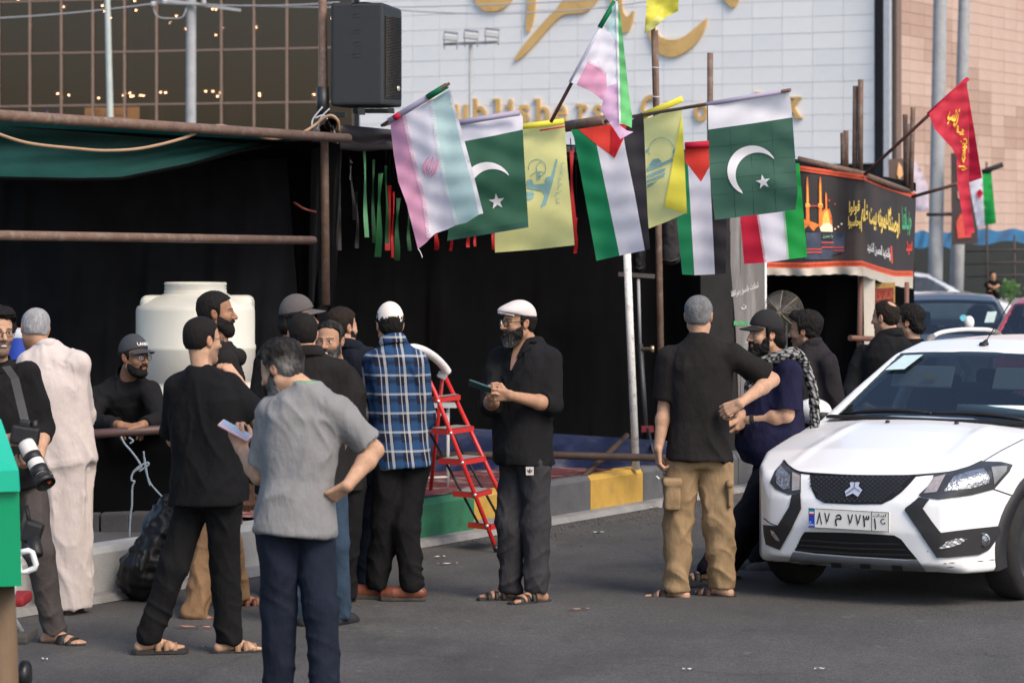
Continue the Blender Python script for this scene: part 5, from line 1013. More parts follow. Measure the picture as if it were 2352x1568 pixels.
# big right green flag on the outstretched rod
Yf = waver(19.0, .03, 44, 80, .5, .0004, .0004, 1730, 300)
fl8 = flag('big green flag with white crescent and star at the end of the outstretched rod', Yf, [('field', FM('grey green', (.040, .115, .082)), [(1627, 298), (1720, 285), (1820, 270), (1832, 441), (1827, 482), (1735, 494), (1642, 505), (1630, 400)], 0), ('hoist_band', F_WHP, [(1626, 243), (1720, 226), (1813, 209), (1820, 270), (1720, 285), (1627, 298)], 0), ('crescent', F_WHP, crescent(1728, 392), .007), ('star', F_WHP, star(1753, 418, 17.5, -100), .007)])
MB().tube([P(1622, 240, 18.96), P(1815, 207, 18.96)], .015, 8).build('hoist_sleeve', F_GREYV, fl8)
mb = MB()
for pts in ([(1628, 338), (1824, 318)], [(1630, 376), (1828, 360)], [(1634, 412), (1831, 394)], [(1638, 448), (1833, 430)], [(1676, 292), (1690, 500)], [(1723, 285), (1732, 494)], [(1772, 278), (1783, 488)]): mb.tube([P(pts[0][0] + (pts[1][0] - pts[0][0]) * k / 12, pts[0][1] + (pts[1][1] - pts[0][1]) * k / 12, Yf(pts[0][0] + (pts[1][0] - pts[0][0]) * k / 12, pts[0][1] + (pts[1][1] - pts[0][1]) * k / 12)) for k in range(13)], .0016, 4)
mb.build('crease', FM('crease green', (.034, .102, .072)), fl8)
# vivid flag below it
Yf = waver(20.6, .03, 34, 12, .1, -.0004, 0, 1780, 500)
r1_ = [(1736, 380), (1743, 492), (1760, 603)]; r2_ = [(1790, 378), (1798, 484), (1808, 596)]
fl9 = flag('vivid red, white and green striped flag half hidden under the big green flag', Yf, [('stripe', F_RE2, [(1688, 385), (1700, 496), (1709, 606)] + r1_[::-1], 0), ('stripe', F_WH, r1_ + r2_[::-1], 0), ('stripe', F_G4, r2_ + [(1854, 590), (1842, 450), (1836, 375)], 0)])
add_prints(fl9, 'border_script', F_WHP, kufic(r1_, 20, 5, 1), Yf, .007, None); add_prints(fl9, 'border_script', F_WHP, kufic(r2_, 20, 4.5, -1), Yf, .007, None); add_prints(fl9, 'emblem', F_RE2, iran_emblem(1771, 470, .8, -4), Yf)
# yellow corner at the very top
Yf = waver(22.6, .05, 18, 30, .4)
flag('bright yellow flag corner at the top edge on the thin pole', Yf, [('field', F_YB, [(1490, -60), (1480, 79), (1502, 66), (1530, 40), (1558, 26), (1560, -60)], 0), ('folded_edge', F_YL, [(1484, 60), (1480, 79), (1502, 66), (1524, 44), (1512, 36)], .02)])
# red flag and the others at the right edge
Yf = waver(26.4, .06, 22, 8, .4, .0009, 0, 2180, 300)
fl11 = flag('long red flag with yellow script on a slanted stick at the right', Yf, [('field', FM('rose red', (.62, .035, .065)), [(2133, 262), (2221, 182), (2224, 260), (2226, 419), (2230, 470), (2239, 534), (2217, 542), (2208, 480), (2199, 425), (2197, 361), (2187, 341), (2147, 297)], 0), ('back_fold', F_RE2, [(2219, 186), (2238, 300), (2255, 409), (2227, 419), (2224, 260)], -.02)], 'flags at the right edge')
mb = MB(); yy = lambda x, y, *z: P(x, y, Yf(x, y) - .03)
text_on(mb, shape_ar('زینب'), [(2170, 285), (2196, 295), (2206, 250), (2186, 246)], yy, bold=.03); text_on(mb, shape_ar('یا'), [(2196, 310), (2214, 310), (2214, 290), (2198, 288)], yy, bold=.02); text_on(mb, shape_ar('یا حسین'), [(2222, 318), (2222, 392), (2202, 392), (2202, 318)], yy, bold=.03)
mb.build('script_print', M('flag yellow script', (.80, .55, .05), .75, .1, 20), fl11); MB().tube([P(2132, 263, 26.4), P(2223, 181, 26.5)], .02, 8).build('hoist_sleeve', F_RE2, fl11)
MB().tube([P(1985, 402, 26.9), P(2224, 180, 26.5)], .016, 8).build('rod', _mats['wooden rod'], fl11)
tag(MB().tube([P(2096, 452, 29.0), P(2200, 422, 28.4)], .018, 8).build('cross_stick', WOODM, fl11))
Yf = waver(66., .12, 14, 10, .4)
fl12 = flag('small red, white and green flag far behind the long red flag', Yf, [('stripe', F_WH, [(2225, 418), (2256, 404), (2262, 518), (2245, 524)], 0), ('stripe', F_G4, [(2256, 402), (2276, 389), (2288, 512), (2262, 518)], 0), ('emblem', F_RE2, [(2244, 440), (2252, 434), (2258, 444), (2252, 456), (2244, 452)], .03)], 'flags at the right edge')
MB().tube([P(2256, 396, 66.1), P(2303, 378, 66.1)], .06, 8).build('bracket', DARKW, fl12); MB().tube([P(2266, 372, 66.2), P(2267, 470, 66.2)], .03, 8).build('rod', WOODM, fl12)
Yf = waver(40., .08, 16, 10, .4)
flag('plain white pennant behind the three pipes at the right', Yf, [('field', FM('rosy white', (.78, .66, .72)), [(2099, 368), (2118, 395), (2131, 426), (2133, 480), (2120, 485), (2099, 482)], 0)], 'flags at the right edge')
# ------------------------------------------------------------------ loudspeakers
BP = M('black plastic', (.017, .019, .022), .42, .15, 30, .15, 400, spec=.45); GR = M('speaker grille', (.030, .027, .026), .45, .3, 40)
Ys = 20.5; sp = thing('loudspeaker', P(835, 250, Ys), 'big black loudspeaker mounted high on the tent corner pole', 'loudspeaker')
k_ = Ys / FV; ox = P(760, 0, Ys).x; W0 = 120 * k_
plan = [(0, 0), (W0, -.03), (W0 + .124, .20), (W0 + .124, .24), (W0 - .03, .45), (.10, .40), (0, .15)]
zt, zbm = P(0, 6, Ys).z, P(0, 243, Ys).z
bm = bmesh.new(); vs = [[bm.verts.new((ox + x + (.0 if z == zbm else .0), Ys + y, z + (-.035 if (x > W0 and z == zt) else 0))) for x, y in plan] for z in (zbm, zt)]
bm.faces.new(vs[0][::-1]); bm.faces.new(vs[1]); [bm.faces.new((vs[0][i], vs[0][(i + 1) % 7], vs[1][(i + 1) % 7], vs[1][i])) for i in range(7)]
bmesh.ops.bevel(bm, geom=bm.edges[:], offset=.022, segments=3, affect='EDGES', profile=.6); me = bpy.data.meshes.new('cabinet')
for v in bm.verts: v.co -= sp.location
bm.to_mesh(me); bm.free(); me.materials.append(BP); link_mesh('cabinet', me, sp)
gd = Vector((.124, .23, 0)).normalized(); gn = Vector((gd.y, -gd.x, 0))
for k in range(5):
    zc = P(0, (33, 108, 215, 298, 376)[k] / 1.68 / 1.7415 * 1. , Ys).z; xx = ox + (.26, .27, .28, .275, .265)[k] * .9
    MB().lathe([(.0, -.004), (.07, -.003), (.085, .004)], (xx, Ys - .014, zc), 16, Matrix(((1, 0, 0), (0, 0, -1), (0, .22, 0)))).build('slot', M('slot black', (.004, .004, .004), .6), sp)
mb = MB()
for k in range(54):
    z = zbm + .06 + (zt - zbm - .16) * k / 53; a = Vector((ox + W0 + .012, Ys - .005, z)) + gn * .006; b = a + gd * .225; mb.tube([a, b], .0045, 4)
mb.build('grille', GR, sp); a = Vector((ox + W0 + .012, Ys - .005, 0)) + gd * .17 + gn * .014
MB().lathe([(0, .004), (.018, .004), (.02, 0)], (a.x, a.y, zbm + .13), 14, axis_rot(gn)).build('badge', M('badge', (.55, .5, .42), .35, metal=.5), sp)
MB().box((ox + .30, Ys + .18, zbm - .03), (.30, .10, .03)).box((ox + .22, Ys + .02, zbm - .04), (.05, .05, .05)).box((ox + .43, Ys + .05, zbm - .03), (.04, .04, .03)).build('bracket', BP, sp)
MB().box((ox + .02, Ys + .14, zbm - .06), (.16, .1, .03)).tube([P(741, 200, 20.58), P(742, 272, 20.58)], .045, 12).build('pole_mount', BP, sp)
BAG = M('padded bag', (.016, .015, .015), .7, .3, 30, .6, 120)
for lab, x0, x1, y0, y1, Y in (('padded black loudspeaker bag right of the rusty pole inside the tent', 1519, 1561, 480, 608, 23.4), ('padded black loudspeaker bag on the stand between white pole and rusty pole', 1456, 1481, 480, 626, 23.6)):
    c = P((x0 + x1) / 2, (y0 + y1) / 2, Y); w, hh = (x1 - x0) * Y / FV, (y1 - y0) * Y / FV; o = thing('covered_speaker', c - Vector((0, 0, hh / 2)), lab, 'loudspeaker')
    F_ = Field(c - Vector((w, .3, hh)), c + Vector((w, .3, hh)), .012); F_.put(c - Vector((w, .3, hh)), c + Vector((w, .3, hh)), lambda X, Y_, Z: sd_box(X, Y_, Z, c, (w / 2, .16, hh / 2), .06)); v, q, t = F_.mesh(0); n = vnormals(v, q, t); v = v + n * (.006 * vnoise(v * 30))[:, None]; np_mesh('cover', v, q, t, BAG, o)
    MB().tube([P(x0 + 2, y1 - 12, Y - .165), P((x0 + x1) / 2, y1 - 8, Y - .17), P(x1 - 2, y1 - 13, Y - .165)], .008, 5).build('piping', BP, o)
st = thing('speaker_stand', P(1486, 1060, 23.3), 'black speaker stand with a clamp knob behind the white pole', 'stand'); st.location.z = .3
MB().tube([P(1466, 640, 23.3), P(1470, 800, 23.3)], .014, 8).build('inner_tube', STEEL, st); MB().tube([P(1470, 790, 23.3), P(1486, 1052, 23.3)], .026, 10).build('outer_tube', BP, st)
MB().box(P(1462, 632, 23.3), (.30, .05, .035), Matrix.Rotation(.06, 3, 'Y')).build('top_bar', M('stand bar', (.07, .06, .058), .6), st)
MB().lathe([(0, 0), (.014, 0), (.014, .07), (.028, .075), (.028, .10), (0, .10)], P(1474, 801, 23.28), 10, Matrix(((0, 0, 1), (1, 0, 0), (0, 1, 0)))).build('knob', M('brass knob', (.45, .36, .25), .3, metal=.7), st)
MB().box(P(1487, 985, 23.25), (.10, .06, .05)).build('clamp', M('dark red clamp', (.16, .02, .03), .5), st); MB().tube([P(1488, 985, 23.2), P(1502, 1050, 23.0)], .014, 8).build('leg', BP, st); MB().tube([P(1484, 985, 23.3), P(1460, 1050, 23.5)], .014, 8).build('leg', BP, st)
# ------------------------------------------------------------------ water tank
PE = M('white polyethylene', (.60, .59, .52), .45, .06, 3, .05, 30, dirt=(.48, .40, .32), dscale=3.5, dirt_amt=.35, spec=.4)
Yt = 19.9; c0 = P(449, 900, Yt); tk = thing('water_tank', Vector((c0.x, Yt, .30)), 'tall white plastic water tank with open threaded neck behind the crowd', 'tank'); kk = Yt / FV
Zt = lambda vy: P(0, vy, Yt).z; rr = lambda px_: px_ * kk
prof = [(rr(134), .62), (rr(137), .66), (rr(137), Zt(885)), (rr(133), Zt(882)), (rr(133), Zt(872)), (rr(137), Zt(868)), (rr(137), Zt(805)), (rr(138.5), Zt(801)), (rr(138.5), Zt(794)), (rr(136), Zt(789)), (rr(136), Zt(712)), (rr(133), Zt(704)), (rr(122), Zt(697)), (rr(98), Zt(684)), (rr(76), Zt(676)), (rr(71), Zt(672)), (rr(72), Zt(666)), (rr(69), Zt(664)), (rr(72), Zt(660)), (rr(69), Zt(657)), (rr(72), Zt(653)), (rr(70), Zt(648)), (rr(66), Zt(648)), (rr(66), Zt(690))]
MB().lathe(prof, (c0.x, Yt, 0), 56).build('tank_body', PE, tk)
for i, (vx, dy_) in enumerate(((356, -.05), (548, -.0), (470, -.36))):
    if i == 2: continue
    p0 = P(vx, 696, Yt + dy_); F_ = Field(np.array(p0) - .22, np.array(p0) + .22, .011); sx = -1 if vx < 449 else 1
    F_.put(np.array(p0) - .2, np.array(p0) + .2, lambda X, Y_, Z: sd_box(X, Y_, Z, (p0.x, p0.y + .05, p0.z - .03), (.10, .13, .085), .05)); v, q, t = F_.mesh(0); np_mesh('shoulder_lug', v, q, t, PE, tk)
mb = MB()
def on_tank(vx, vy): 
    x = P(vx, 0, Yt).x - c0.x; r_ = rr(137); return P(vx, vy, Yt - math.sqrt(max(.0, r_ * r_ - x * x)) * .985 - .004) + Vector(((vx - CXV) / FV * 0, 0, 0))
for tx, q in (('٣٠٠ بو', [(332, 728), (356, 722), (356, 712), (332, 716)]), ('خن', [(330, 740), (338, 738), (336, 728), (329, 730)]), ('۳۴۰۰', [(334, 773), (352, 771), (352, 763), (334, 765)]), ('۱', [(336, 755), (338, 755), (338, 748), (336, 748)])): text_on(mb, shape_ar(tx), q, lambda x, y, *z: on_tank(x, y), bold=.01)
mb.build('red_marking', M('red paint marks', (.42, .08, .04), .8), tk); MB().box((c0.x, Yt, .46), (.85, .8, .3)).build('stand', DARKW, tk)
# ------------------------------------------------------------------ red step ladder
RED = M('red ladder paint', (.52, .022, .020), .35, .08, 9, spec=.5); BLK = M('black rod paint', (.012, .012, .013), .4); GREYT = M('grey tread', (.22, .20, .19), .85, .2, 30)
ld = thing('step_ladder', P(1100, 1268, 19.5), 'red folding step ladder with white foam handle standing half on the kerb', 'ladder'); ld.location.z = 0
nearF, farF = lambda t: P(1142 - 142 * t, 1266 - 363 * t, 19.48 + .25 * t), lambda t: P(1206 - 188 * t, 1256 - 401 * t, 19.95 + .25 * t)
MB().tube([nearF(0), nearF(1.0), P(968, 836, 19.76), P(950, 806, 19.78)], .0155, 10).build('rail', RED, ld); MB().tube([farF(0), farF(1.0)], .0155, 10).build('rail', RED, ld)
for p in (nearF(0), farF(0)): MB().tube([p, p + (nearF(.04) - nearF(0))], .020, 10).build('foot_cap', BLK, ld)
MB().tube(spline([P(938, 802, 19.8), P(952, 799, 19.8), P(975, 806, 19.9), P(1000, 822, 20.05), P(1018, 840, 20.15), P(1028, 854, 20.2)], 6), .030, 12).build('foam_handle', M('white foam', (.72, .70, .69), .7), ld)
MB().box(P(1016, 862, 20.2), (.07, .05, .05), Matrix.Rotation(.5, 3, 'Y'), bev=.01).build('hinge', STEEL, ld)
MB().tube([P(1016, 866, 20.25), P(986, 1157, 20.7)], .0145, 10).build('back_leg', RED, ld); MB().tube([P(975, 850, 20.05), P(940, 1150, 20.35)], .0145, 10).build('back_leg', RED, ld)
for i, (xl, xm, xr, yl, ym, yr) in enumerate(((992, 1001, 1058, 910, 917, 905), (987, 1028, 1089, 984, 990, 976), (1006, 1060, 1116, 1053, 1058, 1047), (1040, 1092, 1130, 1130, 1132, 1122), (1074, 1128, 1175, 1199, 1203, 1196))):
    t = (1266 - ym) / 363; Yn = 19.46 + .25 * t; a, b, c = P(xl, yl, Yn + .16), P(xm, ym, Yn), P(xr, yr, Yn + .36); d = c + (a - b); hz = Vector((0, 0, .034))
    for q in (a, b, c, d): q.z = (a.z + b.z + c.z) / 3
    o = MB().add([a, b, c, d, a - hz, b - hz, c - hz, d - hz], [(0, 1, 2, 3)[::-1], (4, 5, 6, 7), (0, 4, 5, 1), (1, 5, 6, 2), (2, 6, 7, 3), (3, 7, 4, 0)]).build('step', RED, ld)
    m = (a + b + c + d) / 4; up = Vector((0, 0, .004)); q = [m + (p - m) * .90 + up for p in (a, b, c, d)]; MB().add(q, [(0, 1, 2, 3)[::-1]]).build('tread', GREYT, o)
    MB().lathe([(0, .004), (.011, .004), (.012, 0)], nearF((1266 - ym - 4) / 363) + Vector((.0, -.017, 0)), 8, Matrix(((1, 0, 0), (0, 0, -1), (0, 1, 0)))).build('bolt', M('bolt', (.6, .6, .6), .3, metal=.8), o)
for a, b in (((972, 965, 19.9), (1100, 1204, 19.62)), ((1020, 960, 20.3), (1150, 1196, 20.02)), ((960, 1062, 20.1), (1035, 920, 19.9))):
    if a[0] != 960: MB().tube([P(*a), P(*b)], .009, 8).build('brace', BLK, ld)
ws = thing('metal_stool', P(1005, 1120, 20.9), 'thin white metal stool behind the red ladder', 'stool'); ws.location.z = .32; WM = M('white metal frame', (.55, .55, .52), .5, .1, 5)
MB().box(P(1012, 930, 21), (.24, .2, .03)).build('seat', WM, ws)
for vx, dY in ((1028, -.05), (1030, .15), (966, -.05), (968, .15)): MB().tube([P(vx, 936, 21 + dY), P(vx, 557 + (HC - .32) * FV / (21 + dY), 21 + dY)], .010, 6).build('leg', WM, ws)
for vy in (954, 1098): MB().tube([P(964, vy, 20.95), P(1030, vy - 3, 20.95)], .010, 6).build('rung', WM, ws)
# ------------------------------------------------------------------ fan in the second booth
fn_ = thing('pedestal_fan', P(1795, 900, 24), 'round wire cage pedestal fan behind the man in the black cap', 'fan'); fn_.location.z = .3
fc = P(1797, 718, 24); fax = Vector((-.35, -.94, .05)).normalized(); Rfan = axis_rot(fax); CG = M('fan cage wire', (.33, .29, .23), .45, .1, 9, metal=.5)
mb = MB()
for i in range(1, 17):
    r_ = .185 * i / 16; zz = .075 * (1 - (i / 16) ** 2.2)
    mb.tube([fc + Rfan @ Vector((r_ * math.cos(a), r_ * math.sin(a), zz)) for a in [2 * math.pi * k / 28 for k in range(29)]], .0016, 4, caps=False)
for k in range(8):
    a = 2 * math.pi * k / 8; mb.tube([fc + Rfan @ Vector((.185 * t * math.cos(a), .185 * t * math.sin(a), .075 * (1 - t ** 2.2))) for t in (0, .25, .5, .75, 1)], .0028, 4)
mb.build('front_cage', CG, fn_); mb = MB()
for i in range(3, 17, 2): mb.tube([fc + Rfan @ Vector((.185 * i / 16 * math.cos(a), .185 * i / 16 * math.sin(a), -.06 * (1 - (i / 16) ** 2))) for a in [2 * math.pi * k / 24 for k in range(25)]], .0016, 4, caps=False)
mb.build('rear_cage', BLK, fn_); MB().lathe([(0, -.16), (.06, -.15), (.07, -.05), (.03, .0), (.03, .05), (0, .055)], fc, 18, Rfan).build('motor', BLK, fn_)
for k in range(3):
    a = k * 2.094; mb = MB().grid(lambda u, v: fc + Rfan @ (Vector((math.cos(a + (v - .5) * (.5 + .5 * u)) * (.03 + .13 * u), math.sin(a + (v - .5) * (.5 + .5 * u)) * (.03 + .13 * u), .02 + .03 * (v - .5)))), 5, 4); mb.build('blade', M('fan blade', (.05, .05, .055), .4), fn_)
MB().tube([fc - fax * .1, fc - fax * .1 - Vector((0, 0, fc.z - .34))], .017, 8).build('stand', BLK, fn_); MB().lathe([(.22, 0), (.22, .03), (.05, .05)], Vector((fc.x, fc.y, .3)) - fax * .1, 20).build('base', BLK, fn_)
# ------------------------------------------------------------------ rail with ropes, rubbish bag, low stones
RL = M('dark red brown rail', (.085, .048, .042), .5, .15, 8)
rl = thing('barrier_rail', P(290, 1240, 17.75), 'horizontal brown pipe barrier the man in the grey cap leans on', 'barrier'); rl.location.z = 0
MB().tube([P(150, 1000, 17.7), P(385, 986, 17.9), P(560, 976, 18.3)], .029, 12).build('rail', RL, rl)
for vx, Y in ((165, 17.75), (548, 18.25)): MB().tube([P(vx, 992, Y), P(vx, 557 + HC * FV / Y, Y)], .026, 10).build('post', RL, rl)
curtain('cloth', CLOTH, rl, (190, 1002, 17.95), (186, 1178, 17.95), (545, 986, 18.4), (550, 1186, 18.4), 50, 14, .03, 30, 6)
ROPE = M('grey rope', (.22, .27, .31), .85, .25, 30, .5, 200)
def rope(lab, paths, r_=.007):
    mb = MB()
    for pth in paths: mb.tube(spline([P(x, y, 17.62) for x, y in pth], 6), r_, 6)
    tag(mb.build('rope', ROPE, origin=P(*paths[0][0], 17.62)), lab, 'rope')
rope('thin grey rope looped from the barrier rail down to the kerb', [[(278, 1002), (286, 1018), (300, 1034), (316, 1055), (326, 1072)], [(326, 1072), (306, 1085), (302, 1102), (309, 1105), (304, 1120), (303, 1160), (300, 1180), (298, 1215), (296, 1260), (290, 1305), (276, 1328)], [(305, 1085), (318, 1072), (338, 1062), (340, 1068), (320, 1082)]])
rope('knotted grey rope crossing towards the rubbish bag', [[(330, 1036), (332, 1060), (336, 1085), (344, 1106), (352, 1118), (376, 1144)], [(332, 1050), (336, 1075), (340, 1100), (345, 1115)], [(296, 1004), (306, 1012), (298, 1018)]], .006)
bagm = M('rubbish bag plastic', (.006, .006, .006), .42, .05, 6, .25, 22, spec=.35)
rb_ = thing('rubbish_bag', P(345, 1350, 16.95), 'big crumpled black rubbish bag against the white kerb', 'rubbish bag'); rb_.location.z = 0; c = np.array(P(345, 1270, 16.9))
F_ = Field(c - (.40, .35, .42), c + (.42, .4, .6), .014); F_.ell(c + (.02, .02, -.08), (.16, .18, .19), .05); F_.ell(c + (.08, .03, .08), (.11, .13, .17), .08); F_.cone(c + (.08, .03, .20), c + (.11, .05, .32), .05, .025, .07); F_.ell(c + (-.06, .0, -.14), (.11, .13, .11), .06)
v, q, t = F_.mesh(0); n = vnormals(v, q, t); v = v + n * ((.030 * (1 - 2 * np.abs(vnoise(v * (9, 9, 6) + 3))) + .014 * (1 - 2 * np.abs(vnoise(v * 22.)))))[:, None]; v[:, 2] = np.maximum(v[:, 2], .006); np_mesh('bag', v, q, t, bagm, rb_)
mb = MB(); mb.grid(lambda u, w: P(322 + 18 * u, 1268 + 42 * w - 8 * u, 16.68 + .05 * math.sin(u * 5 + w * 4)), 6, 6); mb.build('loose_fold', M('wrapper', (.03, .029, .025), .4, .2, 20), rb_)
for i, (x0, x1) in enumerate(((190, 232), (236, 300), (304, 362), (366, 430))): tag(MB().box(P((x0 + x1) / 2, 1212, 18.0), ((x1 - x0) * 18 / FV, .2, .20), bev=.01).build('stone_block', M('dark stone', (.055, .055, .058), .9, .3, 5, .4, 60), origin=P((x0 + x1) / 2, 1240, 18.0)), ('dark stone block left under the barrier cloth', 'dark stone block below the leaning man in the cap', 'dark stone block behind the hanging rope', 'dark stone block behind the rubbish bag')[i], 'stone block', 'dark stone blocks along the kerb')
# ------------------------------------------------------------------ green box on its post, trolley, cooler
GP = M('green box paint', (.0, .27, .115), .35, .05, 4, spec=.5); GP2 = M('green box lid', (.01, .42, .26), .35, .04, 4, spec=.5)
Yx = 11.5; bx = thing('green_box', P(-30, 1350, Yx), 'bright green box with sloping lid on a brown post at the left edge', 'box'); bx.location.z = 0
gx = lambda x, y, d=0.: P(x, y, Yx + d)
MB().add([gx(-190, 1130), gx(44, 1125), gx(50, 1345), gx(-186, 1352), gx(-190, 1130, .5), gx(44, 1125, .5), gx(50, 1345, .5), gx(-186, 1352, .5)], [(0, 1, 2, 3)[::-1], (4, 5, 6, 7), (0, 4, 5, 1)[::-1], (1, 5, 6, 2)[::-1], (2, 6, 7, 3)[::-1], (3, 7, 4, 0)[::-1]]).build('box_body', GP, bx)
MB().add([gx(-200, 1088, -.03), gx(43, 1080, -.03), gx(46, 1128, -.03), gx(-198, 1134, -.03), gx(-190, 940, .55), gx(2, 962, .55), gx(4, 1000, .55), gx(-190, 1000, .55)], [(0, 1, 2, 3)[::-1], (0, 4, 5, 1)[::-1], (1, 5, 6, 2)[::-1], (4, 7, 6, 5), (0, 3, 7, 4), (2, 6, 7, 3)]).build('lid', GP2, bx)
MB().tube([P(-8, 1345, Yx + .3), P(-2, 1450, Yx + .25), P(2, 1600, Yx + .2), P(4, 557 + HC * FV / (Yx + .2), Yx + .2)], .075, 12).build('post', M('brown post', (.13, .085, .05), .8, .3, 8, .5, 40, stretch=(1, 1, .2)), bx)
tr = thing('trolley', P(50, 1420, 13.6), 'hand trolley with a white loop handle and red bag behind the green box', 'trolley'); tr.location.z = 0
MB().tube([P(x, y, 13.3) for x, y in ((44, 1268), (66, 1264), (74, 1268), (83, 1296), (80, 1304), (62, 1312), (46, 1314), (42, 1290), (44, 1268))], .014, 8).build('handle', M('white plastic', (.72, .74, .74), .4), tr)
MB().box(P(38, 1374, 14), (.12, .25, .055), bev=.02).build('bag', M('red bag', (.22, .010, .014), .7), tr); MB().tube([P(40, 1310, 13.3), P(20, 1400, 13.3), P(60, 1470, 13.4)], .016, 8).build('frame', STEEL, tr); MB().box(P(38, 1458, 13.4), (.16, .3, .05), bev=.015).build('foot', M('dark base', (.05, .045, .04), .7), tr)
for vx in (20, 56): MB().lathe([(.0, -.03), (.05, -.03), (.07, -.015), (.07, .015), (.05, .03), (0, .03)], Vector((P(vx, 1475, 13.5).x, 13.5, .07)), 14, Matrix(((0, 0, 1), (0, 1, 0), (1, 0, 0)))).build('wheel', BLK, tr)
wc = thing('water_cooler', P(44, 820, 19), 'blue and white water cooler jug behind the old man in the thobe', 'cooler'); q = P(44, 785, 19); k2 = 19 / FV
MB().lathe([(26 * k2, -40 * k2), (27 * k2, 0), (26 * k2, 12 * k2)], q, 24).build('cooler_body', M('cooler blue', (.03, .075, .45), .4), wc); MB().lathe([(26.6 * k2, 10 * k2), (27.5 * k2, 14 * k2), (26 * k2, 28 * k2), (20 * k2, 32 * k2), (0, 32 * k2)], q, 24).build('lid', M('cooler white', (.72, .74, .76), .4), wc)
MB().lathe([(24 * k2, -q.z + .3), (24 * k2, -40 * k2)], q, 16).build('stand', DARKW, wc)
# ------------------------------------------------------------------ litter on the road
PAPER = M('paper scrap', (.55, .53, .48), .8, .2, 20); ORNG = M('orange peel scrap', (.50, .20, .11), .7, .3, 20); CARD = M('card scrap', (.36, .20, .12), .8, .3, 20)
lit = [(1010, 1281, 26, 3, 'white strip of litter beside the brown shoe', 1, PAPER), (1028, 1297, 46, 2.4, 'longer white strip of litter in front of the green kerb', 1, PAPER), (1330, 1402, 46, 4, 'torn brown card on the road right of the sandals', 1, CARD), (441, 1443, 84, 4, 'orange twisted strip on the road between the walking man\'s feet', 1, ORNG), (1580, 1540, 26, 3, 'pale leaf fleck on the road at the bottom', 1, PAPER), (1885, 1540, 30, 3, 'pale elongated scrap, lowest right on the road', 1, PAPER), (102, 1517, 18, 4, 'white scrap on the road at bottom left', 1, PAPER), (1375, 1225, 26, 2, 'thin white twig by the dusty gutter', 1, PAPER), (1490, 1168, 60, 3, 'white paper strip along the kerb foot', 1, M('clean paper', (.7, .7, .72), .7)), (470, 1488, 12, 2, 'brown fleck by the rear sandal', 1, CARD)]
for x, y, w, hh, lab, on, m_ in lit:
    Y = Yg(y); g = Vector((P(x, y, Y).x, Y, .006)); wl = w * Y / FV; dp = max(.02, hh * 2.2 * Y / FV * 1.0); rng = random.Random(x); mb = MB(); n = 9
    mb.grid(lambda u, v: g + Vector(((u - .5) * wl, (v - .5) * dp * (1 - .5 * u) + .012 * math.sin(u * 4 + x), .004 + .006 * abs(math.sin(u * 5 + v * 2 + x)))), n, 2)
    tag(mb.build('litter', m_, origin=g), lab, 'litter', 'litter on the road')
dirtm = M('gutter dirt', (.10, .092, .083), .95, .4, 9, .8, 60)
mb = MB()
for i in range(520):
    t = random.uniform(3.5, 7.2); n_ = -.14 - abs(random.gauss(0, .28)); s_ = random.uniform(.004, .012); p = KP(t, n_, 0); mb.box(p + Vector((0, 0, s_ * .3)), (s_ * 1.6, s_, s_ * .6), Matrix.Rotation(random.uniform(0, 3), 3, 'Z'))
tag(mb.build('gravel', dirtm), kind='stuff')
# ------------------------------------------------------------------ cars
class Prof:
    """Signed distance of a 2-D outline, looked up from a fine grid."""
    def __init__(s, poly, h=.004, m=.5):
        p = np.array(poly, dtype=np.float64); s.lo = p.min(0) - m; s.h = h; n = np.ceil((p.max(0) + m - s.lo) / h).astype(int); s.n = n
        X, Y = np.meshgrid(s.lo[0] + np.arange(n[0]) * h, s.lo[1] + np.arange(n[1]) * h, indexing='ij'); X = X.astype(np.float32); Y = Y.astype(np.float32)
        d = np.full(X.shape, 1e9, dtype=np.float32); ins = np.zeros(X.shape, dtype=bool); k = len(p)
        for i in range(k):
            a, b = p[i], p[(i + 1) % k]; e = b - a; wx, wy = X - a[0], Y - a[1]; t = np.clip((wx * e[0] + wy * e[1]) / (e @ e + 1e-12), 0, 1); d = np.minimum(d, (wx - t * e[0]) ** 2 + (wy - t * e[1]) ** 2)
            if abs(e[1]) > 1e-9: ins ^= ((a[1] > Y) != (b[1] > Y)) & (X < e[0] * (Y - a[1]) / e[1] + a[0])
        s.d = np.where(ins, -np.sqrt(d), np.sqrt(d)).astype(np.float32)
    def __call__(s, x, y):
        x, y = np.broadcast_arrays(x, y); fx = np.clip((x - s.lo[0]) / s.h, 0, s.n[0] - 1.01); fy = np.clip((y - s.lo[1]) / s.h, 0, s.n[1] - 1.01); i = fx.astype(np.int32); j = fy.astype(np.int32); fx = (fx - i).astype(np.float32); fy = (fy - j).astype(np.float32); D = s.d
        return (D[i, j] * (1 - fx) + D[i + 1, j] * fx) * (1 - fy) + (D[i, j + 1] * (1 - fx) + D[i + 1, j + 1] * fx) * fy
PAINTW = M('white car paint', (.78, .79, .80), .30, .02, 2, spec=.5, coat=.6); PLB = M('black bumper plastic', (.018, .018, .020), .55, .15, 20, .2, 250); TYRE = M('tyre rubber', (.014, .014, .014), .85, .2, 20, .4, 60); RIM = M('alloy rim', (.10, .10, .105), .3, .1, 6, metal=.8)
INT = M('car interior', (.018, .019, .021), .8, .2, 6); CGL = glass_mat('windscreen glass', (.50, .60, .63), .085, .62, .015); CHR = M('headlamp chrome', (.42, .43, .45), .2, .5, 45, metal=.8, bump=.8, bscale=60); LENS = glass_mat('lamp lens', (.9, .92, .93), .12, .9)
MESHD = M('grille black', (.006, .006, .007), .5, .2, 30)
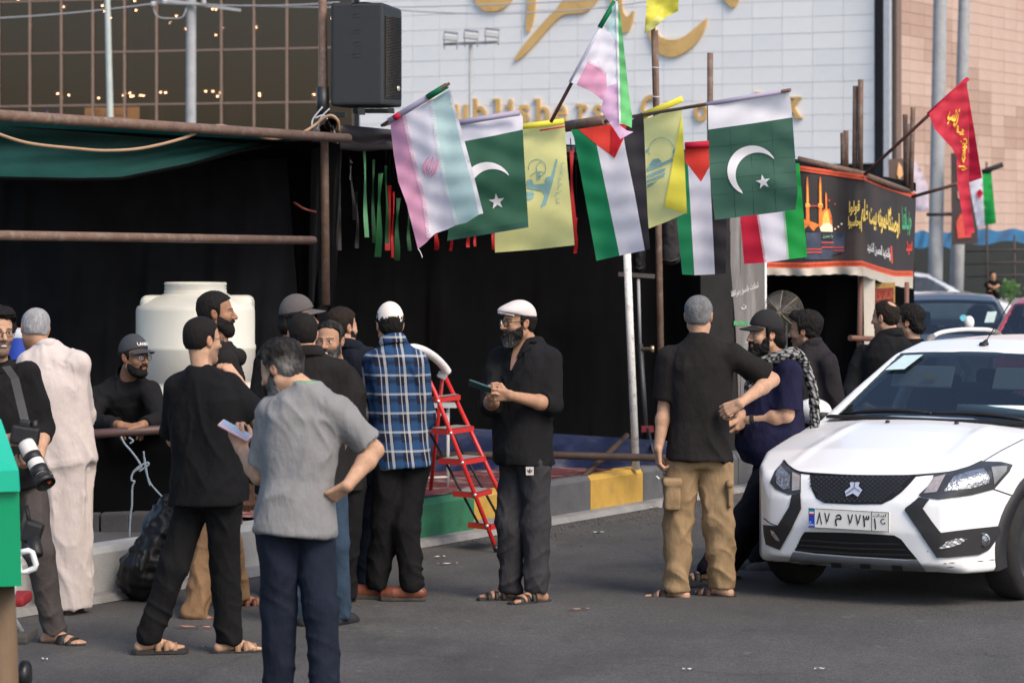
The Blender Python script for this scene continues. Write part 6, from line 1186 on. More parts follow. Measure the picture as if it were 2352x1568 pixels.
SUV = dict(L=4.05, side=[(.12, .20), (.0, .255), (-.03, .44), (-.01, .60), (.045, .72), (.10, .775), (.40, .885), (.80, .975), (1.16, 1.035), (1.93, 1.425), (2.2, 1.49), (2.7, 1.51), (3.2, 1.485), (3.5, 1.43), (3.86, 1.04), (3.97, .95), (4.03, .75), (4.0, .40), (3.9, .22)],
           plan=[(-.05, .0), (-.03, .41), (.04, .55), (.13, .65), (.28, .74), (.5, .81), (1.0, .845), (3.0, .845), (3.6, .80), (3.92, .70), (4.04, .45), (4.05, 0)],
           sec=[(0, .18), (.76, .18), (.80, .24), (.83, .36), (.845, .60), (.83, .85), (.79, .97), (.70, 1.18), (.60, 1.38), (.52, 1.475), (.0, 1.54)],
           ws=[(1.18, 1.042), (1.915, 1.418)], wsw=(.70, .545), rw=[(3.53, 1.395), (3.84, 1.06)], win=[[(1.42, 1.02), (1.98, 1.345), (2.28, 1.385), (2.28, 1.0)], [(2.36, 1.0), (2.36, 1.388), (2.9, 1.375), (3.25, 1.25), (3.3, 1.02)]],
           cav=[(1.22, .70), (1.26, 1.04), (1.95, 1.385), (2.2, 1.43), (2.7, 1.445), (3.2, 1.42), (3.48, 1.38), (3.72, 1.03), (3.7, .6)], wh=(.78, 3.25), wr=.315)
SEDAN = dict(L=4.4, side=[(.12, .22), (.0, .28), (-.02, .45), (.02, .62), (.12, .70), (.6, .84), (1.15, .95), (1.95, 1.36), (2.3, 1.41), (2.8, 1.40), (3.1, 1.33), (3.7, 1.02), (4.2, .98), (4.38, .88), (4.4, .45), (4.3, .24)],
             plan=[(-.05, 0), (-.02, .45), (.08, .68), (.3, .80), (.7, .83), (3.6, .83), (4.2, .76), (4.38, .55), (4.42, 0)], sec=[(0, .2), (.74, .2), (.80, .34), (.83, .6), (.81, .85), (.76, .95), (.66, 1.15), (.54, 1.34), (.46, 1.40), (0, 1.44)],
             ws=[(1.18, .965), (1.93, 1.35)], wsw=(.66, .52), rw=[(3.15, 1.30), (3.65, 1.04)], win=[[(1.45, .95), (2.0, 1.28), (2.35, 1.33), (2.35, .93)], [(2.43, .93), (2.43, 1.33), (2.85, 1.30), (3.3, 1.08), (3.35, .95)]],
             cav=[(1.22, .62), (1.26, .96), (1.97, 1.31), (2.3, 1.36), (2.8, 1.35), (3.05, 1.28), (3.55, 1.0), (3.5, .55)], wh=(.8, 3.45), wr=.30)
def car(label, spec, O, yaw, paint, h=.0125, clad=None):
    """yaw: turn of the car's cross axis away from the picture plane (its nose then looks towards the camera's left)."""
    ca, sa = math.cos(rad(yaw)), math.sin(rad(yaw)); U_, V_ = Vector((ca, -sa, 0)), Vector((sa, ca, 0)); O = Vector(O)
    W = lambda u, v, z: O + U_ * u + V_ * v + Vector((0, 0, z))
    o = thing('parked_car', W(0, spec['L'] / 2, 0), label, 'car', 'cars parked at the right')
    F_ = Field((-.95, -.12, .1), (.95, spec['L'] + .12, 1.62), h); X, Y, Z = F_.grids((slice(None),) * 3)
    side, plan, sec, cav = Prof(spec['side']), Prof(spec['plan'] + [(v, -w) for v, w in spec['plan'][::-1] if w > 0]), Prof(spec['sec'] + [(-u, z) for u, z in spec['sec'][::-1] if u > 0]), Prof(spec['cav'])
    cr = (X / .84) ** 2; fr = np.clip(1 - Y / 2.2, 0, 1); vv = Y - cr * .10 * fr + cr * .06 * np.clip((Y - 2.8) / 1.2, 0, 1); zz = Z + cr * (.045 + .05 * np.clip(1 - Y / 1.2, 0, 1)) * np.clip((Z - .6) / .3, 0, 1)
    ds, dsec = side(vv, zz), sec(X, Z) + 0 * Y; dp = plan(Y, X) + 0 * Z
    zr = np.exp(-((np.abs(X) - .50 + .08 * Y) / .045) ** 2) * np.clip((Y - .10) / .2, 0, 1) * np.clip((1.15 - Y) / .3, 0, 1) * .010; ds = side(vv, zz - zr); d = smax(smax(ds, dp, .04), dsec, .035)
    dc = np.maximum(cav(vv, zz), dsec + .055); d = np.maximum(d, -dc)
    def slot(line, w, wid=.11):
        (v0, z0), (v1, z1) = line; dx, dz = v1 - v0, z1 - z0; L_ = math.hypot(dx, dz); dx /= L_; dz /= L_
        t = (vv - v0) * dx + (zz - z0) * dz; n = -(vv - v0) * dz + (zz - z0) * dx; hw = w[0] + (w[1] - w[0]) * np.clip(t / L_, 0, 1)
        return np.maximum(np.maximum(np.abs(n) - wid, np.abs(t - L_ / 2) - L_ / 2), np.abs(X) - hw)
    d = np.maximum(d, -slot(spec['ws'], spec['wsw'])); d = np.maximum(d, -slot(spec['rw'], (spec['wsw'][1], spec['wsw'][0] - .05)))
    for wpoly in spec['win']: d = np.maximum(d, -np.maximum(Prof(wpoly)(Y, Z) + .02 + 0 * X, .45 - np.abs(X)))
    for wv in spec['wh']: d = smax(d, -np.maximum(np.sqrt((Y - wv) ** 2 + (Z - spec['wr']) ** 2) - spec['wr'] * 1.14, .56 - np.abs(X)), .01)
    F_.d = np.ascontiguousarray(np.broadcast_to(d, F_.d.shape).astype(np.float32)); v, q, t = F_.mesh(.0005 if h < .02 else .01)
    vw = np.array(O) + v[:, :1] * np.array(U_) + v[:, 1:2] * np.array(V_) + v[:, 2:3] * np.array((0, 0, 1))
    np_mesh('body', vw, q, t, paint, o)
    bvh = BVHTree.FromPolygons([tuple(p) for p in vw], [tuple(f) for f in q] + [tuple(f) for f in t])
    tr_ = lambda u, v, z: W(u, v + (u / .84) ** 2 * .10 * max(0, min(1, 1 - v / 2.2)) - (u / .84) ** 2 * .06 * max(0, min(1, (v - 2.8) / 1.2)), z - (u / .84) ** 2 * .045)
    (v0, z0), (v1, z1) = spec['ws']; a, b = spec['wsw']
    MB().grid(lambda p, s_: tr_((p - .5) * 2 * (a + (b - a) * s_ + .012), v0 - .015 + (v1 - v0 + .03) * s_ + .012, z0 - .02 + (z1 - z0 + .03) * s_), 14, 6).build('windscreen', CGL, o)
    (v0, z0), (v1, z1) = spec['rw']; MB().grid(lambda p, s_: tr_((p - .5) * 2 * (b + (a - .05 - b) * s_ + .01), v0 + (v1 - v0) * s_, z0 + (z1 - z0) * s_ - .004), 10, 4).build('rear_window', CGL, o)
    hw = lambda z: np.interp(z, [k[1] for k in spec['sec'][3:]], [k[0] for k in spec['sec'][3:]])
    for sg in (-1, 1):
        for wpoly in spec['win']:
            pv, pf = cdt(wpoly, .2); MB().add([W(sg * (hw(p.y) - .022), p.x, p.y) for p in pv], [tuple(f) for f in pf]).build('side_window', CGL, o)
    for wv in spec['wh']:
        for sg in (-1, 1):
            c = W(sg * .72, wv, spec['wr']); R_ = Matrix([[V_.x, 0, U_.x * sg], [V_.y, 0, U_.y * sg], [0, 1, 0]]); r_ = spec['wr']
            w = MB().lathe([(r_ * .66, -.10), (r_ * .92, -.10), (r_ * .99, -.07), (r_, 0), (r_ * .99, .07), (r_ * .92, .10), (r_ * .66, .095)], c, 36, R_).build('wheel', TYRE, o)
            MB().lathe([(r_ * .68, .08), (r_ * .64, .05), (r_ * .3, .07), (0, .075)], c, 30, R_).build('rim', RIM, w)
            if clad:
                mb = MB(); n = 24
                def ar(i, k):
                    a_ = math.pi * (i / n * 1.16 - .08); rr_ = (spec['wr'] * 1.13, spec['wr'] * 1.13, spec['wr'] * 1.37, spec['wr'] * 1.40)[k]; yy, z = wv + rr_ * math.cos(a_), max(.2, spec['wr'] + rr_ * math.sin(a_)); un = np.interp(yy, [p[0] for p in spec['plan']], [p[1] for p in spec['plan']])
                    return W(sg * (min(un, float(np.interp(z, [.18, .24, .36, .6, .85], [.76, .80, .83, .845, .83]))) + (-.10, .014, .012, -.01)[k]), yy, z)
                mb.add([ar(i, k) for i in range(n + 1) for k in range(4)], [(i * 4 + k, (i + 1) * 4 + k, (i + 1) * 4 + k + 1, i * 4 + k + 1) for i in range(n) for k in range(3)], 0, True).build('arch_cladding', PLB, o)
    mb = MB()
    for sg in (-1, 1):
        for vs_ in (2.15, 3.05):
            mb.box(W(sg * .38, vs_, .78), (.46, .14, .62), Matrix((tuple((U_.x, V_.x, 0)), tuple((U_.y, V_.y, 0)), (0, 0, 1))) @ Matrix.Rotation(-.18, 3, 'X'), bev=.04); mb.box(W(sg * .38, vs_ + .07, 1.17), (.26, .09, .17), Matrix((tuple((U_.x, V_.x, 0)), tuple((U_.y, V_.y, 0)), (0, 0, 1))), bev=.035)
    mb.build('seats', INT, o)
    Rc = Matrix(((U_.x, V_.x, 0), (U_.y, V_.y, 0), (0, 0, 1))); MB().box(W(0, 1.42, spec['ws'][0][1] - .10), (1.3, .40, .14), Rc, bev=.04).build('dashboard', INT, o)
    MB().tube([W(.38 + .18 * math.cos(k * .314), 1.72 - .06 * math.sin(k * .314), .98 + .17 * math.sin(k * .314)) for k in range(21)], .016, 6).build('steering_wheel', INT, o)
    return dict(o=o, W=W, U=U_, V=V_, bvh=bvh, Rc=Rc)
def ray_on(c, vx, vy, out=.0):
    d = Vector(((vx - CXV) / FV, 1, -(vy - HYV) / FV)).normalized(); h = c['bvh'].ray_cast(Vector((0, 0, HC)), d)
    if h[0] is None or h[0].y > 19.6:
        n = c['bvh'].find_nearest(P(vx, vy, 17.4)); return n[0] + n[1] * out
    nn = h[1] if h[1].dot(d) < 0 else -h[1]; return h[0] + nn * out
def decal(c, nm, mat, poly, out=.006, step=6, parent=None, rim=True, mb=None):
    """Raised plate that follows the bodywork inside the outline."""
    own = mb is None; mb = mb or MB(); v, f = cdt(poly, step); mb.add([ray_on(c, p.x, p.y, out) for p in v], [tuple(t)[::-1] for t in f], 0, True)
    return mb.build(nm, mat, parent or c['o']) if own else None
Cq = lambda pts: [(1722.7 + .26758 * a, 1004.9 + .26758 * b) for a, b in pts]
Dq = lambda pts: [(1722.7 + .2747 * a, 660.4 + .2747 * b) for a, b in pts]
wc_ = car('white compact crossover car with black bumper trim parked nose on at the right', SUV, (1.985, 16.68, 0), 32, PAINTW, .0125, True)
co = wc_['o']; WW = wc_['W']
decal(wc_, 'upper_grille', MESHD, Cq([(515, 320), (700, 328), (900, 332), (1200, 334), (1430, 332), (1380, 390), (1300, 470), (1220, 530), (1130, 570), (900, 572), (640, 560), (570, 520), (530, 440)]), .004)
mb = MB(); row = 0
y = 345
gp = [(515, 320), (1430, 332), (1300, 470), (1130, 570), (640, 560), (530, 440)]
def in_poly(px_, py_, poly):
    c = False; j = len(poly) - 1
    for i in range(len(poly)):
        if (poly[i][1] > py_) != (poly[j][1] > py_) and px_ < (poly[j][0] - poly[i][0]) * (py_ - poly[i][1]) / (poly[j][1] - poly[i][1]) + poly[i][0]: c = not c
        j = i
    return c
while y < 560:
    x = 530 + (row % 2) * 22
    while x < 1420:
        if in_poly(x, y, gp) and in_poly(x + 20, y + 12, gp): decal(wc_, '', None, Cq([(x - 15, y), (x, y - 13), (x + 15, y), (x, y + 13)]), .010, None, mb=mb)
        x += 44
    y += 18; row += 1
mb.build('grille_mesh', M('grille honeycomb', (.030, .031, .034), .4, .2, 30), co)['kind'] = 'stuff'
EMB = M('chrome emblem', (.75, .75, .80), .2, .05, 6, metal=.6)
em = decal(wc_, 'emblem', EMB, Cq([(868, 392), (952, 390), (942, 425), (974, 458), (936, 516), (893, 486), (836, 513), (826, 468), (874, 430)]), .020, None)
for q_ in ([(908, 394), (915, 394), (910, 440), (903, 440)], [(903, 438), (908, 444), (842, 494), (838, 488)], [(904, 440), (909, 436), (958, 470), (954, 477)]): decal(wc_, 'emblem_groove', M('emblem groove', (.10, .10, .13), .4), Cq(q_), .024, None, em)
decal(wc_, 'lower_grille', MESHD, Cq([(470, 805), (850, 812), (1240, 835), (1300, 870), (1370, 960), (1440, 1042), (1330, 1040), (900, 1015), (560, 990), (385, 965), (410, 920), (440, 850)]), .004)
for k, (xa, xb, ya, yb) in enumerate(((440, 1300, 862, 898), (418, 1340, 905, 945), (398, 1390, 945, 992))): decal(wc_, 'grille_slat', PLB, Cq([(xa, ya), ((xa + xb) / 2, (ya + yb) / 2 + 10), (xb, yb), (xb, yb + 14), ((xa + xb) / 2, (ya + yb) / 2 + 25), (xa, ya + 14)]), .018)
decal(wc_, 'skid_plate', M('grey skid plate', (.16, .165, .18), .4, .08, 10), Cq([(375, 975), (560, 1000), (900, 1025), (1330, 1048), (1440, 1042), (1510, 1135), (1300, 1130), (800, 1110), (320, 1075)]), .008)
for x, y in ((497, 1066), (742, 1078), (992, 1088), (1265, 1102)): decal(wc_, 'skid_notch', M('skid notch', (.035, .033, .034), .7), Cq([(x - 48, y - 20), (x + 40, y - 16), (x + 52, y + 20), (x - 40, y + 18)]), .012, None)
decal(wc_, 'bumper_trim', PLB, Cq([(1450, 515), (1545, 530), (1485, 605), (1560, 712), (1635, 812), (1880, 780), (2120, 755), (2148, 810), (2040, 960), (1960, 1000), (1700, 1025), (1605, 1025), (1330, 620), (1340, 600), (1420, 545)]), .012)
decal(wc_, 'bumper_trim', PLB, Cq([(365, 495), (440, 482), (448, 610), (360, 790), (265, 960), (150, 915), (132, 830), (125, 745), (245, 757), (345, 590)]), .012)
decal(wc_, 'fog_lamp', CHR, Cq([(1615, 950), (1680, 885), (1760, 860), (1850, 865), (1800, 905), (1720, 935)]), .018, 3)
fr_ = ray_on(wc_, *Cq([(1995, 872)])[0], .01)
fo = MB().lathe([(.036, -.02), (.040, .012), (.034, .018)], fr_, 20, axis_rot(-wc_['V'] + wc_['U'] * .25)).lathe([(.034, .004), (.02, .010), (0, .012)], fr_, 20, axis_rot(-wc_['V'] + wc_['U'] * .25)).build('fog_lamp', CHR, co)
decal(wc_, 'fog_lamp', CHR, Cq([(190, 785), (222, 800), (265, 860), (270, 885), (235, 870), (205, 830)]), .018, 3)
HD = M('headlamp housing', (.035, .038, .043), .35, .3, 14, spec=.6)
hl = decal(wc_, 'headlight', HD, Cq([(290, 205), (215, 290), (175, 385), (220, 440), (330, 490), (440, 480), (440, 312), (380, 275), (315, 225)]), .006)
decal(wc_, 'reflector', CHR, Cq([(262, 245), (225, 320), (232, 395), (290, 450), (345, 440), (350, 330)]), .010, 5, hl); decal(wc_, 'indicator', M('indicator lens', (.45, .40, .38), .2, .2, 40, metal=.4), Cq([(368, 300), (366, 460), (432, 450), (434, 330)]), .010, 5, hl)
hr_ = decal(wc_, 'headlight', HD, Cq([(1580, 320), (1760, 285), (1900, 245), (1990, 208), (2150, 212), (2250, 232), (2220, 290), (2090, 440), (1900, 490), (1620, 530), (1470, 510), (1450, 490), (1560, 390)]), .006)
decal(wc_, 'reflector', CHR, Cq([(1665, 462), (1750, 342), (1900, 292), (2005, 272), (2046, 340), (2040, 388), (1900, 430)]), .010, 5, hr_); decal(wc_, 'indicator', _mats['indicator lens'], Cq([(1492, 480), (1580, 345), (1680, 325), (1605, 468)]), .010, 5, hr_)
decal(wc_, 'corner_reflector', M('corner lens', (.20, .21, .22), .2, .2, 20), Cq([(2070, 260), (2200, 245), (2190, 285), (2085, 400)]), .010, 5, hr_)
SEAM = M('panel gap', (.012, .012, .013), .6)
def seam(pts, r_=.0035, nm='panel_gap'):
    pp = spline([Vector((a, b, 0)) for a, b in pts], 5); MB().tube([ray_on(wc_, p.x, p.y, .001) for p in pp], r_, 5).build(nm, SEAM, co)
seam(Cq([(292, 200), (330, 245), (430, 297), (650, 316), (900, 328), (1200, 330), (1450, 324), (1780, 288), (1990, 206)]), .009); seam(Cq([(2090, 440), (2200, 478), (2345, 526)])); seam(Cq([(2000, 205), (2150, 115), (2345, 15)])); seam(Cq([(120, 690), (180, 735), (240, 756)]))
mb = MB()
for x0, x1, y_ in ((1655, 1690, 1078), (1700, 1765, 1072), (1940, 2010, 1058), (2040, 2110, 1046), (2120, 2200, 1055), (1515, 1530, 975), (1680, 1760, 1108), (180, 200, 1048), (215, 290, 1062)): decal(wc_, '', None, Cq([(x0, y_), ((x0 + x1) / 2, y_ - 5), (x1, y_ - 3), ((x0 + x1) / 2 + 8, y_ + 3)]), .003, None, mb=mb)
mb.build('scrape_mark', M('scrape', (.10, .09, .09), .8), co)
# number plate
pq = Cq([(512, 771), (1215, 801), (1218, 634), (515, 611)]); a = ray_on(wc_, *pq[0], .022); b = ray_on(wc_, *pq[1], .022); ctr = (a + b) / 2; uu = (b - a); uu.z = 0; uu = uu.normalized(); pn = Vector((uu.y, -uu.x, 0)).normalized(); zt_ = Vector((0, 0, 1)); pcx = (pq[0][0] + pq[1][0] + pq[2][0] + pq[3][0]) / 4; pc = ray_on(wc_, pcx, (pq[0][1] + pq[2][1] + pq[1][1] + pq[3][1]) / 4, .028)
PL = lambda x, y, o=0: pc + uu * x + zt_ * y + pn * o
pw2, ph2 = .26, .0575
plt = MB().prism([(-pw2, -ph2), (pw2, -ph2), (pw2, ph2), (-pw2, ph2)], -.006, .004, lambda x, y, z: PL(x, y, z)).build('number_plate', M('plate white', (.78, .77, .72), .4, .03, 6), co)
MB().prism([(-pw2 + .004, -ph2 + .004), (-.218, -ph2 + .004), (-.218, ph2 - .004), (-pw2 + .004, ph2 - .004)], .004, .006, lambda x, y, z: PL(x, y, z)).build('plate_band', M('plate blue', (.015, .06, .42), .4), plt)
for y0, y1, n_, c in ((.036, .046, 'green', (.02, .30, .10)), (.026, .036, 'white', (.75, .75, .75)), (.016, .026, 'red', (.55, .02, .03))): MB().prism([(-.252, y0), (-.224, y0), (-.224, y1), (-.252, y1)], .006, .0075, lambda x, y, z: PL(x, y, z)).build('flag_mark', M('plate ' + n_, c, .5), plt)
PBK = M('plate black', (.012, .012, .012), .5); mb = MB(); fp = lambda x, y, *z: PL(x, y, .0072)
for tx, x0, x1, y0, y1 in (('۸', -.205, -.168, -.036, .036), ('۷', -.155, -.118, -.036, .036), (shape_ar('م'), -.086, -.042, -.040, .030), ('۷', -.006, .031, -.036, .036), ('۷', .044, .081, -.036, .036), ('۳', .092, .135, -.036, .038), ('۱', .163, .178, -.046, .018), ('۶', .198, .238, -.046, .018), (shape_ar('ایران'), .160, .240, .026, .046)): text_on(mb, tx, [(x0, y0), (x1, y0), (x1, y1), (x0, y1)], fp, bold=.012)
x_ = .1475; mb.add([PL(x_, -ph2 + .003, .0072), PL(x_ + .004, -ph2 + .003, .0072), PL(x_ + .004, ph2 - .003, .0072), PL(x_, ph2 - .003, .0072)], [(0, 1, 2, 3)])
for e in ((-pw2, pw2, -ph2, -ph2 + .003), (-pw2, pw2, ph2 - .003, ph2), (pw2 - .003, pw2, -ph2, ph2)): mb.add([PL(e[0], e[2], .0075), PL(e[1], e[2], .0075), PL(e[1], e[3], .0075), PL(e[0], e[3], .0075)], [(0, 1, 2, 3)])
mb.build('lettering', PBK, plt); mb = MB(); text_on(mb, 'I.R.', [(-.253, -.030), (-.236, -.030), (-.236, -.020), (-.253, -.020)], lambda x, y, *z: PL(x, y, .0078)); text_on(mb, 'IRAN', [(-.254, -.046), (-.223, -.046), (-.223, -.035), (-.254, -.035)], lambda x, y, *z: PL(x, y, .0078), bold=.01); mb.build('lettering', _mats['plate white'], plt)
# mirror, wipers, aerial, roof rails, things behind the glass
ms_ = WW(-.93, 1.42, 1.03); mb = MB(); F_ = Field(np.array(ms_) - .25, np.array(ms_) + .25, .01); ax = [np.array(wc_['U']), np.array(wc_['V']), np.array((0, 0, 1.))]
F_.ell(ms_, (.125, .085, .085), .01, ax); v, q, t = F_.mesh(0); mi = np_mesh('wing_mirror', v, q, t, PAINTW, co); MB().tube([WW(-.80, 1.45, .97), WW(-.72, 1.45, .99)], .028, 8).build('mirror_foot', PLB, mi); F_ = Field(np.array(ms_) - .25, np.array(ms_) + .25, .01); F_.ell(np.array(ms_) + ax[0] * .055 - ax[2] * .03, (.075, .08, .065), .01, ax); v, q, t = F_.mesh(0); np_mesh('mirror_base', v, q, t, PLB, mi)
WS = lambda u, s_, o=0: WW(u, 1.18 + (1.915 - 1.18) * s_ + (u / .84) ** 2 * .10 * .42 - o * .45, 1.042 + (1.418 - 1.042) * s_ - (u / .84) ** 2 * .045 + o * .9)
for u0, u1 in ((-.62, .02), (-.02, .64)):
    MB().tube([WS(u0 + (u1 - u0) * k / 8, -.035 + .035 * math.sin(k / 8 * 3.1), .035) for k in range(9)], [.008 + .010 * math.sin(k / 8 * 3.1) for k in range(9)], 6).build('wiper', SEAM, co)
MB().box(WW(0, 1.13, 1.022), (1.36, .09, .02), wc_['Rc']).build('cowl', SEAM, co)
for x, y in Dq([(1150, 1128), (1727, 1138)]): p = ray_on(wc_, x, y, .0); MB().lathe([(.016, 0), (.012, .014), (0, .017)], p, 10).build('washer_jet', SEAM, co)
ab = WW(-.02, 2.06, 1.46); at_ = ab + P(2352, 655, 18.9) - P(2268, 790, 18.9); MB().tube([ab, ab.lerp(at_, .08)], [.022, .008], 10).tube([ab.lerp(at_, .07), at_], .0035, 6).build('aerial', SEAM, co); MB().lathe([(.035, -.02), (.03, .012), (0, .02)], ab, 14).build('aerial_base', SEAM, co)
for sg in (-1, 1):
    pts = [WW(sg * u, v, z) for u, v, z in ((.54, 2.34, 1.45), (.545, 2.44, 1.49), (.55, 2.6, 1.515), (.55, 2.9, 1.525), (.55, 3.2, 1.52), (.55, 3.5, 1.50), (.54, 3.7, 1.42))]; sp_ = spline(pts, 5)
    MB().tube(sp_[4:26], .015, 8).build('roof_rail', M('rail ivory', (.62, .60, .55), .35), co); MB().tube(sp_[:6], [.012, .02, .026, .028, .026, .023], 8).build('rail_foot', M('rail foot grey', (.16, .15, .14), .5), co); MB().tube(sp_[25:], .022, 8).build('rail_foot', _mats['rail foot grey'], co)
VIS = M('sun visor cloth', (.42, .44, .44), .8, .05, 9); 
for uu_, nm in ((-.34, 1), (.36, 2)): vz = MB().box(WS(uu_, .80, -.09), (.42, .018, .155), wc_['Rc'] @ Matrix.Rotation(-.5, 3, 'X'), bev=.008).build('sun_visor', VIS, co)
MB().box(WS(-.27, .755, -.075), (.09, .004, .02), wc_['Rc'] @ Matrix.Rotation(-.5, 3, 'X')).build('visor_label', M('yellow label', (.55, .42, .05), .6), co)
MB().box(WS(.02, .74, -.14), (.22, .05, .07), wc_['Rc'], bev=.02).build('rear_view_mirror', SEAM, co)
MB().add([WS(-.56, .70, .012), WS(-.42, .70, .012), WS(-.36, .93, .012), WS(-.50, .93, .012)], [(0, 1, 2, 3)]).build('windscreen_sticker', M('pale sticker', (.52, .66, .66), .5, .08, 20), co)
MB().tube([WW(.10, 1.36, 1.075), WW(.72, 1.40, 1.075)], .038, 16).build('paper_roll', M('paper roll', (.60, .70, .70), .6, .04, 8), co)
# cars behind
dk = car('dark blue grey hatchback behind the two men at the booth', SUV, (P(2170, HYV, 32.6).x, 32.6, 0), 10, M('dark car paint', (.035, .042, .052), .3, .05, 3, coat=.5), .03)
MB().lathe([(0, .0), (.045, 0)], dk['W'](.18, 1.45, 1.22) + Vector((0, -.06, .0)), 14, axis_rot((0, -1, .6))).build('sticker', M('teal sticker', (.05, .35, .42), .5), dk['o'])
rd = car('red car with pale roof shine at the right edge behind the white car', SUV, (P(2420, HYV, 31).x, 31, 0), 14, M('red car paint', (.30, .035, .045), .3, .05, 3, coat=.5), .03)
MB().add([P(2268, 716, 30.9), P(2290, 715, 30.9), P(2283, 740, 30.9), P(2261, 741, 30.9)], [(0, 1, 2, 3)]).build('sticker', _mats['pale sticker'], rd['o'])
F_ = Field(np.array(P(2226, 740, 30)) - .3, np.array(P(2226, 740, 30)) + .3, .015); F_.ell(P(2226, 741, 30), (.055, .05, .075)); v, q, t = F_.mesh(0); np_mesh('wing_mirror', v, q, t, PAINTW, rd['o'])
sdn = car('silver white sedan parked sideways beyond the dark car', SEDAN, (P(2326, HYV, 68).x, 68, 0), -82, M('silver paint', (.52, .55, .58), .3, .05, 3, coat=.5), .04)
# ------------------------------------------------------------------ the people
def CL(n, c, bump=.35, var=.18, sheen=.0, rough=.9): return M('garment ' + n, c, rough, var, 14, .85, 26, spec=.12, sheen=sheen, stretch=(1, 1, .55))
K1 = CL('black jersey', (.0075, .0075, .0085)); K2 = CL('washed black', (.015, .0135, .0135)); K3 = CL('black shirt', (.011, .011, .012)); NV = CL('navy jersey', (.012, .012, .034)); NV2 = CL('dark navy shirt', (.010, .012, .019)); CH = CL('charcoal shirt', (.022, .020, .022))
GY = CL('grey marl', (.195, .195, .20), .3, .12); KH = CL('khaki cotton', (.25, .172, .095), .4, .16); TB = CL('rosy thobe', (.50, .44, .415), .25, .06); NVT = CL('navy track trousers', (.012, .016, .028)); BKT = CL('black trousers', (.0085, .0085, .009)); GYT = CL('charcoal track trousers', (.036, .035, .039)); JN = CL('blue jeans', (.030, .050, .078), .4, .25); TAN = CL('tan trousers', (.20, .12, .065)); BRG = CL('grey brown trousers', (.060, .052, .050)); DRK = CL('dark grey trousers', (.02, .02, .022))
LEA = M('brown leather', (.14, .042, .022), .45, .25, 14, .2, 90); BLS = M('black strap', (.014, .014, .015), .6, .2, 20); RUB = M('shoe sole', (.05, .043, .038), .8, .2, 20); TANS = M('tan leather strap', (.26, .15, .085), .6, .2, 20); SOLB = M('dark sole', (.028, .026, .025), .8, .2, 20); GSH = M('grey brown shoe', (.075, .068, .064), .8, .2, 30); ORS = M('orange tan strap', (.35, .16, .04), .6, .2, 20)
STR = [(.055, .10, .052), (.115, .145, .036)]; STR3 = [(.03, .06, .062), (.075, .10, .048), (.115, .145, .036)]
# plaid cloth of the man with the white cap
PLD = bpy.data.materials.new('plaid cotton'); PLD.use_nodes = True; N = PLD.node_tree.nodes; L = PLD.node_tree.links; bs = [n for n in N if n.type == 'BSDF_PRINCIPLED'][0]; bs.inputs['Roughness'].default_value = .9; bs.inputs['Specular IOR Level'].default_value = .12
at = N.new('ShaderNodeVertexColor'); at.layer_name = 'Col'; sp_ = N.new('ShaderNodeSeparateColor'); L.new(at.outputs['Color'], sp_.inputs[0])
def stripes(sock, per, off, wid):
    m = N.new('ShaderNodeMath'); m.operation = 'MULTIPLY_ADD'; m.inputs[1].default_value = 1 / per; m.inputs[2].default_value = off; L.new(sock, m.inputs[0])
    f = N.new('ShaderNodeMath'); f.operation = 'FRACT'; L.new(m.outputs[0], f.inputs[0]); c = N.new('ShaderNodeMath'); c.operation = 'LESS_THAN'; c.inputs[1].default_value = wid; L.new(f.outputs[0], c.inputs[0]); return c.outputs[0]
def mixn(a, b, f, fac=1.):
    x = N.new('ShaderNodeMix'); x.data_type = 'RGBA'
    if fac != 1.: m = N.new('ShaderNodeMath'); m.operation = 'MULTIPLY'; m.inputs[1].default_value = fac; L.new(f, m.inputs[0]); f = m.outputs[0]
    L.new(f, x.inputs[0])
    for i, s in ((6, a), (7, b)):
        if isinstance(s, tuple): x.inputs[i].default_value = (*s, 1)
        else: L.new(s, x.inputs[i])
    return x.outputs[2]
DKB, MDB, WHT = (.013, .016, .034), (.020, .060, .145), (.48, .49, .50)
u_, v_ = sp_.outputs[0], sp_.outputs[1]
c = mixn(DKB, MDB, stripes(u_, .112, .10, .38), .8); c = mixn(c, MDB, stripes(v_, .112, .30, .40), .6); c = mixn(c, (.012, .013, .02), stripes(v_, .112, .78, .20), .6)
c = mixn(c, WHT, stripes(u_, .112, .30, .14), .52); c = mixn(c, WHT, stripes(u_, .112, .52, .05), .5); c = mixn(c, WHT, stripes(v_, .112, .42, .12), .45); L.new(c, bs.inputs['Base Color'])
# keffiyeh
WC = M('white cap cotton', (.66, .61, .56), .9, .06, 20, .25, 200); CAPG = M('grey cap cotton', (.085, .075, .075), .9, .1, 20, .25, 200); CAPB = M('black cap cotton', (.011, .011, .012), .9, .1, 20, .25, 200); CAPD = M('dark grey cap cotton', (.040, .044, .052), .9, .1, 20, .25, 200); FCAP = M('pale tweed', (.62, .56, .54), .95, .14, 120, .6, 260)
S1, S2, S3, S4 = (.36, .20, .125), (.44, .26, .17), (.27, .14, .082), (.50, .31, .22)
G1 = 'people gathered on the road by the tent'
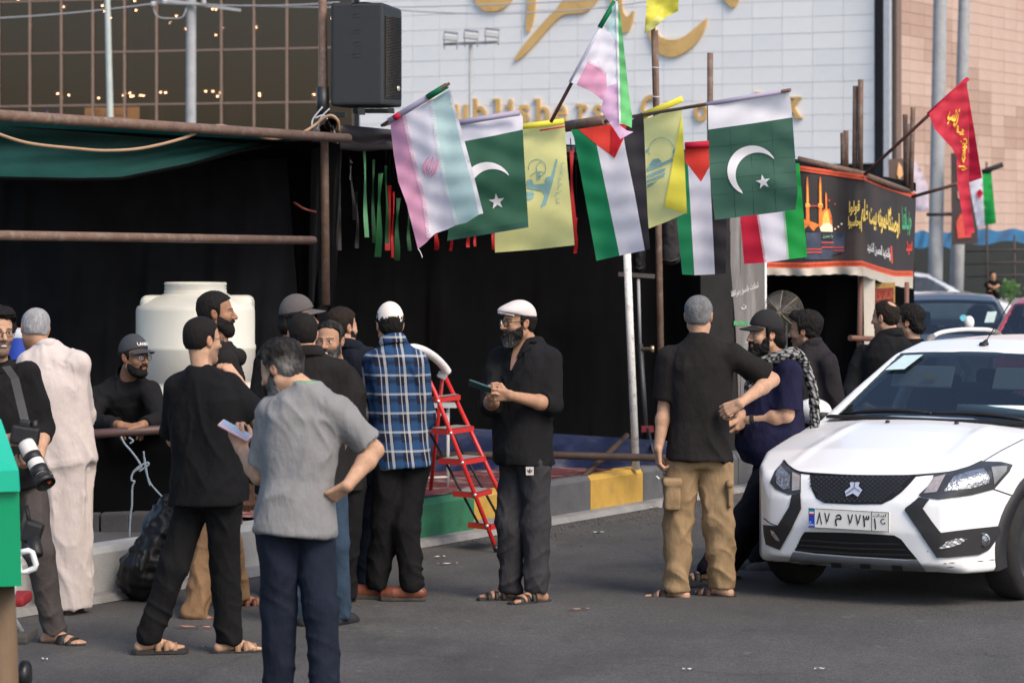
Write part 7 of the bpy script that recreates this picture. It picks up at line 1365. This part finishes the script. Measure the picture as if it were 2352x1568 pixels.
# man in grey T-shirt, nearest
pg = person('man in grey T-shirt and navy track trousers, nearest, reading his phone', 12.7, 676, 104, 1.75, pel=(678, 1178, 0), neck=(703, 893, .0), head=(645, 848, .03), hy=152, hp=24, hr=-4, sth=106, shL=(622, 950, .02), shR=(772, 944, -.02),
            aL=dict(e=(596, 1092, .10), w=(556, 1032, .28), hd=(-.35, .30, .9), pn=(.2, .9, -.1), curl=.55), aR=dict(e=(860, 1034, .02), w=(797, 1116, -.10), hd=(-.75, .25, -.55), pn=(-.45, .5, .1), curl=.5),
            lL=dict(k=(642, 1400, .02), a=(640, 1612, .05), ft=122), lR=dict(k=(736, 1400, -.02), a=(750, 1612, -.05), ft=84), top=dict(sl=.82, mat=GY, wr=.0075, hem=-.16, loose=1.10, fr=(5, 5, 3.2), slant=-1.1, name='t_shirt'), bot=dict(mat=NVT, loose=1.12, wr=.006), foot=('shoe', GSH, RUB), hair=('thick', 'saltb'), beard=('trim', 'salt'), skin=S2, wide=1.04, fat=.15, h=.0046, group=G1)
PH = M('phone glass', (.30, .36, .46), .08, .05, 4, spec=.8)
def phone(nm_label, c, right, up, w, hgt, case, face=True):
    c, r, u = Vector(c), Vector(right).normalized(), Vector(up).normalized(); r = (r - u * r.dot(u)).normalized(); n = r.cross(u); o = thing('phone', c, nm_label, 'phone'); R_ = Matrix([[r[i], u[i], n[i]] for i in range(3)])
    MB().box(c, (w, hgt, .010), R_, bev=.004).build('case', case, o); MB().box(c + n * .0055, (w - .010, hgt - .010, .002), R_).build('screen', PH, o); return o, R_
phone('pale pink phone held by the man in the grey T-shirt', P(540, 988, 12.99), (.15, .90, .30), (-.86, .10, .46), .075, .155, M('pink case', (.72, .42, .46), .5))
HWp = pg['HW']; lan = spline([Vector(pg['N']) + Vector(pg['Ft']) * a + Vector(pg['Rt']) * b + Vector(pg['A']) * c_ for a, b, c_ in ((.055, -.085, -.03), (.0, -.082, .005), (-.05, -.055, .025), (-.074, 0, .03), (-.05, .055, .025), (.0, .082, .005), (.055, .085, -.03))], 6)
mb = MB()
for i, p in enumerate(lan[:-1]): 
    q = lan[i + 1]; up = Vector(pg['A']) * .011; mb.add([p - up, q - up, q + up, p + up], [(0, 1, 2, 3)], 0, True)
mb.build('lanyard', M('green lanyard', (.20, .38, .24), .7), pg['o'])
# walking man in black T-shirt
person('man in plain black T-shirt and black trousers, hand to chin, legs apart', 14.7, 440, 62, 1.74, pel=(478, 1128, 0), neck=(466, 856, -.02), head=(466, 782, .02), hy=42, hp=4, sth=66, shL=(408, 893, .03), shR=(528, 892, .0),
       aR=dict(e=(592, 962, .02), w=(546, 872, .08), hd=(-.62, .12, .78), pn=(-.8, .5, -.2), curl=.7), aL=dict(e=(402, 1008, .18), w=(452, 1030, .34), curl=.5),
       lL=dict(k=(398, 1300, -.02), a=(342, 1462, -.04), ft=12), lR=dict(k=(514, 1290, .02), a=(524, 1464, .02), ft=14), top=dict(sl=.92, mat=K1, wr=.005, hem=-.10, loose=1.14, name='t_shirt'), bot=dict(mat=BKT, loose=1.12, wr=.006), foot=('sandal', TANS, SOLB, STR3), hair=('crop', 'black'), stubble=.35, glasses=.0018, skin=S2, wide=1.14, fat=.38, group=G1)
# old man in the thobe
person('grey haired old man in a long pale rosy thobe, seen from behind', 16.3, 152, 100, 1.70, pel=(150, 1050, 0), neck=(108, 805, .02), head=(80, 757, .06), hy=112, hp=16, hr=-7, sth=104, shL=(66, 836, .0), shR=(176, 838, 0),
       aR=dict(e=(192, 955, .12), w=(160, 1040, .30), curl=.4), aL=dict(e=(70, 955, .14), w=(110, 1040, .3), curl=.4), lL=dict(a=(146, 1380, .04), ft=110), lR=dict(a=(160, 1386, -.02), ft=80),
       top=dict(sl=1.95, mat=TB, wr=.0085, hem=-.02, loose=1.06, fr=(8, 8, 1.3), slant=.10, name='thobe'), skirt=(.168, .140, .135, .145, .86), bot=dict(mat=M('white undertrousers', (.68, .64, .62), .9), loose=.85, wr=.003), foot=('shoe', M('dark brown shoe', (.05, .028, .02), .6), RUB), hair=('crop', 'white'), stubble=.3, skin=S1, collar='band', wide=1.02, group=G1)
# photographer at the left edge
pp_ = person('smiling photographer in black shirt cut by the left edge, holding a long lens', 15.1, 66, 292, 1.79, pel=(26, 1090, .06), neck=(-6, 842, .03), head=(-4, 764, -.03), hy=300, hp=4, sth=288, shR=(-74, 862, .02), shL=(62, 858, .02),
       aL=dict(e=(98, 985, .05), w=(90, 1052, -.14), hd=(-.5, -.6, -.35), pn=(-.5, -.1, .85), curl=.6), aR=dict(e=(-78, 1000, -.05), w=(20, 1010, -.28), hd=(.85, -.3, .1), pn=(.2, .9, -.2), curl=.5),
       lL=dict(k=(92, 1268, -.06), a=(122, 1444, -.02), ft=330), lR=dict(k=(0, 1280, .1), a=(-10, 1440, .16), ft=280), top=dict(sl=1.35, mat=K3, wr=.006, hem=-.12, loose=1.1), bot=dict(mat=BRG, loose=1.1, wr=.007), foot=('sandal', BLS, SOLB, STR), hair=('quiff', 'black'), stubble=.7, glasses=.0015, collar='shirt', skin=S2, smile=1, group=G1)
CB = M('camera black', (.012, .012, .013), .5, .1, 30, .1, 300); CW = M('lens white', (.60, .58, .54), .45, .04, 8)
def camera_thing(label, body, a, b, parent_strap=None):
    o = thing('photo_camera', body, label, 'camera'); R_ = axis_rot(Vector(b) - Vector(a)); L_ = (Vector(b) - Vector(a)).length
    MB().box(body, (.145, .075, .10), Matrix.Rotation(.15, 3, 'Y'), bev=.015).box(Vector(body) + Vector((0, 0, .062)), (.06, .06, .04), Matrix.Rotation(.15, 3, 'Y'), bev=.012).lathe([(0, .03), (.016, .03), (.018, 0)], Vector(body) + Vector((.05, 0, .05)), 12).build('camera_body', CB, o)
    for nm, m_, prof in (('lens_barrel', CW, [(.0, .0), (.042, .0), (.044, .02), (.044, .075), (.041, .078)]), ('focus_ring', CB, [(.042, .078), (.046, .08), (.046, .12), (.042, .122)]), ('lens_barrel', CW, [(.042, .122), (.043, .124), (.043, .165), (.042, .166)]), ('zoom_ring', CB, [(.042, .166), (.047, .168), (.047, .215), (.043, .217)]), ('lens_barrel', CW, [(.043, .217), (.044, .218), (.044, .236), (.043, .237)]), ('lens_hood', CB, [(.045, .237), (.050, .24), (.053, L_), (.048, L_), (.044, .25), (0, .25)])):
        MB().lathe(prof, a, 24, R_).build(nm, m_, o)
    MB().lathe([(.0535, L_ - .05), (.0535, L_ - .035)], a, 24, R_).build('hood_ring', CB, o); p = Vector(a) + R_ @ Vector((.047, -.02, L_ - .035)); MB().lathe([(0, .003), (.012, .003), (.013, 0)], p + Vector((0, -.02, 0)), 10, axis_rot((0.3, -1, .3))).build('red_dot', M('red orange dot', (.7, .14, .03), .5), o); return o
camera_thing('black camera with long white telephoto lens in the photographer\'s hands', P(58, 1000, 14.78), P(60, 1018, 14.72), P(106, 1112, 14.58))
st_ = [P(14, 842, 14.86), P(34, 870, 14.86), P(46, 920, 14.84), P(56, 962, 14.80), P(62, 990, 14.76)]; mb = MB()
for i in range(len(st_) - 1): mb.add([st_[i] + Vector((-.022, 0, 0)), st_[i] + Vector((.022, 0, .006)), st_[i + 1] + Vector((.022, 0, .006)), st_[i + 1] + Vector((-.022, 0, 0))], [(0, 1, 2, 3)], 0, True)
mb.build('camera_strap', M('grey strap', (.06, .06, .062), .8), pp_['o'])
c2 = thing('photo_camera', P(70, 1220, 14.7), 'second dark camera hanging at the photographer\'s hip beside the green box', 'camera'); MB().box(P(74, 1222, 14.72), (.10, .09, .12), Matrix.Rotation(.3, 3, 'Y'), bev=.02).build('camera_body', CB, c2); MB().lathe([(0, 0), (.035, 0), (.036, .09), (.030, .1), (0, .09)], P(76, 1236, 14.68), 16, axis_rot((.3, -.4, -1))).build('lens_barrel', CB, c2); MB().tube([P(60, 1160, 14.7), P(70, 1210, 14.7)], .012, 6).build('strap', BLS, c2)
# leaning man behind the rail
pl_ = person('young bearded man in grey cap and glasses leaning on the barrier rail', 18.35, 290, 290, 1.86, bz=.02, pel=(283, 1010, .30), neck=(292, 872, -.04), head=(309, 821, -.10), hy=322, hp=2, sth=292, shL=(346, 902, -.03), shR=(226, 912, -.02),
       aR=dict(e=(206, 972, -.18), w=(276, 976, -.46), hd=(.9, -.2, -.12), pn=(.1, .3, -.9), curl=.5), aL=dict(e=(370, 966, -.22), w=(326, 976, -.48), hd=(-.8, -.3, -.1), pn=(0, .3, -.9), curl=.55), lL=dict(a=(320, 1230, .3)), lR=dict(a=(240, 1230, .3)),
       top=dict(sl=1.9, mat=K3, wr=.006, hem=-.2, loose=1.12), bot=dict(mat=DRK), foot=('shoe', BLS, RUB), hair=('cap', 'black'), beard=('jaw', 'black'), cap=('ball', CAPD), glasses=.0016, skin=S3, collar='band', group=G1)
ec = lambda x, z: pl_['HW'](-x, -.010 + .108 * math.sqrt(max(0, 1 - (x / .086) ** 2 - ((z - .042) / .112) ** 2)) + .0035, z)
text_on(MB(), 'LANERO', [(-.046, .084), (.046, .084), (.046, .104), (-.046, .104)], lambda x, y, *z: ec(x, y), bold=.02).build('cap_lettering', M('white embroidery', (.7, .7, .72), .8), pl_['o'])
# tall man with beard in front of the tank
pt_ = person('tall bearded man in black hooded top and tan trousers in front of the tank', 16.35, 505, 8, 1.80, pel=(500, 1080, 0), neck=(508, 800, .0), head=(498, 720, -.01), hy=4, hp=0, sth=20, shL=(490, 830, .2), shR=(520, 832, -.18),
       aR=dict(e=(560, 985, -.2), w=(570, 1120, -.26), hd=(.05, .0, -1), pn=(-.3, .6, 0), curl=.6), aL=dict(e=(520, 970, .24), w=(560, 1060, .2)), lR=dict(k=(478, 1258, -.1), a=(448, 1408, -.28), ft=8), lL=dict(k=(520, 1240, .15), a=(548, 1364, .28), ft=12),
       top=dict(sl=1.92, mat=K2, wr=.006, hem=-.16, loose=1.18), bot=dict(mat=TAN, loose=1.15, wr=.008), foot=('sandal', LEA, SOLB, STR3), hair=('short', 'black'), beard=('full', 'black'), skin=S3, collar='band', group=G1)
F_ = Field(np.array(pt_['N']) - .25, np.array(pt_['N']) + .25, .011); n0 = np.array(pt_['N'])
F_.cone(n0 + (.05, -.10, -.03), n0 + (.10, -.02, -.05), .038, .040, .03); F_.cone(n0 + (.10, -.02, -.05), n0 + (.04, .12, -.02), .040, .04, .03); F_.cone(n0 + (.05, -.10, -.03), n0 + (-.09, -.05, .02), .04, .05, .03); F_.cone(n0 + (-.09, -.05, .02), n0 + (-.08, .06, .02), .05, .05, .03)
v, q, t = F_.mesh(0); nn = vnormals(v, q, t); v = v + nn * (.012 * vnoise(v * 16))[:, None]; np_mesh('hood', v, q, t, K2, pt_['o'])
# man in grey cap facing right
person('man in plain grey baseball cap and black T-shirt looking right, behind the group', 17.05, 650, 38, 1.80, pel=(655, 1080, 0), neck=(664, 800, 0), head=(686, 732, -.02), hy=4, hp=0, sth=42, shL=(606, 838, .06), shR=(702, 838, -.05),
       aL=dict(e=(592, 952, .0), w=(640, 1020, .0)), top=dict(sl=.88, mat=K1, wr=.005, hem=-.2, loose=1.12, name='t_shirt'), bot=dict(mat=BKT), foot=('shoe', BLS, RUB), hair=('long', 'black'), cap=('ball', CAPG), stubble=.5, skin=S3, wide=1.05, group=G1)
# man with close cropped head, jeans
person('man with cropped dark hair, black polo shirt and blue jeans, back turned', 15.75, 728, 92, 1.74, pel=(728, 1085, 0), neck=(712, 818, 0), head=(695, 770, .05), hy=100, hp=6, sth=88, shL=(655, 856, .02), shR=(776, 852, -.02),
       aR=dict(e=(796, 972, .02), w=(772, 1060, .22)), lL=dict(a=(690, 1410, .04), ft=120), lR=dict(k=(772, 1250, .0), a=(778, 1408, .06), ft=60), top=dict(sl=.9, mat=K2, wr=.005, hem=-.12, loose=1.08), bot=dict(mat=JN, loose=1.0), foot=('shoe', BLS, RUB), hair=('crop', 'black'), skin=S2, collar='shirt', wide=1.03, group=G1)
# smiling man facing the camera
person('smiling man with greying beard in black shirt facing the camera', 16.8, 775, 252, 1.70, pel=(778, 1090, 0), neck=(776, 846, .0), head=(757, 784, -.06), hy=254, hp=4, sth=250, shL=(796, 872, .0), shR=(716, 870, 0), lL=dict(a=(796, 1362, 0), ft=250), lR=dict(a=(762, 1362, 0), ft=250),
       aL=dict(e=(812, 980, .04), w=(800, 1085, -.06)), top=dict(sl=.9, mat=K2, wr=.005, hem=-.14, loose=1.08), bot=dict(mat=BKT), foot=('shoe', BLS, RUB), hair=('thin', 'saltb'), beard=('trim', 'salt'), skin=S1, smile=1, group=G1)
# bearded man turned away in dark navy
person('dark haired man in navy black shirt turned away beside the plaid shirt', 17.45, 815, 58, 1.73, pel=(812, 1060, 0), neck=(806, 800, 0), head=(787, 752, .0), hy=44, hp=2, sth=62, shL=(765, 826, .04), shR=(852, 824, -.02),
       aR=dict(e=(866, 950, .05), w=(852, 1062, -.08), hd=(-.1, 0, -1), pn=(-.6, .6, 0), curl=.6), lL=dict(a=(796, 1326, .0), ft=60), lR=dict(a=(824, 1328, -.1), ft=30), top=dict(sl=1.9, mat=NV2, wr=.006, hem=-.2, loose=1.1), bot=dict(mat=NVT, loose=1.1), foot=('shoe', BLS, RUB), hair=('short', 'brown'), beard=('trim', 'black'), skin=S2, collar='shirt', group=G1)
# plaid shirt man
person('man in blue and white plaid shirt and white baseball cap, seen from behind', 16.93, 912, 104, 1.74, pel=(922, 1040, 0), neck=(902, 790, .0), head=(895, 748, .03), hy=104, hp=2, sth=104, shL=(860, 834, .03), shR=(955, 836, -.04),
       aL=dict(e=(858, 950, .02), w=(884, 1038, .22), curl=.5), aR=dict(e=(976, 956, .06), w=(940, 1040, .26), curl=.5), lL=dict(k=(886, 1206, .0), a=(866, 1340, .02), ft=168), lR=dict(k=(930, 1206, -.04), a=(946, 1344, -.08), ft=178),
       top=dict(sl=1.94, mat=PLD, wr=.006, hem=-.13, loose=1.13, fr=(6, 6, 3)), bot=dict(mat=BKT, loose=1.18, wr=.008), foot=('shoe', LEA, RUB), hair=('cap', 'black'), cap=('ball', WC, 'hole'), skin=S2, collar='shirt', hs=.98, group=G1)
# man in the flat cap
pc_ = person('bearded man in white flat cap and glasses, black shirt, holding a phone alone mid road', 16.87, 1200, 218, 1.78, pel=(1205, 1040, 0), neck=(1216, 788, .0), head=(1190, 742, -.03), hy=208, hp=2, sth=222, shL=(1262, 826, -.04), shR=(1150, 824, .12),
       aL=dict(e=(1266, 930, -.12), w=(1172, 908, -.34), hd=(-.95, -.1, .05), pn=(.1, .9, .25), curl=.62), aR=dict(e=(1130, 925, -.02), w=(1126, 922, -.26), hd=(-.1, -.55, .5), pn=(.7, -.2, .2), curl=.7),
       lL=dict(k=(1230, 1206, -.06), a=(1234, 1352, -.08), ft=216), lR=dict(k=(1172, 1206, .0), a=(1174, 1346, .02), ft=186), top=dict(sl=1.22, mat=K3, wr=.008, hem=-.10, loose=1.20, slant=1.2), bot=dict(mat=GYT, loose=1.14, wr=.009), foot=('sandal', BLS, SOLB, STR3), hair=('short', 'black'), beard=('long', 'saltb'), cap=('flat', FCAP), glasses=.0028, skin=S1, wide=1.0, fat=.18, group=G1)
phone('dark teal phone in the hands of the man in the white flat cap', P(1103, 887, 16.50), (.75, .3, -.5), (-.62, .1, .22), .070, .14, M('teal case', (.012, .06, .06), .35))
# open collar, chest and trouser badge
def garment_bvh(pr):
    for ch in pr['o'].children:
        if ch.name.startswith(('shirt', 't_shirt', 'thobe')): o_ = wloc(ch); return BVHTree.FromPolygons([tuple(v.co + o_) for v in ch.data.vertices], [tuple(f.vertices) for f in ch.data.polygons])
gb_ = garment_bvh(pc_); cb = Vector(pc_['N']); Ft_, Rt_, A_ = Vector(pc_['Ft']), Vector(pc_['Rt']), Vector(pc_['A'])
def on_chest(r_, a_, out):
    h_ = gb_.ray_cast(cb + Rt_ * r_ + A_ * a_ + Ft_ * .4, -Ft_); return (h_[0] if h_[0] is not None else cb + Rt_ * r_ + A_ * a_ + Ft_ * .06) + Ft_ * out
def chest_patch(nm, mat, poly, out, thick=0):
    v, f = cdt(poly, .018); MB().add([on_chest(p.x, p.y, out) for p in v], [tuple(t) for t in f], 0, True).build(nm, mat, pc_['o'])
chest_patch('open_chest', M('chest skin', (.36, .20, .13), .6), [(-.048, .022), (.048, .022), (.034, -.06), (.010, -.165), (-.004, -.165), (-.030, -.06)], .004)
for sg in (-1, 1): chest_patch('collar', K3, [(sg * .042, .03), (sg * .030, -.03), (sg * .020, -.085), (sg * .050, -.078), (sg * .088, -.020), (sg * .085, .02)][::(1 if sg < 0 else -1)], .012)
chest_patch('placket', K3, [(-.014, -.16), (.014, -.16), (.014, -.50), (-.014, -.50)], .004)
bp = P(1217, 1081, 16.60); bd = MB().box(bp, (.045, .006, .048), Matrix.Rotation(-.1, 3, 'Z')).build('badge', M('pale badge', (.55, .50, .47), .8), pc_['o']); mb = MB(); fb = lambda x, y, *z: bp + Vector((x, -.0045, y))
for pts in ([(-.003, -.012), (.003, -.012), (.005, .008), (0, .016), (-.005, .008)], [(-.004, -.010), (-.007, -.010), (-.016, .004), (-.014, .010), (-.008, .003)], [(.004, -.010), (.007, -.010), (.016, .004), (.014, .010), (.008, .003)]): mb.add([fb(*p) for p in pts], [tuple(range(len(pts)))])
mb.build('badge_print', BLS, bd)
# man in khaki cargo trousers
pk_ = person('grey haired man in black T-shirt and khaki cargo trousers, hand on hip', 17.08, 1606, 95, 1.80, pel=(1604, 1040, 0), neck=(1610, 782, 0), head=(1605, 726, .02), hy=78, hp=2, sth=92, shL=(1538, 826, .02), shR=(1682, 818, -.02),
       aL=dict(e=(1527, 936, .02), w=(1512, 1030, -.04), hd=(-.02, -.08, -1), pn=(.9, .2, 0), curl=.7), aR=dict(e=(1774, 872, .04), w=(1700, 926, -.22), hd=(-.85, .05, -.40), pn=(-.2, .8, -.3), curl=.6),
       lL=dict(k=(1556, 1196, .0), a=(1556, 1346, -.03), ft=160), lR=dict(k=(1652, 1196, -.02), a=(1658, 1340, .0), ft=150), top=dict(sl=.85, mat=K2, wr=.007, hem=-.06, loose=1.16, name='t_shirt'), bot=dict(mat=KH, loose=1.24, wr=.010), foot=('sandal', M('brown strap', (.05, .03, .025), .6), SOLB, STR), hair=('crop', 'grey'), stubble=.3, glasses=.0014, skin=S2, wide=1.06, fat=.12, group=G1)
for sg, (x0, x1, y0, y1) in ((-1, (1524, 1562, 1096, 1170)), (1, (1668, 1680, 1100, 1166))):
    Yk = 17.0; c = P((x0 + x1) / 2, (y0 + y1) / 2, Yk - (.015 if sg < 0 else -.02)); F_ = Field(np.array(c) - .2, np.array(c) + .2, .010); w = (x1 - x0) * Yk / FV / 2; hh = (y1 - y0) * Yk / FV / 2
    F_.put(np.array(c) - .2, np.array(c) + .2, lambda X, Y_, Z: sd_box(X, Y_, Z, c, (w, .085, hh), .02)); F_.put(np.array(c) - .2, np.array(c) + .2, lambda X, Y_, Z: sd_box(X, Y_, Z, (c.x, c.y, c.z + hh * .72), (w + .006, .092, hh * .24), .012)); v, q, t = F_.mesh(0); nn = vnormals(v, q, t); v = v + nn * (.006 * vnoise(v * 20))[:, None]; np_mesh('cargo_pocket', v, q, t, KH, pk_['o'])
tag(MB().tube([P(1507, 1093, 16.98), P(1514, 1099, 16.96)], .005, 6).build('cigarette', M('cigarette paper', (.7, .68, .64), .8), origin=P(1510, 1096, 16.97)), 'white cigarette in the hanging hand of the man in khaki trousers', 'cigarette')
# man in cap and scarf leaning on the car
ps_ = person('stout bearded man in black cap, navy T-shirt and checked scarf leaning on the car', 17.75, 1700, 186, 1.78, pel=(1782, 1030, .22), neck=(1790, 826, .2), head=(1757, 768, .17), hy=199, hp=4, sth=196, shL=(1815, 855, .02), shR=(1770, 855, .36),
       aL=dict(e=(1806, 952, .0), w=(1722, 966, .06), hd=(-.9, .35, -.30), pn=(-.1, .8, -.3), curl=.6), aR=dict(e=(1742, 940, .36), w=(1700, 955, .1), hd=(-.8, -.3, -.3), pn=(0, .8, -.5), curl=.6),
       lL=dict(k=(1718, 1178, .0), a=(1630, 1306, -.25), ft=186), lR=dict(k=(1740, 1190, .3), a=(1668, 1298, .2), ft=186), top=dict(sl=.9, mat=NV, wr=.007, hem=-.17, loose=1.12, name='t_shirt'), bot=dict(mat=CL('black navy trousers', (.008, .008, .013)), loose=1.25, wr=.008), foot=('sandal', BLS, SOLB, STR), hair=('long', 'black'), beard=('long', 'black'), cap=('ball', CAPB), skin=S2, wide=1.05, fat=.75, hs=1.06, group=G1)
nk = Vector(ps_['N']); A3, R3, F3 = Vector(ps_['A']), Vector(ps_['Rt']), Vector(ps_['Ft'])
pth = spline([nk + F3 * .20 + R3 * -.02 - A3 * .22, nk + F3 * .17 - R3 * .04 - A3 * .06, nk + F3 * .10 - R3 * .08 - A3 * .0, nk - F3 * .0 - R3 * .11 + A3 * .035, nk - F3 * .09 - R3 * .07 + A3 * .05, nk - F3 * .14 - R3 * .07 - A3 * .02, nk - F3 * .18 - R3 * .12 - A3 * .16, nk - F3 * .20 - R3 * .13 - A3 * .32, nk - F3 * .20 - R3 * .13 - A3 * .47, nk - F3 * .19 - R3 * .12 - A3 * .55], 7)
mb = MB(); kc = []
for k in range(3):
    pp2 = []
    for i, p in enumerate(pth):
        a_ = i * .75 + k * 2.094; w = .022 * (1 - .45 * max(0, i / len(pth) - .55) / .45); pp2.append(p + A3 * (math.cos(a_) * w * .6) + F3 * (math.cos(a_) * w * .7) - R3 * (math.sin(a_) * w))
    pp2 = spline(pp2, 3); mb.tube(pp2, [.026 * (1 - .5 * max(0, i / len(pp2) - .5)) for i in range(len(pp2))], 10)
    kc += [.34 if ((i // 2 + j * 2 + k) % 5 < 2 and (i + j) % 7 != 3) else .008 for i in range(len(pp2)) for j in range(10)]
so = mb.build('scarf', M('keffiyeh', attr='Col', rough=.95, var=.3, scale=60, bump=.6, bscale=120, spec=.1), ps_['o']); at_c = so.data.color_attributes.new('Col', 'FLOAT_COLOR', 'POINT'); at_c.data.foreach_set('color', np.repeat(np.array(kc, dtype=np.float32)[:, None], 4, 1).ravel())
wr_ = Vector(ps_['arm']['L'][2]); ed = (wr_ - Vector(ps_['arm']['L'][1])).normalized(); MB().lathe([(.036, -.013), (.038, 0), (.036, .013)], wr_ - ed * .02, 18, axis_rot(ed)).build('wristwatch', BLS, ps_['o'])
# man behind him
person('dark haired man in charcoal shirt and grey slip-on shoes behind the scarf wearer', 18.5, 1790, 130, 1.74, pel=(1884, 1040, .1), neck=(1864, 798, .1), head=(1848, 760, .12), hy=158, hp=6, sth=120, shL=(1826, 830, .15), shR=(1904, 836, -.02),
       aR=dict(e=(1920, 930, .02), w=(1880, 990, .2)), lL=dict(k=(1800, 1170, .05), a=(1736, 1286, .0), ft=186), lR=dict(k=(1830, 1170, -.05), a=(1778, 1288, -.06), ft=184), top=dict(sl=1.9, mat=CH, wr=.006, hem=-.2, loose=1.08), bot=dict(mat=BKT, loose=1.1), foot=('shoe', GSH, RUB), hair=('quiff', 'black'), stubble=.6, skin=S1, collar='band', group=G1)
# two men behind the car
pb_ = person('balding man in black jacket standing behind the white car, back turned', 20.2, 2030, 128, 1.76, pel=(2040, 990, 0), neck=(2046, 772, 0), head=(2033, 730, .03), hy=140, hp=6, sth=122, shL=(1984, 818, .12), shR=(2074, 806, -.06),
       aL=dict(e=(1952, 905, .0), w=(1990, 935, -.2)), aR=dict(e=(2100, 900, -.1), w=(2060, 950, -.1)), top=dict(sl=1.92, mat=K3, wr=.005, hem=-.2, loose=1.24), bot=dict(mat=BKT), foot=('shoe', BLS, RUB), hair=('thin', 'brown'), stubble=.3, skin=S2, collar='shirt', wide=1.08, group=G1)
person('man with thick black hair and glasses half hidden beside the balding man', 21.2, 2100, 140, 1.70, pel=(2104, 990, 0), neck=(2100, 790, 0), head=(2086, 741, .02), hy=156, hp=4, top=dict(sl=.9, mat=K1, wr=.005, hem=-.2, loose=1.1, name='t_shirt'), bot=dict(mat=BKT), foot=('shoe', BLS, RUB), hair=('long', 'black'), glasses=.0016, stubble=.3, skin=S2, group=G1)
# far seated men
person('man in black sitting far away by the pipe railing', 72, 2282, 270, 1.7, pel=(2282, 668, -.1), neck=(2281, 645, -.2), head=(2281, 634, -.25), aL=dict(e=(2293, 656, -.3), w=(2286, 660, -.6)), aR=dict(e=(2272, 656, -.3), w=(2279, 661, -.6)), lL=dict(k=(2290, 676, -.55), a=(2290, 712, -.5)), lR=dict(k=(2275, 676, -.55), a=(2274, 712, -.5)),
       top=dict(sl=.9, mat=K1, wr=.004), bot=dict(mat=BKT), foot=('shoe', BLS, RUB), skin=S1, h=.012, group='far men on the low wall')
